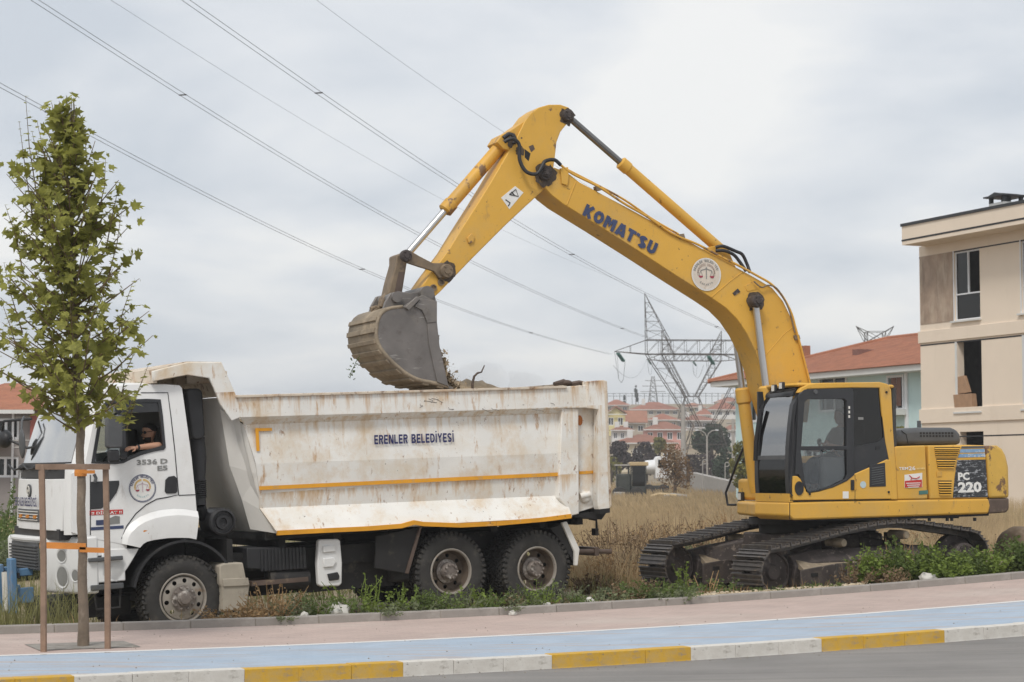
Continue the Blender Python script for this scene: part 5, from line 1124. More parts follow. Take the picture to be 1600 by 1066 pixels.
# work lights and mirror on the cab roof
for px in ((1210, 607), (1222, 603)):
    c = E.unx(*px, -1.40); b = MB(); b.box(c, (.05, .10, .11)); lo_ = b.build('work_lamp', M['black'], cabe, bevel=.012); b = MB(); b.box(c - V((.028, 0, 0)), (.006, .075, .085)); b.build('lens', M['lamp'], lo_)
b = MB(); b.tube([E.unx(1204, 614, -1.38), E.unx(1222, 612, -1.38), E.unx(1243, 607, -1.30)], .012); b.build('lamp_bar', M['black'], cabe)
b = MB(); b.tube([E.unx(1188, 640, -1.42), E.unx(1181, 690, -1.46), E.unx(1180, 720, -1.46)], .03); b.build('wiper', M['black'], cabe)
hose('cable', [(1241, 640, -1.40), (1239, 700, -1.40), (1237, 740, -1.40), (1234, 765, -1.40), (1238, 775, -1.40)], .012, M['black'], cabe)
# --- undercarriage
def lathe_obj(name, prof, o, mat, parent, n=28): 
    b = MB(); b.lathe(prof, o, (0, 1, 0), n); return b.build(name, mat, parent, smooth=35)
b = MB(); b.lathe([(.95, 1.08), (.95, .98), (.80, .98), (.80, .85), (.70, .80), (.0005, .80)], (-.25, 0, 0), (0, 0, 1), 40); b.build('swing_ring', M['chassis'], exc, smooth=35)
UX = -.25
UA = radians(7)                                  # undercarriage turned against the house
UT = radians(1.0)
b = MB(); b.boxb(-.75, .75, -.75, .75, .42, .85)
for sx in (-1, 1):
    for sy in (-1, 1): b.prism([V((sx * .3, sy * .5, .55)), V((sx * .3, sy * .5, .82)), V((sx * 1.25, sy * 1.0, .62)), V((sx * 1.25, sy * 1.0, .30))], (-sx * .0 + .0, sy * .28, 0))
cf_ = b.build('centre_frame', M['trackframe'], exc, bevel=.03); cf_.rotation_euler = (0, 0, UA); cf_.location = (UX, 0, 0)
def loop_path():
    P = []
    P += [V((x, 0, 0)) for x in np.linspace(1.55, -1.6, 40)]                                  # ground run, towards the front
    P += [V((-1.72 + .37 * cos(a), 0, .37 + .37 * sin(a))) for a in np.linspace(-pi / 2 - .1, -3 * pi / 2 + .35, 26)]
    P += [V((x, 0, z)) for x, z in ((-1.5, .76), (-1.2, .81), (-.8, .88), (-.4, .95), (0, 1.0), (.4, 1.02), (.8, 1.0), (1.2, .94), (1.5, .90))]
    P += [V((1.72 + .42 * cos(a), 0, .44 + .42 * sin(a))) for a in np.linspace(pi / 2 - .1, -pi / 2 + .25, 24)]
    return P
PT = loop_path(); PT.append(PT[0])
seg = [(PT[i + 1] - PT[i]).length for i in range(len(PT) - 1)]; TOT = sum(seg)
def on_path(s):
    s %= TOT
    for i, l in enumerate(seg):
        if s <= l: return PT[i].lerp(PT[i + 1], s / l), (PT[i + 1] - PT[i]).normalized()
        s -= l
    return PT[-1], V((1, 0, 0))
sh_ = MB(); sh_.boxb(-.078, .078, -.35, .35, -.012, .012)
for x in (-.066, .0, .066): sh_.boxb(x - .008, x + .008, -.35, .35, .012, .052 if x < 0 else .034)
for y in (-.10, .10): sh_.boxb(-.095, .095, y - .025, y + .025, -.085, -.012)
shoe_me = sh_.mesh('track_shoe'); shoe_me.materials.append(M['track'])
NSH = 53
for sy in (-1, 1):
    b = MB()
    sec = [(-.17, .16), (-.24, .50), (-.10, .66), (.10, .66), (.24, .50), (.17, .16)]
    b.loft([[V((x, y * k + 0, z if z < .4 else z - dz)) for y, z in sec] for x, k, dz in ((-1.40, .9, .06), (-1.0, 1, .0), (1.1, 1, 0), (1.45, .9, .10))])
    tf = b.build('track_frame', M['trackframe'], exc, bevel=.015)
    tf.location = V((UX, 0, 0)) + Matrix.Rotation(UA, 3, 'Z') @ V((0, sy * 1.20, 0)); tf.rotation_euler = (0, -UT, UA)
    b = MB(); b.prism([V((-1.42, -.36, .10)), V((-1.42, -.36, .40)), V((-.75, -.36, .47)), V((1.15, -.36, .47)), V((1.3, -.36, .36)), V((1.3, -.36, .10))], (0, .03, 0)); b.build('frame_plate', M['trackframe'], tf, bevel=.008)
    b = MB(); b.prism([V((-1.35, -.34, .41)), V((-1.35, -.05, .60)), V((-1.35, .0, .55)), V((-1.35, -.30, .35))], (2.5, 0, 0)); b.build('frame_ledge', M['bucketdirt'], tf, bevel=.006)
    b = MB(); b.boxb(-1.42, 1.3, -.375, -.361, .09, .13); b.build('frame_rib', M['trackframe'], tf, bevel=.004)
    for x in (-.78, .35): b = MB(); b.boxb(x - .008, x + .008, -.366, -.360, .12, .46); b.build('weld_seam', M['track'], tf)
    for q in ((-.34, -.27, .26, .40), (-1.24, -1.12, .30, .35)): b = MB(); b.boxb(q[0], q[1], -.368, -.361, q[2], q[3]); b.build('frame_slot', M['chassis'], tf)
    lathe_obj('idler', [(.0005, -.14), (.10, -.14), (.12, -.10), (.20, -.07), (.27, -.07), (.28, -.10), (.305, -.10), (.31, -.04), (.31, .04), (.305, .10), (.28, .10), (.27, .07), (.20, .07), (.0005, .1)], (-1.72, 0, .37), M['trackframe'], tf)
    lathe_obj('sprocket', [(.0005, -.30), (.20, -.30), (.24, -.27), (.25, -.10), (.36, -.06), (.36, .06), (.25, .10), (.0005, .15)], (1.72, 0, .44), M['trackframe'], tf)
    for k in range(12):
        a = 2 * pi * k / 12; b = MB(); b.lathe([(.018, 0), (.018, -.02), (.0005, -.02)], (1.72 + .2 * cos(a), -.30, .44 + .2 * sin(a)), (0, 1, 0), 6); b.build('bolt', M['trackframe'], tf)
    for k in range(8): lathe_obj('track_roller', [(.0005, -.22), (.06, -.22), (.08, -.19), (.10, -.12), (.12, -.11), (.12, .11), (.08, .19), (.0005, .22)], (-1.2 + k * .36, 0, .18), M['track'], tf, 18)
    for x, z in ((-.55, .78), (.62, .86)): lathe_obj('carrier_roller', [(.0005, -.26), (.05, -.26), (.06, -.24), (.07, -.10), (.07, .10), (.0005, .12)], (x, 0, z - .03), M['bucketdirt'], tf, 18); b = MB(); b.boxb(x - .05, x + .05, -.05, .2, .6, z); b.build('roller_bracket', M['trackframe'], tf)
    for k in range(NSH):
        p, t = on_path((k + .3) * TOT / NSH); nrm = V((0, 1, 0)).cross(t); R = Matrix((t, V((0, 1, 0)), t.cross(V((0, 1, 0))))).transposed()
        o = bpy.data.objects.new('track_shoe', shoe_me); COL.objects.link(o); o.parent = tf
        ax_z = t.cross(V((0, 1, 0))); 
        c_ = V((0, 0, .5)); 
        if ax_z.dot(p - c_) < 0: R = Matrix((-t, V((0, 1, 0)), (-t).cross(V((0, 1, 0))))).transposed()
        o.matrix_local = Matrix.Translation(p) @ R.to_4x4()
# ================================================================== buildings
M['beige'] = pm('beige_render', (.76, .65, .53), .85, var=.03, vs=.6, layers=[((.70, .59, .48), .4, .7, .4, (1, 1, 1)), ((.64, .54, .43), .34, 1.6, .3, (1, 1, .12))], bump=.08, bs=30)
M['groove'] = pm('dark_groove', (.03, .03, .032), .8)
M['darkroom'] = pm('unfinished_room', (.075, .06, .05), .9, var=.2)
M['woodpanel'] = pm('brown_panel', (.34, .25, .185), .7, var=.2, vs=2, layers=[((.48, .39, .30), .48, 1.6, .18, (1, 1, .35)), ((.22, .155, .115), .36, 2.6, .18, (2, 2, .3))])
M['winwhite'] = pm('window_frame_white', (.72, .73, .75), .4, var=.03)
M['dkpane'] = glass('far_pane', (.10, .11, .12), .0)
M['metaldark'] = pm('dark_metal', (.035, .037, .04), .5, .3)
M['cardboard'] = pm('cardboard', (.36, .22, .13), .85, var=.12, vs=5)
M['tile'] = pm('roof_tile', (.33, .13, .07), .85, var=.2, vs=1.5, layers=[((.28, .10, .06), .4, 4, .1, (1, 1, 1)), ((.42, .19, .11), .35, 9, .1, (1, 1, 1))], bump=.5, bs=12)
M['cyan'] = pm('pale_blue_render', (.52, .67, .67), .85, var=.04, vs=.8, dirt=(.46, .61, .62), damt=.3, ds=1)
M['soffit'] = pm('white_fascia', (.62, .62, .60), .7, var=.04)
BB = Frame(V((at(1441, 745, 70).x, 70, 0)), radians(-65.8)); BB.pos.z = gz(BB.pos.x, BB.pos.y) - .1
bb = empty('beige_building', BB.pos, BB.rot); tag(bb, 'beige three storey building under construction with brown panel and open window holes', 'building')
def bq(x, y, yl=0): return BB.un(x, y, yl)
def bxz(px): return [(p.x, p.z) for p in (bq(*q) for q in px)]
def rect(px):  # (x0, x1, ytop, ybot) measured at x0..x1 -> level rectangle on the facade
    a, c = bq(px[0], px[2]), bq(px[1], px[3]); return a.x, c.x, c.z, a.z
zt = bq(1441, 397).z; z3 = bq(1441, 508).z; z3b = bq(1441, 518).z; z2 = bq(1441, 640).z
ZR = bq(1441, 385).z
w3 = (bq(1492, 500).x, bq(1532, 500).x, bq(1512, 499.5).z, bq(1512, 391).z)
w2 = (bq(1497, 640).x, bq(1535, 640).x, bq(1516, 643).z, bq(1516, 532).z)
w1 = (bq(1500, 700).x, bq(1537, 700).x, 1.0, bq(1518, 674.5).z)
pit_ = bq(1597, 500).x - w3[0]                          # bay spacing
def rc(x0, x1, z0, z1): return [(x0, z0), (x1, z0), (x1, z1), (x0, z1)]
holes = []
for k in range(3):
    d = k * pit_
    holes += [rc(w3[0] + d, w3[1] + d, w3[2], w3[3]), rc(w2[0] + d, w2[1] + d, w2[2], w2[3]), rc(w1[0] + d, w1[1] + d, w1[2], w1[3])]
b = MB(); cut_plate(b, rc(0, 15, -.3, ZR), holes, 0, .28); wl = b.build('wall', M['beige'], bb)
b = MB(); b.boxb(0, .25, .28, 11, -.3, ZR); b.boxb(14.75, 15, .28, 11, -.3, ZR); b.boxb(0, 15, 10.8, 11, -.3, ZR); b.build('wall', M['beige'], bb)
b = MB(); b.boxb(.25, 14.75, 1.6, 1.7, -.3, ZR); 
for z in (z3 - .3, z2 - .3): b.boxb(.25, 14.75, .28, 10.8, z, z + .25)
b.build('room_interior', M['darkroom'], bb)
# projecting bands and grooves
for (za_, zb_) in ((z3b - .42, z3b), (bq(1441, 662).z - .0, z2 - .0)):
    b = MB(); b.boxb(-.06, 15.06, -.06, .02, za_, zb_); b.build('band', M['beige'], bb, bevel=.01)
for z in (bq(1443, 540).z, bq(1443, 402).z, bq(1443, 684).z): b = MB(); b.boxb(0, 15, -.006, .01, z - .02, z + .025); b.build('groove', M['groove'], bb)
b = MB(); b.boxb(.05, w3[0] - .06, -.02, .01, z3 + .02, bq(1441, 400).z - .03); b.build('wood_panel', M['woodpanel'], bb)
# roof slab
ol = BB.un(1409, 354.5, -.95); ob = BB.un(1411, 383, -.95); oh = BB.un(1411, 376, -.95)
b = MB(); b.boxb(ol.x, 16, -.95, 12, ob.z, ol.z); rf = b.build('roof_slab', M['beige'], bb)
b = MB(); b.boxb(ol.x - .04, 16.04, -.99, 12.04, ol.z + .002, ol.z + .10); b.build('roof_edge', M['metaldark'], rf)
b = MB(); b.boxb(ol.x - .01, 16.01, -.962, 12.01, oh.z - .03, oh.z + .03); b.build('groove', M['groove'], rf)
cp = BB.un(1572, 318, 2.5); b = MB(); s_ = .42; b.boxb(cp.x - s_, cp.x + s_, 2.5 - s_, 2.5 + s_, ol.z, ol.z + .85); b.build('chimney', M['soffit'], bb)
cz_ = ol.z + .85; b = MB(); b.boxb(cp.x - .56, cp.x + .56, 2.5 - .56, 2.5 + .56, cz_ + .20, cz_ + .25)
for sx in (-1, 1):
    for sy in (-1, 1): b.boxb(cp.x + sx * .36 - .06, cp.x + sx * .36 + .06, 2.5 + sy * .36 - .06, 2.5 + sy * .36 + .06, cz_, cz_ + .2)
b.boxb(cp.x - .12, cp.x + .12, 2.38, 2.62, cz_, cz_ + .2); b.prism([V((cp.x - .4, 2.0, cz_ + .25)), V((cp.x + .4, 2.0, cz_ + .25)), V((cp.x, 2.0, cz_ + .36))], (0, 1, 0)); b.build('chimney_cap', M['metaldark'], bb)
# white window frames on the top floor, sills
for k in range(3):
    d = k * pit_; x0, x1, z0, z1 = w3[0] + d, w3[1] + d, w3[2], w3[3]; f = .05; zm = z0 + (z1 - z0) * .37; b = MB()
    for q in ((x0, x0 + f, z0, z1), (x1 - f * .5, x1, z0, z1), (x0 + f, x1 - f * .5, z0, z0 + f), (x0 + f, x1 - f * .5, z1 - f, z1), (x0 + f, x1 - f * .5, zm, zm + f)): b.boxb(q[0], q[1], .05, .12, q[2], q[3])
    b.boxb(x0 + (x1 - x0) * .48, x0 + (x1 - x0) * .48 + f, .055, .115, zm + f, z1 - f); fr_ = b.build('window', M['winwhite'], bb)
    b = MB(); b.boxb(x0 - .05, x0 - .001, -.015, .05, z0 - .05, z1 + .05); b.build('reveal_trim', M['winwhite'], fr_)
    for (px0, px1, pz0, pz1) in ((x0 + f, x0 + (x1 - x0) * .48, zm + f, z1 - f), (x0 + f, x1 - .04, z0 + f, zm)): b = MB(); b.boxb(px0, px1, .08, .09, pz0, pz1); b.build('pane', M['dkpane'], fr_)
    for (x0, x1, z0) in ((w3[0] + d, w3[1] + d, w3[2]), (w2[0] + d, w2[1] + d, w2[2])): b = MB(); b.boxb(x0 - .15, x1 + .05, -.10, .02, z0 - .06, z0 - .002); b.build('sill', M['soffit'], bb)
    x0, x1, z0, z1 = w2[0] + d, w2[1] + d, w2[2], w2[3]; b = MB(); b.boxb(x0 - .12, x0 - .002, -.012, .02, z0, z1); b.build('reveal_trim', M['soffit'], bb)
# cardboard packs standing in the window hole
def bbox_thing(px, yl, th, label):
    P = [BB.un(*p, yl) for p in px]; b = MB(); b.prism([BB.w(p) for p in P], BB.M @ V((0, th, 0))); o = b.build('cardboard_pack', M['cardboard'], None, bevel=.01); tag(o, label, 'package', 'packages in the unfinished window'); return o
bbox_thing([(1489, 617), (1517, 615), (1520, 641.5), (1492, 644)], -.05, .22, 'wide brown cardboard pack on the sill of the open second floor window'); bbox_thing([(1491, 590), (1506, 587), (1514, 613), (1493, 616.5)], .0, .12, 'tall brown cardboard pack leaning on top of another pack in window opening')

# --- pale blue house with the red hipped roof
CB = Frame(V((at(1150, 745, 110).x, 110, 0)), radians(-65.8)); CB.pos.z = gz(CB.pos.x, CB.pos.y) - .2
cbh = empty('blue_house', CB.pos, CB.rot); tag(cbh, 'pale blue house with red tiled hipped roof behind the excavator', 'house')
ez = CB.un(1440, 581, 0).z; ex1 = CB.un(1440, 581, 0).x + 5
x_w = [(CB.un(1389, 640, 0).x, CB.un(1411, 640, 0).x, CB.un(1400, 638, 0).z, CB.un(1400, 590, 0).z)]
hl = [rc(*q) for q in x_w] + [rc(CB.un(1282, 640, 0).x, CB.un(1322, 640, 0).x, CB.un(1300, 640, 0).z, CB.un(1300, 586, 0).z), rc(1.6, 2.6, ez - 1.9, ez - .5), rc(1.6, 2.6, ez - 4.9, ez - 3.5), rc(7, 8.2, ez - 4.9, ez - 3.5), rc(12, 13.2, ez - 4.9, ez - 3.5)]
b = MB(); cut_plate(b, rc(0, ex1, -.3, ez), hl, 0, .25); b.build('wall', M['cyan'], cbh)
b = MB(); b.boxb(0, .25, .25, 12, -.3, ez); b.boxb(ex1 - .25, ex1, .25, 12, -.3, ez); b.boxb(0, ex1, 11.75, 12, -.3, ez); b.build('wall', M['cyan'], cbh)
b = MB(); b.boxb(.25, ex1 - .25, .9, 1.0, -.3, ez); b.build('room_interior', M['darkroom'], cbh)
for q in hl:
    (x0, z0), (x1, _), (_, z1), _ = q; b = MB(); f = .10
    for r_ in ((x0 - .12, x0, z0 - .12, z1 + .12), (x1, x1 + .12, z0 - .12, z1 + .12), (x0, x1, z1, z1 + .12), (x0, x1, z0 - .12, z0)): b.boxb(r_[0], r_[1], -.05, .04, r_[2], r_[3])
    b.boxb((x0 + x1) / 2 - .04, (x0 + x1) / 2 + .04, .06, .12, z0, z1); wn = b.build('window', M['winwhite'], cbh)
    b = MB(); b.boxb(x0, x1, .12, .13, z0, z1); b.build('pane', M['dkpane'], wn)
q = x_w[0]; M['curtain'] = pm('brown_shutter', (.20, .10, .07), .8, var=.15)
b = MB(); b.boxb(q[0] + .15, q[0] + .55, .02, .05, q[2] + .1, q[3]); b.boxb(q[1] - .55, q[1] - .2, .02, .05, q[2] + .1, q[3]); b.build('shutter', M['curtain'], cbh)
b = MB()
for k in range(9): x = q[0] - .2 + k * (q[1] - q[0] + .4) / 8; b.boxb(x - .015, x + .015, -.62, -.58, q[2] - .05, q[2] + .75)
b.boxb(q[0] - .25, q[1] + .25, -.63, -.57, q[2] + .75, q[2] + .80); b.build('balcony_rail', M['brownsteel'], cbh)
b = MB(); b.boxb(q[0] - .4, q[1] + .4, -.7, 0, q[2] - .35, q[2] - .08); b.build('balcony', M['soffit'], cbh)
b = MB(); b.boxb(CB.un(1416, 640, 0).x, CB.un(1420, 640, 0).x, -.10, -.01, 0, ez); b.build('downpipe', M['winwhite'], cbh)
b = MB(); o_ = 1.0; zr = CB.un(1330, 536, 6).z
b.boxb(-o_, ex1 + o_, -o_, 12 + o_, ez, ez + .28); b.build('eaves', M['soffit'], cbh)
b = MB(); z0 = ez + .285; x0, x1, y0, y1 = -o_ - .1, ex1 + o_, -o_ - .1, 12 + o_
b.add([(x0, y0, z0), (x1, y0, z0), (x1, y1, z0), (x0, y1, z0), (6.0, 6, zr), (x1 - 5, 6, zr)], [(0, 1, 5, 4), (1, 2, 5), (2, 3, 4, 5), (3, 0, 4), (0, 3, 2, 1)]); rf = b.build('roof', M['tile'], cbh)
b = MB(); b.tube([V((x0, y0, z0 + .03)), V((6, 6, zr + .03)), V((x1 - 5, 6, zr + .03))], .13, 6); b.build('ridge_tiles', M['tile'], rf)
# tile courses on the slope facing the road
n_ = 26
for k in range(n_):
    t = (k + .5) / n_; a = V((x0, y0, z0)).lerp(V((6, 6, zr)), t); c = V((x1, y0, z0)).lerp(V((x1 - 5, 6, zr)), t); nn = V((0, -(zr - z0), 7)).normalized() * .02
    b = MB(); b.box((a + c) / 2 + nn, ((c - a).length, .30, .035), Matrix.Rotation(math.atan2(zr - z0, 7) - .05, 3, 'X')); b.build('tile_course', M['tile'], rf)
b = MB(); pv = V((9.0, 3.0, z0 + (zr - z0) * .58)); b.boxb(8.2, 8.7, 2.2, 5.0, z0 + 1.0, z0 + 1.35); b.build('roof_valley', pm('weathered_tile', (.20, .10, .08), .9), rf)
b = MB(); c0 = CB.un(1258, 553, 6); b.boxb(c0.x - .25, c0.x + .25, 5.8, 6.2, zr - .6, zr + .12); b.build('chimney', M['tile'], cbh)

# --- simple houses of the town on the slope
def house(px0, px1, eave, base, ridge, Y, wall, roof, label, kind='hip', win=(3, 1), depth=None, chim=0, yaw=0, wincol='dkpane', cat='house'):
    a, c = at(px0, eave, Y), at(px1, eave, Y); W_ = c.x - a.x; zb = at((px0 + px1) / 2, base, Y).z; ze = a.z; zr = at(px0, ridge, Y).z; D_ = depth or W_ * .8
    cx = (a.x + c.x) / 2; zb = min(zb, gz(cx, Y) - .3)
    r = empty('town_house', (cx, Y, zb)); r.rotation_euler = (0, 0, yaw); tag(r, label, cat)
    h = ze - zb; w2_ = W_ / 2 * .93
    b = MB(); hs = []; nx_, nz_ = win; fl = min(2.9, max(1.6, h)); 
    vis_h = (at(0, eave, Y).z - at(0, base, Y).z)
    for j in range(nz_):
        for i in range(nx_):
            x = -w2_ + 2 * w2_ * (i + .5) / nx_; ww = min(.75, w2_ / nx_ * .55); zt_ = h - vis_h * (j / nz_) - vis_h / nz_ * .22; hs.append(rc(x - ww, x + ww, zt_ - min(1.3, vis_h / nz_ * .55), zt_))
    cut_plate(b, rc(-w2_, w2_, 0, h), hs, 0, .25); b.boxb(-w2_, -w2_ + .25, .25, D_, 0, h); b.boxb(w2_ - .25, w2_, .25, D_, 0, h); b.boxb(-w2_, w2_, D_ - .25, D_, 0, h); b.build('wall', wall, r)
    for q in hs:
        (x0, z0), (x1, _), (_, z1), _ = q; b = MB()
        for t in ((x0, x0 + .09, z0, z1), (x1 - .09, x1, z0, z1), (x0 + .09, x1 - .09, z1 - .09, z1), (x0 + .09, x1 - .09, z0, z0 + .09), ((x0 + x1) / 2 - .05, (x0 + x1) / 2 + .05, z0 + .09, z1 - .09)): b.boxb(t[0], t[1], .04, .10, t[2], t[3])
        wn = b.build('window', M['winwhite'], r); b = MB(); b.boxb(x0, x1, .11, .12, z0, z1); b.build('pane', M[wincol], wn)
    o = W_ / 2 + .2; hr = zr - zb; b = MB(); t = .15
    if kind == 'hip':
        i = min(o * .9, D_ / 2 + .4); rl = max(o - i, .3); ym = D_ / 2
        b.add([(-o, -.6, h), (o, -.6, h), (o, D_ + .6, h), (-o, D_ + .6, h), (-rl, ym, hr), (rl, ym, hr)], [(0, 1, 5, 4), (1, 2, 5), (2, 3, 4, 5), (3, 0, 4), (0, 3, 2, 1)])
    elif kind == 'gable':      # gable end faces the road
        b.prism([V((-o, -.6, h)), V((0, -.6, hr)), V((o, -.6, h)), V((o, -.6, h + t)), V((0, -.6, hr + t * 1.4)), V((-o, -.6, h + t))], (0, D_ + 1.2, 0))
    else:                       # ridge along the road
        b.prism([V((-o, -.7, h)), V((-o, D_ / 2, hr)), V((-o, D_ + .7, h)), V((-o, D_ + .7, h + t)), V((-o, D_ / 2, hr + t * 1.4)), V((-o, -.7, h + t))], (2 * o, 0, 0))
    rf = b.build('roof', roof, r)
    if kind == 'gable': b = MB(); b.prism([V((-w2_, 0, h)), V((w2_, 0, h)), V((0, 0, hr - .1))], (0, .25, 0)); b.build('gable_wall', wall, r)
    b = MB(); b.boxb(-o + .05, o - .05, -.62, -.5, h - .15, h - .005); b.build('fascia', M['soffit'], r)
    for k in range(chim): x = -o * .4 + k * o * .7; b = MB(); b.boxb(x - .35, x + .35, D_ * .25, D_ * .25 + .7, h + (hr - h) * .3, hr + .6); b.build('chimney', M['soffit'], rf)
    return r
def wm(n, c): return pm(n, c, .9, var=.05, vs=.5, dirt=tuple(x * .8 for x in c), damt=.35, ds=.6, dsoft=.4)
W_cream = wm('cream_wall', (.62, .55, .42)); W_pink = wm('pink_wall', (.58, .30, .26)); W_yel = wm('yellow_wall', (.62, .54, .27)); W_beige = wm('tan_wall', (.46, .40, .33)); W_white = wm('white_wall', (.66, .65, .63)); W_grey = wm('grey_wall', (.40, .37, .35))
R_red = pm('town_roof_red', (.29, .12, .08), .9, var=.15, vs=1, dirt=(.23, .11, .08), damt=.4, ds=2); R_brown = pm('town_roof_brown', (.25, .115, .08), .9, var=.15, vs=1, dirt=(.19, .10, .08), damt=.4, ds=2); R_or = pm('town_roof_orange', (.31, .15, .10), .9, var=.15, vs=1, dirt=(.36, .13, .08), damt=.4, ds=2)
house(956, 1058, 692, 735, 678, 255, W_cream, R_brown, 'cream house with brown hipped roof behind the dark bushes', 'hip', (4, 1), chim=1)
house(1006, 1072, 671, 692, 658, 292, W_pink, R_brown, 'pink house with white windows and brown roof', 'hip', (4, 1), chim=1)
house(946, 978, 647, 672, 636, 330, W_yel, R_or, 'yellow house with gabled orange roof on the slope', 'gable', (2, 1))
house(976, 1010, 661, 678, 643, 335, W_beige, R_or, 'tan house with long sloping orange roof beside the yellow house', 'ridge', (2, 1))
house(955, 990, 672, 690, 665, 300, W_white, R_brown, 'low white house with flat brown roof in front of yellow house', 'hip', (3, 1), chim=2)
house(1012, 1060, 656, 672, 646, 345, W_beige, R_red, 'tan house with red roof above the pink house', 'hip', (4, 1))
house(1056, 1122, 657, 672, 648, 350, W_grey, R_brown, 'grey house with wide brown roof behind the pylon legs', 'hip', (5, 1), chim=1)
house(983, 1064, 640, 650, 627, 425, W_beige, R_red, 'long tan house with wide red roof near the hilltop', 'hip', (6, 1), chim=1)
house(944, 984, 633, 645, 624, 430, W_beige, R_red, 'small tan house with red roof next to the long hilltop house', 'hip', (3, 1))
house(1088, 1112, 648, 660, 638, 400, W_white, R_red, 'small white house with red roof on the slope', 'hip', (2, 1), chim=1)
house(1106, 1156, 640, 676, 627, 420, W_white, R_red, 'tall white house with red roof beside the pale blue house', 'hip', (4, 3))
house(1064, 1104, 636, 645, 629, 460, W_cream, R_or, 'cream house with orange roof at the hilltop', 'hip', (4, 1))
house(1118, 1162, 628, 640, 620, 480, W_cream, R_red, 'cream house with red roof at the hilltop fence', 'hip', (4, 1), chim=1)
house(1130, 1160, 672, 705, 664, 300, W_white, R_brown, 'white house with brown roof low on the slope', 'hip', (2, 2))
# the grey house at the left, behind the truck's nose
M['greypanel'] = pm('grey_cladding', (.25, .225, .215), .8, var=.04)
lh = house(-110, 53, 641, 760, 590, 75, M['greypanel'], M['tile'], 'grey clad house with red tiled roof and white balcony behind the truck', 'hip', (2, 2), depth=9)
pz = at(0, 0, 75); p0 = lh.location
def lx(px): return at(px, 700, 75).x - p0.x
def lz(py): return at(0, py, 75).z - p0.z
b = MB(); b.boxb(lx(20) - .04, lx(20) + .04, -.05, 0, 0, lz(645)); b.build('downpipe', M['winwhite'], lh)
for y in (652, 688, 699): b = MB(); b.boxb(lx(22), lx(52), -.02, .0, lz(y) - .015, lz(y) + .015); b.build('cladding_joint', M['soffit'], lh)
b = MB(); b.boxb(lx(49), lx(58), -.25, .3, 0, lz(646)); b.build('column', pm('red_column', (.30, .09, .07), .8), lh)
b = MB(); b.boxb(lx(-60), lx(16), -1.2, 0, lz(691), lz(675)); bl_ = b.build('balcony', M['soffit'], lh); b = MB(); b.boxb(lx(-60), lx(16), -1.21, .0, lz(695), lz(691) - .003); b.build('balcony_edge', pm('red_band', (.40, .12, .08), .8), bl_)

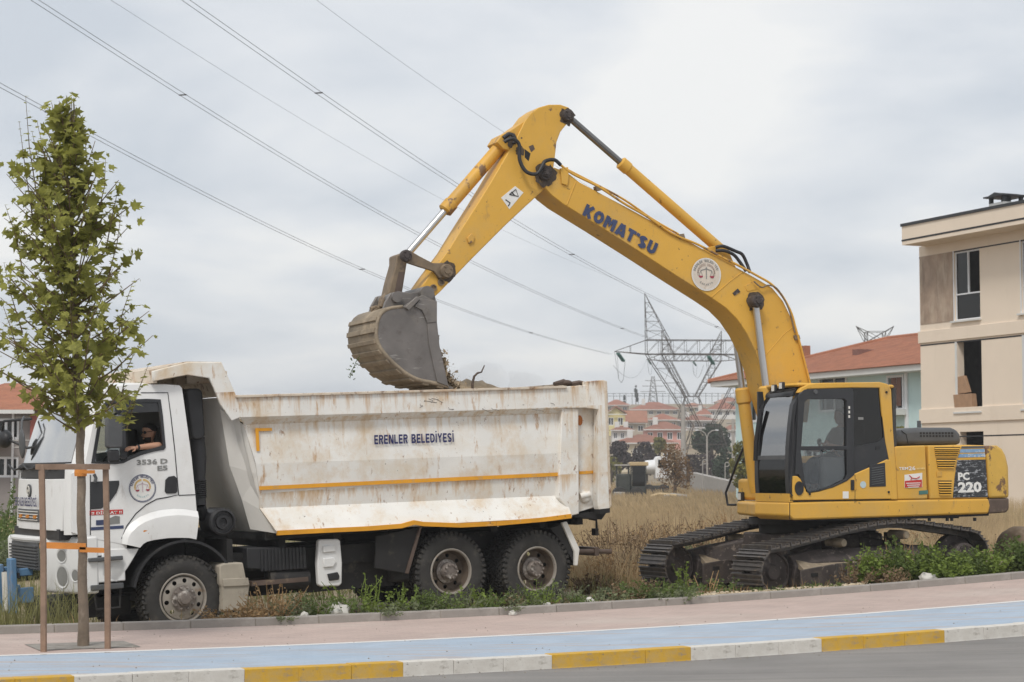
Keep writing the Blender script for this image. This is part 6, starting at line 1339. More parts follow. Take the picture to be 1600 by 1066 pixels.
# ================================================================== pylons and cables
M['lattice'] = pm('galvanised_steel', (.06, .05, .043), .7, .1, var=.2, vs=1, dirt=(.13, .075, .05), damt=.35, ds=1)
M['insul'] = pm('green_insulator', (.05, .16, .13), .3, var=.1)
M['wire'] = pm('cable', (.09, .09, .095), .6, var=.1)
def pylon(loc, sc, rot, label, r=.06, detail=True):
    root = empty('pylon', loc); root.rotation_euler = (0, 0, rot); tag(root, label, 'pylon', 'lattice pylons')
    def lat(A, B, n, b, rr):   # zigzag between two polylines given by end points
        (a0, a1), (c0, c1) = A, B
        for k in range(n):
            p = a0.lerp(a1, k / n); q = c0.lerp(c1, (k + 1) / n); p2 = a0.lerp(a1, (k + 1) / n); q2 = c0.lerp(c1, k / n)
            b.tube([p, q], rr, 4)
            b.tube([p2, q], rr, 4)
    k = sc; H1, H2, H3, H4 = 6.2 * k, 14.3 * k, 15.9 * k, 21.2 * k; wb, ww = 3.3 * k, 1.5 * k; hv, tip = 6.7 * k, 10.3 * k; d = .8 * k
    b = MB(); ba = [V((sx * wb, sy * wb * .7, 0)) for sx, sy in ((-1, -1), (1, -1), (1, 1), (-1, 1))]; wa = [V((sx * ww, sy * d, H1)) for sx, sy in ((-1, -1), (1, -1), (1, 1), (-1, 1))]
    for p, q in zip(ba, wa): b.tube([p, q], r * 1.3, 4)
    for i in range(4): lat((ba[i], wa[i]), (ba[(i + 1) % 4], wa[(i + 1) % 4]), 3, b, r * .6)
    for i in range(4): b.tube([wa[i], wa[(i + 1) % 4]], r, 4)
    b.build('pylon_base', M['lattice'], root)
    for sx in (-1, 1):     # window legs
        b = MB(); lo = [V((sx * (ww - .9 * k), -d, H1)), V((sx * ww, -d, H1)), V((sx * ww, d, H1)), V((sx * (ww - .9 * k), d, H1))]; hi = [V((sx * (hv - 1.9 * k), -d, H2)), V((sx * hv, -d, H2)), V((sx * hv, d, H2)), V((sx * (hv - 1.9 * k), d, H2))]
        for p, q in zip(lo, hi): b.tube([p, q], r * 1.15, 4)
        for i in range(4): lat((lo[i], hi[i]), (lo[(i + 1) % 4], hi[(i + 1) % 4]), 5, b, r * .45)
        b.build('window_leg', M['lattice'], root)
        b = MB(); tp = V((sx * (hv + .15 * k), 0, H4)); lo = [V((sx * hv, -d, H3)), V((sx * hv, d, H3)), V((sx * (hv - 2.6 * k), d, H3)), V((sx * (hv - 2.6 * k), -d, H3))]
        for p in lo: b.tube([p, tp], r, 4)
        for i in range(4): lat((lo[i], tp), (lo[(i + 1) % 4], tp), 5, b, r * .5)
        for i in range(4): p = V((lo[i].x, lo[i].y, H2)); b.tube([p, lo[i]], r, 4)
        b.build('earth_peak', M['lattice'], root)
    b = MB()
    for y in (-d, d):
        t0, t1 = V((-tip, 0, H2 + .3 * k)), V((tip, 0, H2 + .3 * k)); l0, l1 = V((-hv, y, H2)), V((hv, y, H2)); u0, u1 = V((-hv, y, H3)), V((hv, y, H3))
        b.tube([t0, l0], r * 1.2, 4); b.tube([l0, l1], r * 1.3, 4); b.tube([l1, t1], r * 1.2, 4); b.tube([t0, u0], r, 4); b.tube([u0, u1], r * 1.2, 4); b.tube([u1, t1], r, 4)
        lat((l0, l1), (u0, u1), 9, b, r * .55); b.tube([l0, u0], r, 4); b.tube([l1, u1], r, 4)
        for s in (-1, 1): q = V((s * (tip + hv) / 2, y * .5, H2 + .1 * k)); b.tube([q, V((s * (tip + hv) / 2, y * .5, (H3 + H2) / 2 + .2 * k))], r * .6, 4)
    for i in range(10): x = -hv + 2 * hv * i / 9; b.tube([V((x, -d, H2)), V((x, d, H2))], r * .6, 4)
    b.build('crossarm', M['lattice'], root)
    if detail:
        for xx in (-tip, 0, tip):
            p = V((xx, 0, H2 + (.3 * k if xx else 0))); 
            for e in (-.10, .10):
                b = MB(); a_ = p + V((e + .25 * k, -.3, -.1)); c_ = p + V((e + 1.3 * k, 1.6 * k, -1.1 * k)); nn_ = 9
                for i in range(nn_): q = a_.lerp(c_, .15 + .8 * i / nn_); b.tube([q, a_.lerp(c_, .15 + .8 * (i + .7) / nn_)], [.14 * k, .05 * k], 8)
                b.tube([a_, c_], .03, 4); b.build('insulator_string', M['insul'], root)
            b = MB(); b.tube([p, p + V((.2, 0, -1.4 * k)), p + V((.5, .3, -3.1 * k)), p + V((.9, 1, -3.5 * k)), p + V((1.2, 1.5, -3.0 * k)), p + V((1.4, 1.7 * k, -1.1 * k))], .025, 4); b.tube([p + V((.3, 0, -.1)), p + V((.5, .3, -3.1 * k))], .02, 4); b.build('jumper_cable', M['wire'], root)
    return root
Yp = 225; pc = at(1103, 745, Yp); pg = gz(pc.x, pc.y)
PYS = (at(0, 552, Yp).z - pg) / 14.45
pylon(V((pc.x, Yp, pg)), PYS, radians(4), 'tall rusty lattice pylon with green insulators rising behind the truck tailgate', .046)
p2 = at(1082, 745, 420); pylon(V((p2.x, 420, gz(p2.x, 420) - 1)), PYS * .93, radians(4), 'second lattice pylon seen through the window of the nearer pylon', .085)
p3_ = at(1021, 745, 900); 
def mast(px, ytop, Y, w, label):
    p = at(px, 745, Y); z0 = gz(p.x, Y); z1 = at(px, ytop, Y).z; root = MB(); b = root
    c = [V((p.x + sx * w, Y + sy * w, z0)) for sx, sy in ((-1, -1), (1, -1), (1, 1), (-1, 1))]; t = [V((p.x + sx * w * .16, Y + sy * w * .16, z1)) for sx, sy in ((-1, -1), (1, -1), (1, 1), (-1, 1))]
    rr = .11 * Y / 700
    for a, e_ in zip(c, t): b.tube([a, e_], rr * 1.2, 4)
    n = 12
    for i in range(4):
        j = (i + 1) % 4
        for k in range(n): b.tube([c[i].lerp(t[i], k / n), c[j].lerp(t[j], (k + 1) / n)], rr * .7, 4); b.tube([c[j].lerp(t[j], k / n), c[i].lerp(t[i], (k + 1) / n)], rr * .7, 4)
    for f, l in ((.72, 2.6), (.82, 2.2), (.92, 1.7)): z = z0 + (z1 - z0) * f; b.tube([V((p.x - w * l * .6, Y, z)), V((p.x + w * l * .6, Y, z))], rr * 1.2, 4)
    o = b.build('far_pylon', M['lattice']); tag(o, label, 'pylon'); return o
mast(1021, 588, 800, 3.2, 'slender pale pylon far away beyond the hilltop fence')
# lattice head that shows above the red roof
Yh = 210; hp_ = at(1370, 745, Yh); b = MB(); z0 = gz(hp_.x, Yh); zt_ = at(1370, 510, Yh).z; cxx = hp_.x
cs = [(cxx - .95, -1), (cxx + .95, -1), (cxx + .95, 1), (cxx - .95, 1)]
for x, y in cs: b.tube([V((cxx + (x - cxx) * 2.4, Yh + y * 2, z0)), V((x, Yh + y, zt_ - 3)), V((x, Yh + y, zt_ - .6))], .05, 4)
for k in range(10):
    za_, zb_ = zt_ - .6 - k * 1.1, zt_ - 1.7 - k * 1.1
    for i in range(4): (x0, y0), (x1, y1) = cs[i], cs[(i + 1) % 4]; b.tube([V((x0, Yh + y0, za_)), V((x1, Yh + y1, zb_))], .035, 4); b.tube([V((x0, Yh + y0, zb_)), V((x1, Yh + y1, za_))], .035, 4); b.tube([V((x0, Yh + y0, za_)), V((x1, Yh + y1, za_))], .035, 4)
for s in (-1, 1):
    for y in (-1, 1): b.tube([V((cxx + s * .95, Yh + y, zt_ - .65)), V((cxx + s * 2.0, Yh, zt_))], .05, 4); b.tube([V((cxx + s * .95, Yh + y, zt_ - 1.7)), V((cxx + s * 2.0, Yh, zt_))], .04, 4)
o = b.build('far_pylon', M['lattice']); tag(o, 'lattice pylon head showing above the red roof of the blue house', 'pylon')
# conductors: each in a vertical plane between two plan points; image points give the height
def cable_plane(pts, Y0, Y1):
    (xa, _), (xb, _) = pts[0], pts[-1]; A_ = V(((xa - 800) / FPX * Y0, Y0)); B_ = V(((xb - 800) / FPX * Y1, Y1)); d = B_ - A_; out = []
    for x, y in pts:
        r = ray(x, y); u = r.x / r.y; t = (u * A_.y - A_.x) / (d.x - u * d.y); Y = A_.y + t * d.y; out.append(at(x, y, Y))
    return out, V((-d.y, d.x, 0)).normalized()
def smooth_px(pts, n=40):
    xs = np.array([p[0] for p in pts], float); ys = np.array([p[1] for p in pts], float); x0 = xs.mean(); s = xs.std()
    c = np.polyfit((xs - x0) / s, ys, 3 if len(pts) > 4 else 2); g = np.linspace(xs[0], xs[-1], n); return [(x, float(np.polyval(c, (x - x0) / s))) for x in g]
def cable(pts, Y0, Y1, label, r=.012, ext=None, off=0):
    P, nn = cable_plane(smooth_px(pts), Y0, Y1); d = (P[0] - P[1]).normalized()
    P = [P[0] + d * 60 + V((0, 0, 3)), P[0] + d * 25 + V((0, 0, .6))] + P
    b = MB(); b.tube([p + nn * off for p in P], r, 5); o = b.build('power_cable', M['wire']); tag(o, label, 'cable', 'overhead power cables'); return P, nn
LA = [(55, 0), (170, 76), (286, 148), (450, 250), (594, 332), (694, 388), (741, 412), (972, 513), (1008, 526), (1098, 556)]
LB = [(291, 0), (400, 78), (500, 147), (712, 287), (741, 306), (800, 343), (894, 399), (1000, 455), (1122, 512), (1147, 522), (1250, 560)]
LC = [(0, 132), (78, 177), (216, 250), (400, 342), (564, 420), (679, 468), (829, 521), (954, 553)]
SPW = dict(lowest=('beside the young tree', 'beside the bucket linkage', 'between bucket and pylon'), middle=('above the dump truck', 'beside the pylon'), highest=('far above the truck body', 'under the boom lettering', 'past the pylon peak'))
for L_, nm, ticks in ((LC, 'lowest', (78, 564, 829)), (LA, 'middle', (286, 972)), (LB, 'highest', (500, 894, 1122))):
    for e, w_ in ((-.16, 'outer'), (.16, 'inner')):
        P, nn = cable(L_, 78, Yp, '%s wire of the %s pair of overhead power cables' % (w_, nm), off=e)
    S_ = smooth_px(L_, 200)
    for tx, wh in zip(ticks, SPW[nm]):
        q = min(S_, key=lambda s: abs(s[0] - tx)); PP, _ = cable_plane([S_[0], q, S_[-1]], 78, Yp); c_ = PP[1]; b = MB(); b.tube([c_ - nn * .19, c_ + nn * .19], .035, 5); o = b.build('cable_spacer', M['wire']); tag(o, 'spacer clamp on the %s pair of power cables, %s' % (nm, wh), 'spacer', 'cable spacers')
cable([(173, 0), (400, 144), (500, 203), (665, 298), (1004, 452)], 78, Yp, 'thin single earth wire running to the left peak of the pylon', .007)
cable([(494, 0), (640, 105), (775, 200), (1000, 340), (1195, 450)], 78, Yp, 'thin single earth wire above all the other power cables', .007)
# cables from the far side of the pylon on to the second one
for xx, wh in ((-10.3, 'left'), (0, 'middle'), (10.3, 'right')):
    a = V((pc.x + xx * PYS, Yp + 2, pg + 13.2 * PYS)); c = V((p2.x + xx * PYS * .93, 420, gz(p2.x, 420) + 12.5 * PYS)); b = MB(); b.tube([a.lerp(c, t) - V((0, 0, 5 * t * (1 - t) * 2)) for t in [k / 12 for k in range(13)]], .02, 4); o = b.build('power_cable', M['wire']); tag(o, 'power cable strung between the two lattice pylons from their %s insulators' % wh, 'cable', 'cables between the pylons')

# ================================================================== street furniture far off
M['pole'] = pm('concrete_pole', (.34, .32, .295), .85, var=.1)
def pole(px, ytop, Y, r, label):
    p = at(px, 745, Y); z0 = gz(p.x, Y) - .3; z1 = at(px, ytop, Y).z; b = MB(); b.tube([V((p.x, Y, z0)), V((p.x, Y, z1))], [r, r * .7], 10); b.tube([V((p.x - .5, Y, z1 - .3)), V((p.x + .5, Y, z1 - .3))], .05, 5); b.ell((p.x, Y, z1 - .9), (.16, .16, .2)); o = b.build('utility_pole', M['pole'], smooth=50); tag(o, label, 'pole')
pole(1068, 634, 150, .24, 'pale concrete utility pole in front of the pylon'); pole(1146, 655, 150, .16, 'slim concrete utility pole beside the pale blue house')
p = at(1105, 745, 160); z0 = gz(p.x, 160); z1 = at(1105, 682, 160).z; lp = empty('street_lamp', (p.x, 160, z0)); tag(lp, 'twin armed street lamp with curved arms before the dark pine', 'lamp'); b = MB(); b.tube([V((0, 0, 0)), V((0, 0, z1 - z0))], .07, 8); b.build('lamp_post', M['pole'], lp)
for s in (-1, 1):
    b = MB(); b.tube([V((0, 0, z1 - z0 - .1)), V((s * .15, 0, z1 - z0 + .25)), V((s * .42, 0, z1 - z0 + .45)), V((s * .75, 0, z1 - z0 + .5))], .04, 6); b.build('lamp_arm', M['pole'], lp); b = MB(); b.ell((s * .8, 0, z1 - z0 + .49), (.16, .08, .05)); b.build('lamp_head', M['winwhite'], lp)
for px, yt, Y, lb in ((1098, 719, 140, 'grey post with curled top before the concrete ramp'), (1133, 723, 140, 'grey post with curled top beside the handrail of the excavator')):
    p = at(px, 745, Y); z0 = gz(p.x, Y) - .1; zt_ = at(px, yt, Y).z; b = MB(); P = [V((p.x, Y, z0)), V((p.x, Y, zt_ - .1)), V((p.x + .05, Y, zt_)), V((p.x + .22, Y, zt_ + .02)), V((p.x + .30, Y, zt_ - .12)), V((p.x + .22, Y, zt_ - .26)), V((p.x + .02, Y, zt_ - .28))]; b.tube(P, .035, 6); o = b.build('curled_post', M['pole']); tag(o, lb, 'post')
# concrete ramp wall
a, c = at(1078, 748, 150), at(1138, 760, 132); b = MB(); za_ = gz(a.x, 150); b.prism([V((a.x, 150, za_ - .2)), V((c.x, 132, gz(c.x, 132) - .2)), V((c.x, 132, at(1138, 752, 132).z)), V((a.x, 150, at(1078, 738, 150).z))], (.8, 3, 0)); o = b.build('ramp_wall', M['pole']); tag(o, 'low grey concrete ramp wall beyond the dry field', 'wall')
# hilltop fence
ft = empty('hilltop_fence', at(1050, 622, 540)); tag(ft, 'dark railing fence along the top of the town slope', 'fence'); L0_ = ft.location.copy()
xa, xb = at(930, 622, 540).x, at(1170, 622, 540).x; zt_ = at(0, 615, 540).z; zb_ = gz(at(1050, 622, 540).x, 540) - .2; b = MB()
for z in (zt_, zt_ - .7): b.boxb(xa - L0_.x, xb - L0_.x, -.06, .06, z - .05 - L0_.z, z + .05 - L0_.z)
b.build('rail', M['metaldark'], ft); n_ = 26
for k in range(n_): x = xa + (xb - xa) * k / (n_ - 1); b = MB(); b.boxb(x - .06 - L0_.x, x + .06 - L0_.x, -.05, .05, zb_ - 1 - L0_.z, zt_ + .15 - L0_.z); b.build('post', M['metaldark'], ft)

# ================================================================== parked vehicles at the field's end
M['fwhite'] = pm('far_white', (.70, .70, .70), .5, var=.04); M['ftan'] = pm('tan_roof', (.48, .36, .20), .6); M['fdark'] = pm('far_dark', (.05, .055, .05), .6, var=.2)
def gpt(px, Y): p = at(px, 745, Y); return V((p.x, Y, gz(p.x, Y)))
o_ = gpt(987, 125); ld = empty('loader', o_); tag(ld, 'dark green loader with tan cab roof parked beyond the field', 'loader'); k = 125 / FPX
def fr(px0, px1, y0, y1): return (px0 - 987) * k, (px1 - 987) * k, (lambda z: z - o_.z)(at(0, y1, 125).z), (lambda z: z - o_.z)(at(0, y0, 125).z)
x0, x1, z0, z1 = fr(986, 1010, 728, 764); b = MB(); 
for (xx, yy) in ((x0, 0), (x1 - .06, 0), (x0, 1.0), (x1 - .06, 1.0)): b.boxb(xx, xx + .06, yy, yy + .06, .5, z1)
b.boxb(x0, x1, .0, 1.06, .3, .9); b.build('cab', M['fdark'], ld); b = MB(); b.boxb(x0 + .07, x1 - .07, .01, .03, .9, z1); b.boxb(x0 + .01, x0 + .02, .07, 1, .9, z1); b.build('cab_window', M['dkpane'], ld)
x0, x1, z0, z1 = fr(984, 1013, 722, 728); b = MB(); b.boxb(x0, x1, -.15, 1.2, z0, z1); b.build('cab_roof', M['ftan'], ld, bevel=.04)
x0, x1, z0, z1 = fr(961, 986, 728, 766); b = MB(); b.boxb(x0 + .1, x1, .1, .9, .4, z1 - .5); b.build('engine_cover', M['fdark'], ld, bevel=.08); b = MB(); b.boxb(x0, x1 - .05, -.1, 1.1, z1, z1 + .1); b.build('canopy', pm('grey_canopy', (.33, .31, .28), .7), ld)
for xx in (x0 + .1, x1 - .15): b = MB(); b.boxb(xx, xx + .06, .0, .06, .4, z1); b.boxb(xx, xx + .06, .95, 1.0, .4, z1); b.build('canopy_post', M['fdark'], ld)
for xx in (x0 + .3, x1 + .35): 
    for yy in (-.1, 1.0): b = MB(); b.lathe([(.0005, -.12), (.2, -.14), (.42, -.13), (.45, -.08), (.45, .08), (.42, .13), (.0005, .12)], (xx, yy, .42), (0, 1, 0), 18); b.build('wheel', M['rubber'], ld, smooth=40)
b = MB(); b.boxb(x0 - .1, x0 + .6, -.3, 1.3, .05, .55); b.build('front_bucket', M['pole'], ld, bevel=.05)
o_ = gpt(1030, 140); wt = empty('parked_truck', o_); tag(wt, 'white truck with rounded tank body parked behind brown shrub', 'truck'); k = 140 / FPX
def fr2(px0, px1, y0, y1): return (px0 - 1030) * k, (px1 - 1030) * k, at(0, y1, 140).z - o_.z, at(0, y0, 140).z - o_.z
x0, x1, z0, z1 = fr2(1007, 1026, 718, 742); b = MB(); b.loft([[V((x, 1.0 + r_ * cos(a), (z0 + z1) / 2 + (z1 - z0) / 2 * r_ / 1.05 * sin(a))) for a in [2 * pi * i / 14 for i in range(14)]] for x, r_ in ((x0, .5), (x0 + .15, .95), (x1 - .1, 1.05), (x1 + .1, .9))]); b.build('tank', M['fwhite'], wt, smooth=50)
x0, x1, z0, z1 = fr2(1024, 1046, 713, 748); b = MB(); b.prism([V((x0, 0, z0)), V((x0, 0, z1 - .2)), V((x0 + .15, 0, z1)), V((x1 - .2, 0, z1)), V((x1, 0, z0 + .8)), V((x1, 0, z0))], (0, 2.0, 0)); b.build('cab', M['fwhite'], wt, bevel=.06); b = MB(); b.prism([V((x0 + .2, -.01, z0 + .75)), V((x0 + .2, -.01, z1 - .25)), V((x1 - .3, -.01, z1 - .25)), V((x1 - .12, -.01, z0 + .75))], (0, .01, 0)); b.build('cab_window', M['dkpane'], wt)
b = MB(); b.boxb(fr2(1007, 0, 0, 0)[0], x1, .3, 1.7, .5, .8); b.build('chassis', M['fdark'], wt)
for xx in (-.7, .3): b = MB(); b.lathe([(.0005, -.12), (.42, -.13), (.45, 0), (.42, .13), (.0005, .12)], (xx, .1, .45), (0, 1, 0), 18); b.build('wheel', M['rubber'], wt, smooth=40)
for px, yy, ln, col, lb in ((1036, 762, 1.6, 'ftan', 'orange plastic pipe lying at the end of the field'), (1055, 758, 1.4, 'pole', 'pale pipe lying behind the orange pipe')):
    p = gpt(px, 118); b = MB(); b.tube([p + V((-ln / 2, 0, .3)), p + V((-.2, .2, .45)), p + V((ln / 2, .1, .35))], .10, 8); o = b.build('pipe', M[col]); tag(o, lb, 'pipe')
# ================================================================== vegetation
def leafm(n, c, v=.3, tr=.35, layers=()): return pm(n, c, .6, var=v, vs=5, trans=tr, spec=.25, layers=layers)
M['plane'] = leafm('plane_leaf', (.30, .30, .07), .45, .46, layers=[((.24, .175, .055), .32, 2.2, .15, (1, 1, 1)), ((.15, .19, .055), .36, 1.6, .2, (1, 1, 1))])
M['bark'] = pm('young_bark', (.20, .155, .115), .9, var=.2, vs=10, bump=.5, bs=40, dirt=(.33, .28, .22), damt=.35, ds=9, stretch=(1, 1, .4))
M['twig'] = pm('twig', (.16, .11, .06), .85, var=.2)
LEAF = [(0, 0), (.16, -.06), (.50, .12), (.33, .28), (.56, .58), (.22, .54), (0, 1), (-.22, .54), (-.56, .58), (-.33, .28), (-.50, .12), (-.16, -.06)]
def leaf_pts(p, d, n, s, droop=.15):
    d = d.normalized(); side = d.cross(n).normalized(); n = side.cross(d)
    return [p + side * (x * s) + d * (y * s) + n * (s * (-.22 * abs(x) - droop * y * y)) for x, y in LEAF]
rs = random.Random(11)
tb = gp(130, 1010)
tree = empty('young_plane_tree', tb); tag(tree, 'young plane tree with lobed green leaves tied between two wooden stakes', 'tree')
def tpx(px, py):   # plane through the trunk, facing the camera; tree-local
    return at(px, py, tb.y) - tb
TRK = [(130, 1016), (131, 960), (128, 900), (130, 860), (126, 800), (128, 750), (124, 710), (127, 670), (123, 630), (118, 560), (114, 480), (112, 400), (112, 320), (114, 240), (116, 190), (115, 160)]
tp = [tpx(*q) for q in TRK]; b = MB(); rr = [.062, .052, .047, .046, .045, .044, .044, .046, .040, .034, .028, .023, .018, .012, .008, .004]
q2 = chaikin(tp, 1); 
import bisect
rad = [float(np.interp(p.z, [t.z for t in tp], rr)) * (1 + .10 * noise.noise(V((p.z * 9, 0, 0)))) for p in q2]
b.tube(q2, rad, 12)
for k in range(9): z = .5 + k * .19; c = tp[0].lerp(tp[7], z / 2.3); a = rs.uniform(0, 6.3); b.ell((c.x + .035 * cos(a), c.y + .035 * sin(a), z), (.022, .022, .018), 7, 5)
trunk = b.build('trunk', M['bark'], tree, smooth=70)
ENV = [(2.3, .45), (2.5, .72), (2.75, .80), (3.1, .74), (3.6, .66), (4.2, .60), (4.8, .52), (5.1, .40), (5.35, .24), (5.6, .10), (5.75, .04)]
def axisx(z): return float(np.interp(z, [t.z for t in tp], [t.x for t in tp]))
br = MB(); leaves = []
def lean(z): return float(np.interp(z, [2.1, 2.5, 3.0, 4, 5], [.03, .06, -.08, -.06, -.12]))
for k in range(132):
    z0 = 2.22 + 2.95 * (k / 132) ** 1.02 + rs.uniform(-.05, .05); a = k * 2.4 + rs.uniform(-.4, .4); z1 = z0 + rs.uniform(.30, .62) * (1 if z0 > 2.4 else .7)
    R = interp(min(z1, 5.75), ENV) * rs.choice((.6, .8, 1.0, 1.15, 1.3)) * rs.uniform(.85, 1.1); ax = axisx(z0); p0 = V((ax, 0, z0)); p3 = V((axisx(z1) + lean(z1) + R * cos(a), R * .92 * sin(a), z1 + rs.uniform(0, .12)))
    pm_ = p0.lerp(p3, .5) + V((0, 0, -.06)); P = [p0, p0.lerp(pm_, .5) + V((0, 0, -.01)), pm_, pm_.lerp(p3, .5) + V((0, 0, .0)), p3]; br.tube(P, [.012, .010, .008, .006, .003], 5)
    nl = rs.randint(12, 21)
    for i in range(nl):
        t = .18 + .82 * i / (nl - 1); f = t * 4; j = min(3, int(f)); p = P[j].lerp(P[j + 1], f - j); aa = rs.uniform(0, 2 * pi); d = V((cos(aa), sin(aa), rs.uniform(-.7, .4))) + (p3 - p0).normalized() * .5
        s = rs.choice((.06, .08, .10, .12, .14, .17)) * rs.uniform(.85, 1.15) * (1.0 if t < .8 else .7); p = p + d.normalized() * rs.uniform(.02, .10)
        leaves.append((p, d, (V((rs.uniform(-.8, .8), rs.uniform(-.8, .8), rs.uniform(.1, 1))) + V((p.x - axisx(p.z), p.y, 0)) * 1.2).normalized(), s))
# upright leaders with small leaves
for px, py0, py1 in ((40, 270, 150), (30, 300, 190), (50, 290, 205), (58, 270, 190), (115, 230, 155), (112, 240, 165), (133, 270, 210), (165, 300, 248), (187, 340, 285), (190, 390, 330), (208, 500, 440), (218, 580, 535), (8, 380, 320), (2, 520, 470), (6, 470, 410), (232, 620, 570), (225, 610, 600)):
    p0 = tpx(px * .72 + 31, py0 + 50); p3 = tpx(px, py1); P = [p0, p0.lerp(p3, .55) + V((rs.uniform(-.05, .05), rs.uniform(-.06, .06), 0)), p3]; br.tube(P, [.008, .005, .002], 5)
    for i in range(16): t = i / 15; p = P[0].lerp(P[1], t / .55) if t < .55 else P[1].lerp(P[2], (t - .55) / .45); aa = rs.uniform(0, 6.28); leaves.append((p, V((cos(aa), sin(aa), rs.uniform(-.2, .5))), V((0, rs.uniform(-.8, 0), 1)).normalized(), rs.uniform(.08, .17) * (1 - .6 * t)))
br.build('branches', M['twig'], tree)
leaves.sort(key=lambda l: l[0].y)                      # the leaves nearest the road first
crown = MB()
for (p, d, n, s) in leaves[280:]: crown.add(leaf_pts(p, d, n, s), [tuple(range(12))])
cro = crown.build('crown', M['plane'], tree); tag(cro, kind='stuff')
lv = []
for k in range(4):
    b = MB(); b.add(leaf_pts(V((0, 0, 0)), V((0, 1, 0)), V((0, 0, 1)), 1, .1 + .1 * k), [tuple(range(12))]); me = b.mesh('leaf', recalc=False); me.materials.append(M['plane']); lv.append(me)
for i, (p, d, n, s) in enumerate(leaves[:280]):
    o = bpy.data.objects.new('leaf', lv[i % 4]); COL.objects.link(o); o.parent = tree; d = d.normalized(); side = d.cross(n).normalized(); n = side.cross(d)
    o.matrix_local = Matrix.Translation(p) @ (Matrix((side, d, n)).transposed() * s).to_4x4()
# pit, stakes, tie
M['pit'] = pm('pit_gravel', (.27, .25, .225), .95, var=.25, vs=8, bump=.6, bs=50, dirt=(.18, .155, .125), damt=.4, ds=6)
ps, pp_ = SP(tb.x, tb.y); b = MB(); rows = []
for i in range(9):
    rows.append([V((*XY(ps - .52 + 1.04 * i / 8, pp_ - .36 + .8 * j / 6), zp(ps) + .006 + .03 * max(0, noise.noise(V((i, j, 2)))) * (0 < i < 8 and 0 < j < 6))) for j in range(7)])
b.loft(rows, cap=False, close=False); o = b.build('tree_pit', M['pit']); tag(o, kind='structure')
M['stake'] = pm('stake_wood', (.25, .165, .115), .85, var=.2, vs=6, dirt=(.30, .21, .15), damt=.35, ds=9, stretch=(1, 1, .25), bump=.3, bs=30)
M['strap'] = pm('orange_strap', (.62, .23, .045), .7, var=.08, vs=8)
st = {}
for nm, top, bot, lb in (('a', (65, 727), (68.5, 1019), 'thin wooden stake left of the young tree holding its orange strap' ), ('b', (165, 727), (168.5, 1014), 'thin wooden stake standing between young tree and truck wheel')):
    g0 = gp(*bot); g1 = at(*top, g0.y); b = MB(); w_ = .028; P = [g0 - V((0, 0, .1)), g0.lerp(g1, .5) + V((.008, 0, 0)), g1]; b.loft([[p + V((sx * w_, sy * w_, 0)) for sx, sy in ((-1, -1), (1, -1), (1, 1), (-1, 1))] for p in P]); o = b.build('wooden_stake', M['stake'], None, bevel=.006); st[nm] = (g0, g1)
    tag(o, {'a': 'wooden stake beside the plane tree, standing clear of the truck wheel', 'b': 'wooden stake between the plane tree and the truck front wheel'}[nm], 'stake', 'tree stakes')
a, c = st['a'][1], st['b'][1]; b = MB(); b.loft([[p + V((0, -.04, dz + .0)) + V((0, sy * .015, 0)) for dz, sy in ((-.045, -1), (.012, -1), (.012, 1), (-.045, 1))] for p in (a - V((.05, 0, 0)), c + V((.05, 0, 0)))]); o = b.build('stake_crossbar', M['stake']); tag(o, 'wooden crossbar nailed across the tops of the two tree stakes', 'bar')
def strap(y0, y1, x0, x1, hpx, label, g0):
    n = 12; b = MB(); rows = []
    for k in range(n + 1):
        t = k / n; p = at(x0 + (x1 - x0) * t, y0 + (y1 - y0) * t, g0.y - .055 + .0 * t); h = hpx / 152 / 2; rows.append([p + V((0, 0, h)), p + V((0, 0, -h)), p + V((0, .006, -h)), p + V((0, .006, h))])
    b.loft(rows)
    for xe in (x0 + 2, x1 - 2):
        pass
    o = b.build('tree_strap', M['strap']); tag(o, label, 'strap'); return o
strap(852, 854, 62, 134, 10, 'orange strap from the clear stake to the tree trunk', tb); strap(859, 860.5, 124, 172, 8, 'orange strap from the tree trunk to the stake by the wheel', tb)
c = at(126, 739, tb.y); b = MB(); b.lathe([(.062, -.035), (.066, 0), (.062, .04)], c, (0, 0, 1), 14); b.box(c + V((.08, -.055, .01)), (.16, .01, .035)); o = b.build('tree_tie', M['strap']); tag(o, 'orange tie binding the trunk to the wooden crossbar', 'strap')

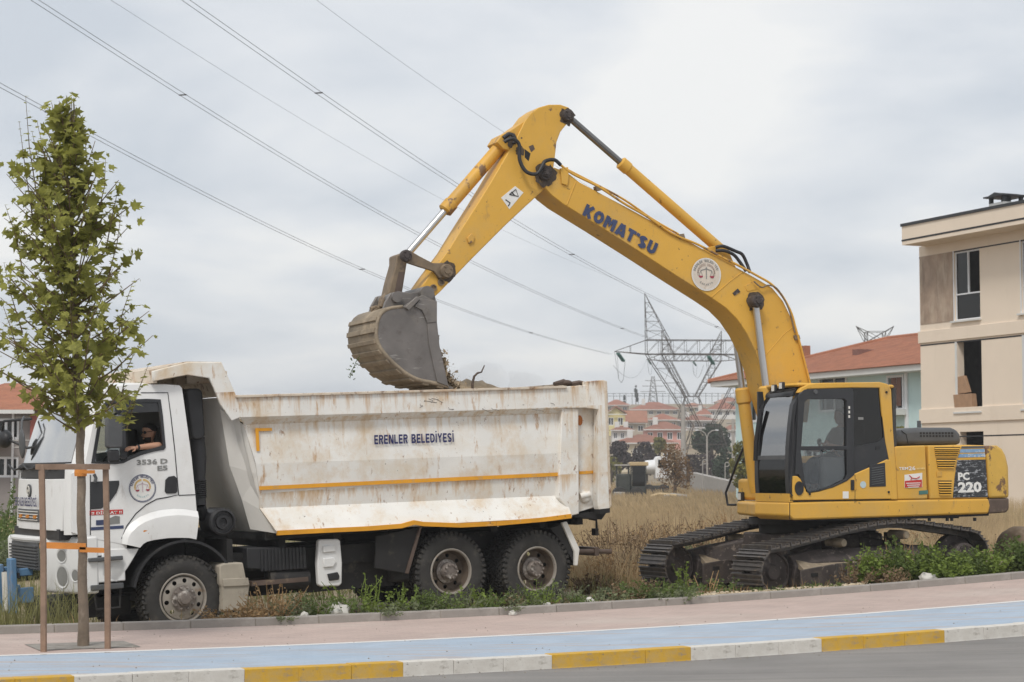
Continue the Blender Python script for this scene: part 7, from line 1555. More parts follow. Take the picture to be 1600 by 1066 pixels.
# --- weeds -------------------------------------------------------------
M['weedA'] = leafm('weed_leaf_green', (.115, .16, .045), .4); M['weedB'] = leafm('weed_leaf_grey', (.17, .195, .105), .3); M['weedC'] = leafm('weed_leaf_bright', (.165, .225, .045), .35); M['dry'] = pm('dry_stem', (.30, .195, .095), .85, var=.3, vs=4, trans=.2); M['drybrown'] = pm('dry_bramble', (.17, .115, .065), .85, var=.3, vs=4); M['straw'] = pm('straw', (.46, .345, .20), .85, var=.3, vs=1.2, trans=.25, layers=[((.34, .265, .17), .5, .2, .2, (1, 1, 1)), ((.19, .185, .10), .36, .45, .2, (1, 1, 1))]); M['grassgreen'] = pm('tall_grass', (.20, .195, .075), .8, var=.35, vs=3, trans=.25)
def clump_np(seed, n_stem, h, spread, leaf, nleaf, up=.7, stemr=.004, hang=0):
    """a many-stemmed weed: returns leaf quads and stem tris as arrays (local)"""
    r = np.random.RandomState(seed); v = []; f = []
    def quad(p, d, s, w):
        nonlocal v, f
        i = len(v); sd = np.cross(d, r.normal(size=3)); sd /= (np.linalg.norm(sd) + 1e-6); n = np.cross(sd, d)
        v += [p, p + d * s * .5 + sd * w + n * s * .06, p + d * s, p + d * s * .5 - sd * w + n * s * .06]; f.append((i, i + 1, i + 2, i + 3))
    for k in range(n_stem):
        a = r.uniform(0, 2 * pi); R = spread * sqrt(r.uniform(0, 1)); base = np.array([R * .5 * cos(a), R * .5 * sin(a), 0]); hh = h * r.uniform(.5, 1.0) * (1 - .35 * (R / max(spread, 1e-3)) ** 2); top = base + np.array([R * .8 * cos(a) + r.normal() * .05 * h, R * .8 * sin(a) + r.normal() * .05 * h, hh])
        mid = (base + top) / 2 + r.normal(size=3) * .06 * h; i = len(v)
        for (p, q) in ((base, mid), (mid, top)):
            i = len(v); d = q - p; sd = np.cross(d, [0.3, 1, 0]); sd = sd / (np.linalg.norm(sd) + 1e-6) * stemr; v += [p - sd, p + sd, q + sd * .6, q - sd * .6]; f.append((i, i + 1, i + 2, i + 3))
        for j in range(nleaf):
            t = r.uniform(.12, 1.0); p = base + (mid - base) * t * 2 if t < .5 else mid + (top - mid) * (t - .5) * 2
            az = r.uniform(0, 2 * pi); d = np.array([cos(az), sin(az), r.uniform(-.4, .8) - hang]); d /= np.linalg.norm(d); s = leaf * r.uniform(.5, 1.2) * (1.2 - .5 * t); quad(p + r.normal(size=3) * .015, d, s, s * r.uniform(.25, .42))
    return np.array(v), f
CL = {}
def weed(px, py, h, spread, mat, label, group, n_stem=26, leaf=.06, nleaf=16, name='weed_clump', P=None, stem=None, yaw=None, **kw):
    p = gp(px, py) if P is None else P; v, f = clump_np(rs.randint(0, 10 ** 6), n_stem, h, spread, leaf, nleaf, **kw)
    me = npmesh(name, v, np.array(f)); o = link(name, me, M[mat]); o.location = (p.x, p.y, p.z - .02); tag(o, label, 'weed', group); return o
def bk_(px, dP=.25):      # a point just behind the back kerb, under a pixel column
    lo = None
    u = (px - 800) / FPX; P0 = 22.85 + dP; Y = P0 / (cos(TR) - u * sin(TR)); X = u * Y; return V((X, Y, gz(X, Y)))
G1 = 'low green weeds along the back kerb'
for px, dP, h, sp, mt, lb in ((600, .15, .18, .28, 'weedB', 'low grey green weed behind the kerb under the trailing bramble'), (648, .18, .20, .25, 'weedB', 'low grey green weed before the first rear tyre, front side'), (690, .2, .26, .22, 'weedA', 'dark green weed before the hub of the first rear wheel'), (728, .15, .26, .26, 'weedB', 'grey green weed before the first rear tyre, rear side'), (768, .2, .26, .25, 'weedA', 'dark green weed before the gap between the rear wheels'), (812, .2, .22, .25, 'weedB', 'grey green weed before the last rear tyre'), (846, .25, .30, .2, 'weedC', 'bright green weed before the hub of the last rear wheel'), (905, .3, .12, .18, 'weedA', 'small dark green weed past the last rear wheel')):
    weed(0, 0, h * 1.25, sp * 1.2, mt, lb, G1, P=bk_(px, dP), n_stem=18, leaf=.05, nleaf=12)
weed(0, 0, .42, .22, 'weedC', 'leafy green weed standing before the first rear wheel of truck', G1, P=bk_(706, .3), n_stem=7, leaf=.06, nleaf=12)
weed(0, 0, .62, .48, 'weedC', 'trailing green bramble with arching stems beside the white lamp panel', G1, P=bk_(580, .5), n_stem=16, leaf=.065, nleaf=10, stemr=.006)
weed(0, 0, .40, .34, 'weedA', 'grey green bushy weed beside the truck front mudflap', G1, P=bk_(498, .4), n_stem=40, leaf=.05, nleaf=14)
weed(0, 0, .36, .30, 'weedB', 'grey green weed in front of the black battery box', G1, P=bk_(468, .35), n_stem=30, leaf=.05, nleaf=12)
weed(0, 0, .52, .38, 'dry', 'dry brown weed with bare stems beside the mudflap', 'dry weeds along the back kerb', P=bk_(432, .5), n_stem=60, leaf=.06, nleaf=5, stemr=.005)
weed(0, 0, .22, .30, 'dry', 'low dry brown weed at the foot of the truck front wheel', 'dry weeds along the back kerb', P=bk_(392, .35), n_stem=50, leaf=.06, nleaf=4, stemr=.004)
weed(0, 0, .22, .20, 'drybrown', 'small reddish dry weed between the two rear wheels', 'dry weeds along the back kerb', P=bk_(795, .3), n_stem=20, leaf=.05, nleaf=8)
# tufts that lean over the kerb
for px, h in ((612, .07), (800, .05), (450, .05)): weed(0, 0, h, .14, 'weedB', 'tiny green weed in the joint at the foot of the back kerb', 'weeds in the kerb joint', P=bk_(px, -.22) + V((0, 0, .03)), n_stem=16, leaf=.03, nleaf=9)
# before the excavator
weed(0, 0, .30, .50, 'weedA', 'spreading green weed at the kerb before the far crawler track', 'green weeds before the excavator', P=bk_(1030, .4), n_stem=60, leaf=.06, nleaf=14)
weed(0, 0, .22, .35, 'weedB', 'grey green weed hanging over the kerb before the excavator', 'green weeds before the excavator', P=bk_(1050, .05), n_stem=36, leaf=.05, nleaf=12, hang=.4)
weed(0, 0, .62, .20, 'weedC', 'upright yellow green weed in front of the far crawler track', 'green weeds before the excavator', P=bk_(1066, 1.1), n_stem=12, leaf=.075, nleaf=18)
weed(0, 0, .50, .25, 'dry', 'dry branched stalk between the two crawler tracks', 'dry weeds along the back kerb', P=bk_(1105, .7), n_stem=7, leaf=.04, nleaf=3, stemr=.008)
weed(0, 0, .35, .30, 'drybrown', 'dry tangled weed beside the spreading green weed', 'dry weeds along the back kerb', P=bk_(1010, .9), n_stem=45, leaf=.05, nleaf=5)
for px, dP, h, sp, mt, lb in ((1358, .7, .50, .26, 'weedC', 'bright green shrub with rounded leaves against the crawler frame'), (1412, .7, .62, .36, 'weedA', 'tall green shrub beside the dry stalks before the track'), (1452, .5, .46, .42, 'weedC', 'dense green shrub above the white stone'), (1497, .5, .38, .36, 'weedA', 'dense green shrub in front of the pale log'), (1538, .5, .36, .36, 'weedC', 'green shrub covering the end of the pale log'), (1590, .6, .48, .36, 'weedA', 'green shrub below the boulder'), (1470, .3, .26, .34, 'weedC', 'low leafy shrub spilling to the kerb before the log'), (1640, .5, .4, .4, 'weedC', 'green shrub at the kerb past the boulder')):
    weed(0, 0, h * 1.25, sp * 1.1, mt, lb, 'green shrubs along the kerb', P=bk_(px, dP), n_stem=60, leaf=.08, nleaf=22, name='green_shrub')
weed(0, 0, .85, .40, 'dry', 'tall dry grass stalks before the crawler track', 'dry weeds along the back kerb', P=bk_(1415, 1.0), n_stem=26, leaf=.05, nleaf=2, stemr=.005)
weed(0, 0, .28, .30, 'drybrown', 'dry brown weed before the bright green shrub', 'dry weeds along the back kerb', P=bk_(1385, .35), n_stem=40, leaf=.06, nleaf=8)
for px, dP in ((1215, .2), (1255, .15), (1300, .2), (1180, .25), (1275, .4)): weed(0, 0, .12, .12, 'weedA', 'tiny green weed among the gravel before the crawler track', 'weeds in the gravel', P=bk_(px, dP), n_stem=10, leaf=.04, nleaf=10)
# dry bushes behind
for px, Y, h, sp, mt, lb in ((975, 36, 1.0, .9, 'drybrown', 'grey brown dry bush behind the truck tailgate'), (1085, 35, 1.1, .7, 'drybrown', 'sparse dry bush behind the far crawler track'), (1030, 38, .9, .9, 'dry', 'straw coloured bush in the field between truck and excavator'), (1055, 33.5, .7, .5, 'weedB', 'dull green bush beside the sparse dry bush')):
    p = at(px, 745, Y); weed(0, 0, h, sp, mt, lb, 'bushes in the dry field', P=V((p.x, Y, gz(p.x, Y))), n_stem=90, leaf=.07, nleaf=12, stemr=.006, name='field_bush')
# left: bush and grass by the truck's nose
for px, Y, h, sp, mt, lb in ((-8, 47, 2.1, 1.5, 'weedA', 'large green bush in front of the grey house'), (25, 40, .9, .8, 'weedB', 'dull green bush beside the truck nose'), (-60, 42, 1.6, 1.4, 'weedA', 'green bush at the edge of the field beside the large one')):
    p = at(px, 745, Y); weed(0, 0, h, sp, mt, lb, 'green bushes by the grey house', P=V((p.x, Y, gz(p.x, Y))), n_stem=130, leaf=.10, nleaf=40, stemr=.008, name='green_bush')
# --- grass -------------------------------------------------------------
def blades(name, pts, h0, h1, w, mat, label, lean=.35, seed=1, cat='grass'):
    r = np.random.RandomState(seed); n = len(pts); P = np.array(pts); h = r.uniform(h0, h1, n); az = r.uniform(0, 2 * pi, n); ln = h * r.uniform(0, lean, n); W_ = w * (P[:, 1] / 30) ** .6
    a2 = r.uniform(0, pi, n); dx_, dy_ = np.cos(a2) * W_, np.sin(a2) * W_; mid = P + np.c_[np.cos(az) * ln * .35, np.sin(az) * ln * .35, h * .6]; top = P + np.c_[np.cos(az) * ln, np.sin(az) * ln, h]; s = np.c_[dx_, dy_, np.zeros(n)]
    v = np.stack([P - s, P + s, mid + s * .7, mid - s * .7, top], 1).reshape(-1, 3); i = np.arange(n)[:, None] * 5; q = np.concatenate([i + [0, 1, 2], i + [0, 2, 3], i + [3, 2, 4]], 0)
    o = link(name, npmesh(name, v, q), M[mat]); tag(o, label, cat, kind='stuff'); return o
def inside_vehicle(X, Y):
    l = T.Mi @ (V((X, Y, 0)) - T.pos)
    if -2.0 < l.x < 6.6 and -1.3 < l.y < 1.35: return True
    l = E.Mi @ (V((X, Y, 0)) - E.pos); return abs(l.x) < 2.3 and abs(l.y) < 1.8
def scatter(n, Y0, Y1, u0, u1, fn, seed):
    r = np.random.RandomState(seed); out = []
    Ys = np.sqrt(r.uniform(Y0 ** 2, Y1 ** 2, n)) if Y1 / Y0 < 2.2 else Y0 * (Y1 / Y0) ** r.uniform(0, 1, n); us = r.uniform(u0, u1, n)
    for Y, u in zip(Ys, us):
        X = u * Y; S, P = SP(X, Y)
        if P < 23.0 or inside_vehicle(X, Y) or not fn(X, Y, S, P): continue
        out.append((X, Y, gz(X, Y) - .02))
    return out
dens = lambda f, lo=.0: (lambda X, Y, S, P: noise.noise(V((X * f, Y * f, 7))) > lo - .25 + .0)
blades('dry_grass', scatter(140000, 31, 64, .02, .45, lambda X, Y, S, P: P > 27.5 and noise.noise(V((X * .5, Y * .5, 7))) > -.28, 1), .25, .62, .0065, 'straw', 'tall straw coloured dry grass covering the field behind the excavator', .5, 1)
blades('dry_grass', scatter(110000, 60, 185, -.42, .45, lambda X, Y, S, P: True, 2), .3, .75, .016, 'straw', 'dry grass of the far field below the town', .5, 2)
blades('field_grass', scatter(38000, 27, 70, -.44, .06, lambda X, Y, S, P: noise.noise(V((X * .6, Y * .6, 2))) > -.2, 3), .12, .40, .006, 'grassgreen', 'mixed green and dry grass around and behind the truck', .6, 3)
blades('tall_grass', [p for p in scatter(6000, 22.5, 27.5, -.34, -.215, lambda X, Y, S, P: 23.1 < P < 26.5, 4)], .22, .62, .006, 'grassgreen', 'long drooping grass at the truck nose behind the kerb', 1.0, 4)
blades('kerb_grass', scatter(11000, 23, 31, -.32, .36, lambda X, Y, S, P: 23.0 < P < 25.2 and noise.noise(V((X * 1.1, Y * 1.1, 5))) > .05, 5), .05, .20, .005, 'dry', 'short dry grass and litter between the kerb and the machines', .8, 5)
SCR = [('drybrown', 'grey brown scrub'), ('dry', 'straw coloured scrub'), ('weedB', 'dull green scrub'), ('drybrown', 'low tangled bramble')]
for i, (px, Y, h, wh) in enumerate(((925, 30.5, .35, 'right behind the truck tail'), (950, 32, .6, 'beside the rear bumper bar of the truck'), (965, 29.2, .25, 'between truck tail and kerb'), (1000, 33, .7, 'left of the far crawler track'), (990, 41, .9, 'in the field past the truck tail'), (1110, 42, .8, 'in the field behind the boom cylinder'), (1125, 37, .6, 'behind the far track under the deck'), (940, 37, .8, 'in the field close behind the tailgate'), (1060, 46, .9, 'in the middle of the dry field'), (1150, 50, .9, 'below the pale blue house'), (1400, 39, .6, 'behind the crawler under the engine door'), (1470, 41, .7, 'behind the counterweight'), (1540, 36, .6, 'beside the boulder'), (1330, 38, .5, 'under the cab door'))):
    p = at(px, 745, Y); m_, l_ = SCR[i % 4]; weed(0, 0, h * 1.1, h * .95, m_, l_ + ' ' + wh, 'scrub in the dry field', P=V((p.x, Y, gz(p.x, Y))), n_stem=70, leaf=.065, nleaf=9, stemr=.006, name='scrub')
for i, (px, dP, h, sp, m_, lb) in enumerate(((545, .3, .34, .3, 'weedA', 'green weed beside the crumpled white sheet'), (625, .45, .42, .26, 'weedC', 'bright leafy weed before the hanging wheel guard'), (670, .35, .34, .3, 'weedA', 'leafy weed touching the first rear tyre'), (750, .35, .30, .28, 'weedC', 'leafy weed between the two rear tyres'), (830, .4, .34, .26, 'weedA', 'leafy weed touching the last rear tyre'), (880, .5, .30, .3, 'weedB', 'grey weed under the rear fender arm'), (350, .3, .2, .3, 'dry', 'dry weed before the truck front tyre'), (940, .5, .22, .4, 'weedB', 'grey weed behind the kerb past the truck'), (985, .6, .3, .4, 'drybrown', 'brown weed behind the kerb between truck and excavator'), (1130, .9, .34, .3, 'weedA', 'green weed before the gap between the tracks'), (1330, .55, .4, .3, 'drybrown', 'brown bramble before the crawler frame plate'))):
    weed(0, 0, h * 1.15, sp, m_, lb, 'leafy weeds along the back kerb', P=bk_(px, dP), n_stem=17, leaf=.06, nleaf=12)
# right-hand tall dry weeds above the boulder
blades('dry_grass', scatter(20000, 33, 46, .22, .38, lambda X, Y, S, P: True, 6), .5, 1.25, .006, 'straw', 'tall dry weeds against the beige building', .4, 6)
# --- stones and litter -------------------------------------------------
M['gravel'] = pm('pale_gravel', (.47, .39, .28), .9, var=.2, vs=9); M['boulder'] = pm('brown_boulder', (.17, .125, .085), .95, var=.25, vs=3, bump=.7, bs=9, dirt=(.33, .28, .22), damt=.36, ds=1.6); M['litter'] = pm('white_litter', (.52, .50, .46), .6, var=.06); M['log'] = pm('bare_log', (.42, .36, .28), .85, var=.12, vs=4, stretch=(1, 1, 1), dirt=(.28, .22, .16), damt=.3, ds=6, bump=.4, bs=20)
r_ = np.random.RandomState(9); gm = MB()
for k in range(1700):
    px = r_.uniform(1085, 1345); p = bk_(px, abs(r_.normal(0, .28)) + .02); s = r_.uniform(.008, .034) * (1 if r_.rand() < .93 else 1.7); c = p + V((r_.normal(0, .05), 0, s * .3)); q = [V(r_.normal(size=3)).normalized() for _ in range(3)]
    u = V(r_.normal(size=3)).normalized(); a = u.orthogonal().normalized(); e_ = u.cross(a); gm.add([c + u * s * .6, c + a * s, c + e_ * s * .8, c - a * s * .9, c - e_ * s, c - u * s * .5], [(0, 1, 2), (0, 2, 3), (0, 3, 4), (0, 4, 1), (5, 2, 1), (5, 3, 2), (5, 4, 3), (5, 1, 4)])
gr = MB()
for k in range(900):
    S_ = r_.uniform(-2, 24); P_ = 17.63 - abs(r_.normal(0, .16)) if k % 3 else r_.uniform(17.9, 22.6); s = r_.uniform(.003, .011); X, Y = XY(S_, P_); z = zp(S_) + (-.125 if P_ < 17.64 else .0); a = r_.uniform(0, 6.3)
    gr.add([(X + s * cos(a + q) * 1.2, Y + s * sin(a + q), z + .0015) for q in (0, 2.1, 4.2)] + [(X, Y, z + s * 1.2)], [(0, 1, 3), (1, 2, 3), (2, 0, 3)])
o = gr.build('grit', pm('grit', (.26, .23, .19), .9, var=.4, vs=30)); tag(o, 'fine grit scattered along the gutter and pavement', 'grit', kind='stuff')
o = gm.build('gravel', M['gravel']); tag(o, 'pale crushed gravel along the kerb before the crawler track', 'gravel', kind='stuff')
def rock(name, P, r, mat, label, cat, seed, group=None, sub=3, rough=.25):
    bm = bmesh.new(); bmesh.ops.create_icosphere(bm, subdivisions=sub, radius=1)
    for v in bm.verts:
        d = v.co.normalized(); k = 1 + rough * noise.noise(d * 1.3 + V((seed, 0, 0))) + rough * .5 * noise.noise(d * 3.1 + V((0, seed, 0))) + rough * .2 * noise.noise(d * 8 + V((0, 0, seed))); v.co = V((d.x * r[0] * k, d.y * r[1] * k, d.z * r[2] * k))
    me = bpy.data.meshes.new(name); bm.to_mesh(me); bm.free()
    for p in me.polygons: p.use_smooth = True
    o = link(name, me, M[mat]); o.location = P; tag(o, label, cat, group); return o
p = at(1588, 745, 31.5); rock('boulder', V((p.x, 31.5, gz(p.x, 31.5) + .36)), (.40, .42, .56), 'boulder', 'large rounded brown boulder behind the excavator track', 'boulder', 2.3, rough=.16, sub=4)
a, c = bk_(1508, .75), bk_(1592, .85); a.z += .14; c.z += .19; b = MB(); n_ = 9; b.tube([a.lerp(c, k / n_) + V((0, 0, .012 * noise.noise(V((k * .7, 0, 0))))) for k in range(n_ + 1)], [.075 + .008 * sin(k * 2) for k in range(n_ + 1)], 12); o = b.build('log', M['log'], smooth=60); tag(o, 'pale bare log lying among the green shrubs', 'log')
for px, dP, r, lb, sd in ((530, .25, (.13, .09, .10), 'crumpled white plastic sheet lying behind the kerb near the lamp panel', 1.1), (478, .08, (.045, .04, .05), 'small white stone behind the kerb beside the dry weed', 4.4), (1447, .15, (.12, .08, .07), 'large white stone at the kerb below the green shrubs', 6.1), (920, .25, (.06, .05, .05), 'small white lump of litter behind the tail of the truck', 8.2), (855, .12, (.05, .04, .035), 'small white scrap beside the last rear wheel', 3.3)):
    q = bk_(px, dP); rock('white_stone', q + V((0, 0, r[2] * .5)), r, 'litter', lb, 'stone', sd, rough=.5)
p = gp(801, 962); rock('paper_scrap', p + V((0, 0, .025)), (.05, .035, .035), 'litter', 'crumpled white paper on the pavement at the foot of the kerb', 'litter', 5.5, rough=.6)
# --- far trees ---------------------------------------------------------
M['pine'] = leafm('pine_needles', (.035, .055, .03), .3, .1); M['dkbush'] = leafm('dark_purple_leaf', (.06, .045, .045), .3, .15); M['brbush'] = leafm('brown_leaf', (.20, .12, .055), .35, .2); M['cyp'] = leafm('cypress', (.018, .03, .022), .3, .05); M['ygtree'] = leafm('yellow_green_leaf', (.19, .18, .05), .3, .25); M['farwood'] = pm('far_trunk', (.08, .06, .045), .9)
def far_tree(name, px, Y, ytop, ybot, wpx, mat, label, nq=1400, leaf=.35, shape='round', group=None, trunk=True):
    k = Y / FPX; z1 = at(px, ytop, Y).z; p = at(px, 745, Y); g0 = gz(p.x, Y); zb = max(g0, at(px, ybot, Y).z); root = empty(name, (p.x, Y, g0)); tag(root, label, 'tree' if 'shrub' not in name else 'shrub', group)
    r = np.random.RandomState(int(px * 7 + Y)); h = z1 - zb; R = wpx * k / 2; v = []; f = []
    cl = []
    for i in range(16): 
        t = r.uniform(.08, 1); w_ = {'round': sqrt(max(.05, 1 - (2 * t - 1) ** 2)), 'cone': (1 - t) * 1.0 + .06, 'bush': 1.1 - .5 * t * t}[shape]; a = r.uniform(0, 6.28); cl.append((R * .65 * w_ * cos(a), R * .65 * w_ * sin(a), zb - g0 + h * t * (.92 if shape == 'round' else 1), R * (.45 if shape != 'cone' else .4) * (w_ if shape == 'cone' else 1) + .1))
    for i in range(nq):
        c = cl[r.randint(len(cl))]; d = r.normal(size=3); d /= np.linalg.norm(d); q = np.array(c[:3]) + d * c[3] * r.uniform(.35, 1.05) ** .6 * np.array([1, 1, .9 if shape == 'round' else 1.6]); q[2] = min(max(q[2], .05), z1 - g0); n = r.normal(size=3); n /= np.linalg.norm(n); a = np.cross(n, d); a /= np.linalg.norm(a) + 1e-6; e_ = np.cross(n, a); s = leaf * r.uniform(.5, 1.1); j = len(v); v += [q + a * s * .5, q + e_ * s * .35, q - a * s * .5, q - e_ * s * .35]; f.append((j, j + 1, j + 2, j + 3))
    link('crown', npmesh('crown', v, np.array(f)), M[mat], root)
    b = MB(); b.tube([V((0, 0, -.2)), V((.05, 0, (zb - g0) + h * .5)), V((0, 0, zb - g0 + h * .85))], [R * .10 + .03, R * .07 + .02, .02], 7)
    for i in range(5): c = cl[i]; b.tube([V((.03, 0, c[2] * .5)), V(c[:3])], [R * .05 + .015, .015], 5)
    b.build('trunk', M['farwood'], root); return root
far_tree('pine_tree', 1112, 235, 664, 712, 56, 'pine', 'broad dark pine tree behind the twin street lamp', 2200, .55)
far_tree('dark_tree', 1010, 215, 692, 742, 46, 'dkbush', 'dark purple tree before the cream house', 1800, .45); far_tree('dark_tree', 968, 210, 690, 742, 34, 'dkbush', 'dark purple tree at the left end of the cream house', 1500, .45)
far_tree('brown_shrub', 1054, 128, 694, 784, 52, 'brbush', 'large brown leaved shrub beside the parked white truck', 2600, .16, 'bush'); far_tree('small_tree', 1030, 230, 684, 706, 20, 'ygtree', 'small yellow green tree before the pink house', 700, .4)
far_tree('cypress_tree', 994, 535, 603, 632, 10, 'cyp', 'dark pointed cypress standing at the hilltop fence', 900, .6, 'cone'); far_tree('cypress_tree', 976, 535, 618, 632, 5, 'cyp', 'short dark cypress at the hilltop fence', 300, .5, 'cone')
far_tree('dark_tree', 1090, 200, 712, 752, 60, 'dkbush', 'low dark tree under the pine beside the ramp', 1600, .4, 'bush'); far_tree('dark_tree', 1135, 190, 700, 752, 40, 'pine', 'dark green tree beside the slim utility pole', 1500, .4)
far_tree('small_tree', 1160, 108, 690, 760, 34, 'ygtree', 'loose green tree in front of the pale blue house', 1500, .22); far_tree('small_tree', 1405, 90, 668, 700, 18, 'ygtree', 'small green shrub showing behind the cab roof', 500, .2)
far_tree('small_tree', 955, 200, 715, 752, 30, 'ygtree', 'dull green shrub behind the truck tail', 800, .3); far_tree('small_tree', 1180, 120, 705, 760, 60, 'brbush', 'brown green shrub before the blue house wall', 1500, .22)

# ================================================================== people
def skin_mesh(name, nodes, edges, sub=2):
    """nodes: (co, radius); grows one continuous surface round the skeleton"""
    me = bpy.data.meshes.new(name); me.from_pydata([n[0] for n in nodes], edges, []); ob = bpy.data.objects.new(name, me); COL.objects.link(ob)
    ob.modifiers.new('skin', 'SKIN'); sv = me.skin_vertices[0].data
    for i, n in enumerate(nodes):
        r = n[1]; sv[i].radius = (r, r) if not isinstance(r, tuple) else r
    sv[0].use_root = True; m = ob.modifiers.new('sub', 'SUBSURF'); m.levels = sub; m.render_levels = sub
    dg = bpy.context.evaluated_depsgraph_get(); out = bpy.data.meshes.new_from_object(ob.evaluated_get(dg)); bpy.data.objects.remove(ob); bpy.data.meshes.remove(me)
    for p in out.polygons: p.use_smooth = True
    return out
def join_mesh(me, b):
    v = [tuple(x.co) for x in me.vertices] + [tuple(p) for p in b.v]; o = len(me.vertices); f = [tuple(p.vertices) for p in me.polygons] + [tuple(i + o for i in q) for q in b.f]; m = bpy.data.meshes.new('body'); m.from_pydata(v, [], f)
    for p in m.polygons: p.use_smooth = True
    return m
def head_mesh(b, c, f, s=1.0):
    """a head facing direction f (horizontal): skull, jaw, nose, ears, lips"""
    f = V(f).normalized(); u = V((0, 0, 1)); r = f.cross(u).normalized(); rings = []
    for z, fw, bk2, w_ in ((-.115, .045, .03, .035), (-.10, .075, .045, .05), (-.07, .088, .06, .062), (-.035, .09, .08, .07), (0, .092, .098, .075), (.035, .095, .105, .077), (.07, .088, .10, .073), (.10, .06, .075, .055), (.118, .02, .03, .02)):
        ring = []
        for k in range(16):
            a = 2 * pi * k / 16; x = cos(a); ring.append(c + (f * (fw if x > 0 else bk2) * x + r * w_ * sin(a) + u * z) * s)
        rings.append(ring)
    b.loft(rings)
    b.loft([[c + (f * .09 + r * dx * .3 + u * .02) * s for dx in (-.02, 0, .02)], [c + (f * .118 + r * dx * .8 + u * -.028) * s for dx in (-.02, 0, .02)], [c + (f * .088 + r * dx + u * -.042) * s for dx in (-.02, 0, .02)]], close=False)
    b.ell(c + (f * .088 + u * -.066) * s, (.018 * s, .024 * s, .009 * s), 8, 5)
    for q in (-1, 1): b.ell(c + (r * q * .077 - f * .005) * s, (.018 * s, .012 * s, .032 * s), 8, 6); b.ell(c + (f * .083 + r * q * .032 + u * .012) * s, (.012 * s, .012 * s, .008 * s), 6, 4)
    return f, r, u
def hand(b, wrist, d, n, s=1.0, curl=.5):
    """palm, four fingers, thumb; d towards the finger tips, n the back of the hand"""
    d = V(d).normalized(); sd = d.cross(V(n)).normalized(); n = sd.cross(d)
    b.loft([[wrist + (d * t + sd * w_ * x + n * h * y) * s for x, y in ((-1, -.6), (0, -1), (1, -.6), (1, .6), (0, 1), (-1, .6))] for t, w_, h in ((0, .026, .018), (.03, .036, .016), (.07, .042, .014), (.09, .040, .012))])
    for i, (o_, l) in enumerate(((-.030, .068), (-.010, .078), (.010, .074), (.030, .058))):
        p = wrist + (d * .085 + sd * o_) * s; q = p + (d * cos(curl * .5) - n * sin(curl * .5)) * l * .5 * s; e_ = q + (d * cos(curl * 1.2) - n * sin(curl * 1.2)) * l * .5 * s; b.tube([p, q, e_], [.0095 * s, .0085 * s, .006 * s], 7)
    p = wrist + (d * .025 - sd * .032) * s; q = p + (d * .03 - sd * .03 - n * .01) * s; b.tube([p, q, q + (d * .035 - sd * .006 - n * .01) * s], [.012 * s, .010 * s, .007 * s], 7)
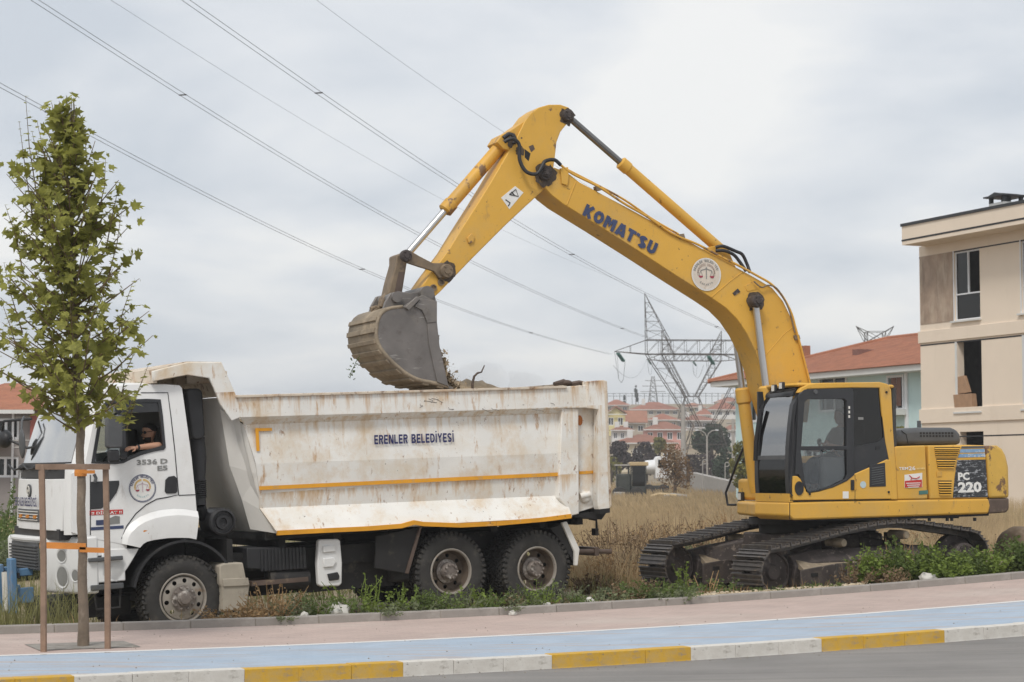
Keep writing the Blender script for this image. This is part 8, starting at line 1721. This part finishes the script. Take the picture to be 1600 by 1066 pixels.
def driver():
    H = tq(233, 677, -.86); sh = tq(243, 716, -1.0); el = tq(250, 696, -1.17); wr = tq(212, 699.5, -1.27)
    hp = V((H.x + .02, -.72, H.z - .72)); ch = V((H.x + .03, -.74, H.z - .30)); nk = V((H.x + .01, -.83, H.z - .13))
    shN = V((ch.x, -.98, ch.z + .06)); shF = V((ch.x, -.55, ch.z + .06)); elF = V((ch.x - .2, -.48, ch.z - .22)); wrF = V((ch.x - .48, -.52, ch.z - .12))
    kn = V((hp.x - .45, -.85, hp.z + .05)); kf = V((hp.x - .45, -.55, hp.z + .05))
    nodes = [(hp, .14), (ch, .15), (nk, .055), (H, .06), (shN, .07), (el, .052), (wr, .032), (shF, .07), (elF, .045), (wrF, .03), (kn, .085), (kn + V((-.05, 0, -.42)), .05), (kf, .085), (kf + V((-.05, 0, -.42)), .05)]
    edges = [(0, 1), (1, 2), (2, 3), (1, 4), (4, 5), (5, 6), (1, 7), (7, 8), (8, 9), (0, 10), (10, 11), (0, 12), (12, 13)]
    me = skin_mesh('person', nodes, edges, 2); b = MB(); f = V((-1, -.30, -.03)); f3, r3, u3 = head_mesh(b, H, f); hand(b, wr, (wr - el), V((.1, -.4, 1)), 1.0, .5); hand(b, wrF, (wrF - elF), V((0, 0, 1)), 1.0, 1.2)
    me = join_mesh(me, b); o = link('person', me, M['skin']); o.location = T.pos; o.rotation_euler = T.rot
    tag(o, 'truck driver in black shirt and sunglasses resting one arm on the open window', 'person')
    tn = [(hp, .165), (ch + V((0, 0, -.02)), .175), (ch + V((0, -.02, .10)), .13), (shN, .085), (shN.lerp(el, .40), .072), (shF, .085), (shF.lerp(elF, .55), .07)]
    link('shirt', skin_mesh('shirt', tn, [(0, 1), (1, 2), (1, 3), (3, 4), (1, 5), (5, 6)], 2), M['shirtdark'], o)
    tr_ = [(hp + V((0, 0, -.05)), .16), (kn, .10), (kn + V((-.05, 0, -.36)), .075), (kf, .10), (kf + V((-.05, 0, -.36)), .075)]; link('trousers', skin_mesh('trousers', tr_, [(0, 1), (1, 2), (0, 3), (3, 4)], 2), M['shirtdark'], o)
    b = MB(); rings = []
    for z, fw, bk2, w_ in ((.02, -.01, .11, .084), (.05, .055, .115, .085), (.08, .085, .11, .08), (.112, .065, .085, .062), (.132, .02, .03, .02)): rings.append([H + f3 * ((fw if cos(a) > 0 else bk2) * cos(a)) + r3 * w_ * sin(a) + u3 * z for a in [2 * pi * k / 16 for k in range(16)]])
    b.loft(rings); b.build('hair', M['hair'], o, smooth=80)
    b = MB(); b.loft([[H + f3 * fw * max(cos(a), -.1) * 1.03 + r3 * w_ * 1.04 * sin(a) + u3 * z for a in np.linspace(-1.35, 1.35, 11)] for z, fw, w_ in ((-.118, .06, .045), (-.10, .078, .052), (-.075, .091, .064), (-.05, .091, .068))], cap=False, close=False); b.build('beard', M['hair'], o, smooth=80)
    b = MB()
    for q in (-1, 1): c = H + f3 * .098 + r3 * q * .034 + u3 * .014; b.loft([[c + r3 * (.030 * cos(a)) + u3 * (.020 * sin(a)) - f3 * (.006 * (1 if q else 0) + abs(cos(a)) * .006) + f3 * e_ for a in [2 * pi * k / 12 for k in range(12)]] for e_ in (0, .006)]); b.tube([H + f3 * .085 + r3 * q * .066 + u3 * .02, H - f3 * .005 + r3 * q * .080 + u3 * .02], .005, 4)
    b.tube([H + f3 * .10 - r3 * .01 + u3 * .018, H + f3 * .10 + r3 * .01 + u3 * .018], .004, 4); b.build('sunglasses', M['black'], o)
    b = MB(); d = (wr - el).normalized(); b.lathe([(.036, -.016), (.040, -.012), (.040, .012), (.036, .016)], wr - d * .03, d, 14); b.build('wristwatch', M['black'], o)
driver()
def operator():
    H = V((-.30, -.92, 2.58)); hp = V((-.28, -.88, 1.92)); ch = V((-.24, -.88, 2.30)); nk = V((-.27, -.9, 2.46)); shN = V((-.24, -1.10, 2.36)); shF = V((-.24, -.68, 2.36)); elN = V((-.40, -1.18, 2.10)); wrN = V((-.72, -1.20, 2.16)); elF = V((-.42, -.6, 2.08)); wrF = V((-.68, -.6, 2.12)); kn = V((-.72, -1.0, 1.92)); kf = V((-.72, -.78, 1.92))
    nodes = [(hp, .14), (ch, .15), (nk, .055), (H, .06), (shN, .07), (elN, .046), (wrN, .03), (shF, .07), (elF, .046), (wrF, .03), (kn, .08), (kn + V((-.1, 0, -.42)), .05), (kf, .08), (kf + V((-.1, 0, -.42)), .05)]
    edges = [(0, 1), (1, 2), (2, 3), (1, 4), (4, 5), (5, 6), (1, 7), (7, 8), (8, 9), (0, 10), (10, 11), (0, 12), (12, 13)]
    b = MB(); f3, r3, u3 = head_mesh(b, H, V((-1, -.1, -.02))); hand(b, wrN, wrN - elN, V((0, 0, 1)), 1, 1.3); hand(b, wrF, wrF - elF, V((0, 0, 1)), 1, 1.3); me = join_mesh(skin_mesh('person', nodes, edges, 2), b)
    o = link('person', me, M['skin']); o.location = E.pos; o.rotation_euler = E.rot; tag(o, 'excavator operator in dark shirt seated behind the door glass', 'person')
    link('shirt', skin_mesh('shirt', [(hp, .165), (ch, .175), (ch + V((0, 0, .10)), .12), (shN, .085), (shN.lerp(elN, .6), .07), (shF, .085), (shF.lerp(elF, .6), .07)], [(0, 1), (1, 2), (1, 3), (3, 4), (1, 5), (5, 6)], 2), pm('grey_shirt', (.10, .10, .11), .85), o)
    link('trousers', skin_mesh('trousers', [(hp + V((0, 0, -.03)), .16), (kn, .095), (kn + V((-.1, 0, -.36)), .07), (kf, .095), (kf + V((-.1, 0, -.36)), .07)], [(0, 1), (1, 2), (0, 3), (3, 4)], 2), M['shirtdark'], o)
    b = MB(); rings = []
    for z, fw, bk2, w_ in ((.02, -.01, .11, .084), (.05, .055, .115, .085), (.08, .085, .11, .08), (.112, .065, .085, .062), (.132, .02, .03, .02)): rings.append([H + f3 * ((fw if cos(a) > 0 else bk2) * cos(a)) + r3 * w_ * sin(a) + u3 * z for a in [2 * pi * k / 16 for k in range(16)]])
    b.loft(rings); b.build('hair', M['hair'], o, smooth=80)
operator()
# ================================================================== the air
hz = bpy.data.materials.new('haze_air'); hz.use_nodes = True; nt = hz.node_tree; nt.nodes.clear()
o = N(nt, 'ShaderNodeOutputMaterial'); pv = N(nt, 'ShaderNodeVolumePrincipled'); pv.inputs['Color'].default_value = (.95, .96, .97, 1); pv.inputs['Density'].default_value = .0006
nt.links.new(pv.outputs[0], o.inputs['Volume'])
dm = bpy.data.materials.new('dust_air'); dm.use_nodes = True; nt = dm.node_tree; nt.nodes.clear()
o = N(nt, 'ShaderNodeOutputMaterial'); pv = N(nt, 'ShaderNodeVolumePrincipled'); pv.inputs['Color'].default_value = (.97, .92, .85, 1); pv.inputs['Density'].default_value = .22
nt.links.new(pv.outputs[0], o.inputs['Volume'])
b = MB()
for px, py, rx, rz in ((716, 596, .28, .20), (752, 592, .42, .26), (806, 597, .45, .16)): b.ell(T.w(tq(px, py, .1)), (rx, .5, rz), 20, 12)
o = b.build('dust_cloud', dm, smooth=80); tag(o, 'thin cloud of dust rising from the tipped soil', 'dust', kind='stuff')
b = MB(); b.boxb(-2700, 2700, -200, 2900, -9, 44); o = b.build('haze', hz); tag(o, 'thin pale haze in the air', 'haze', kind='stuff')
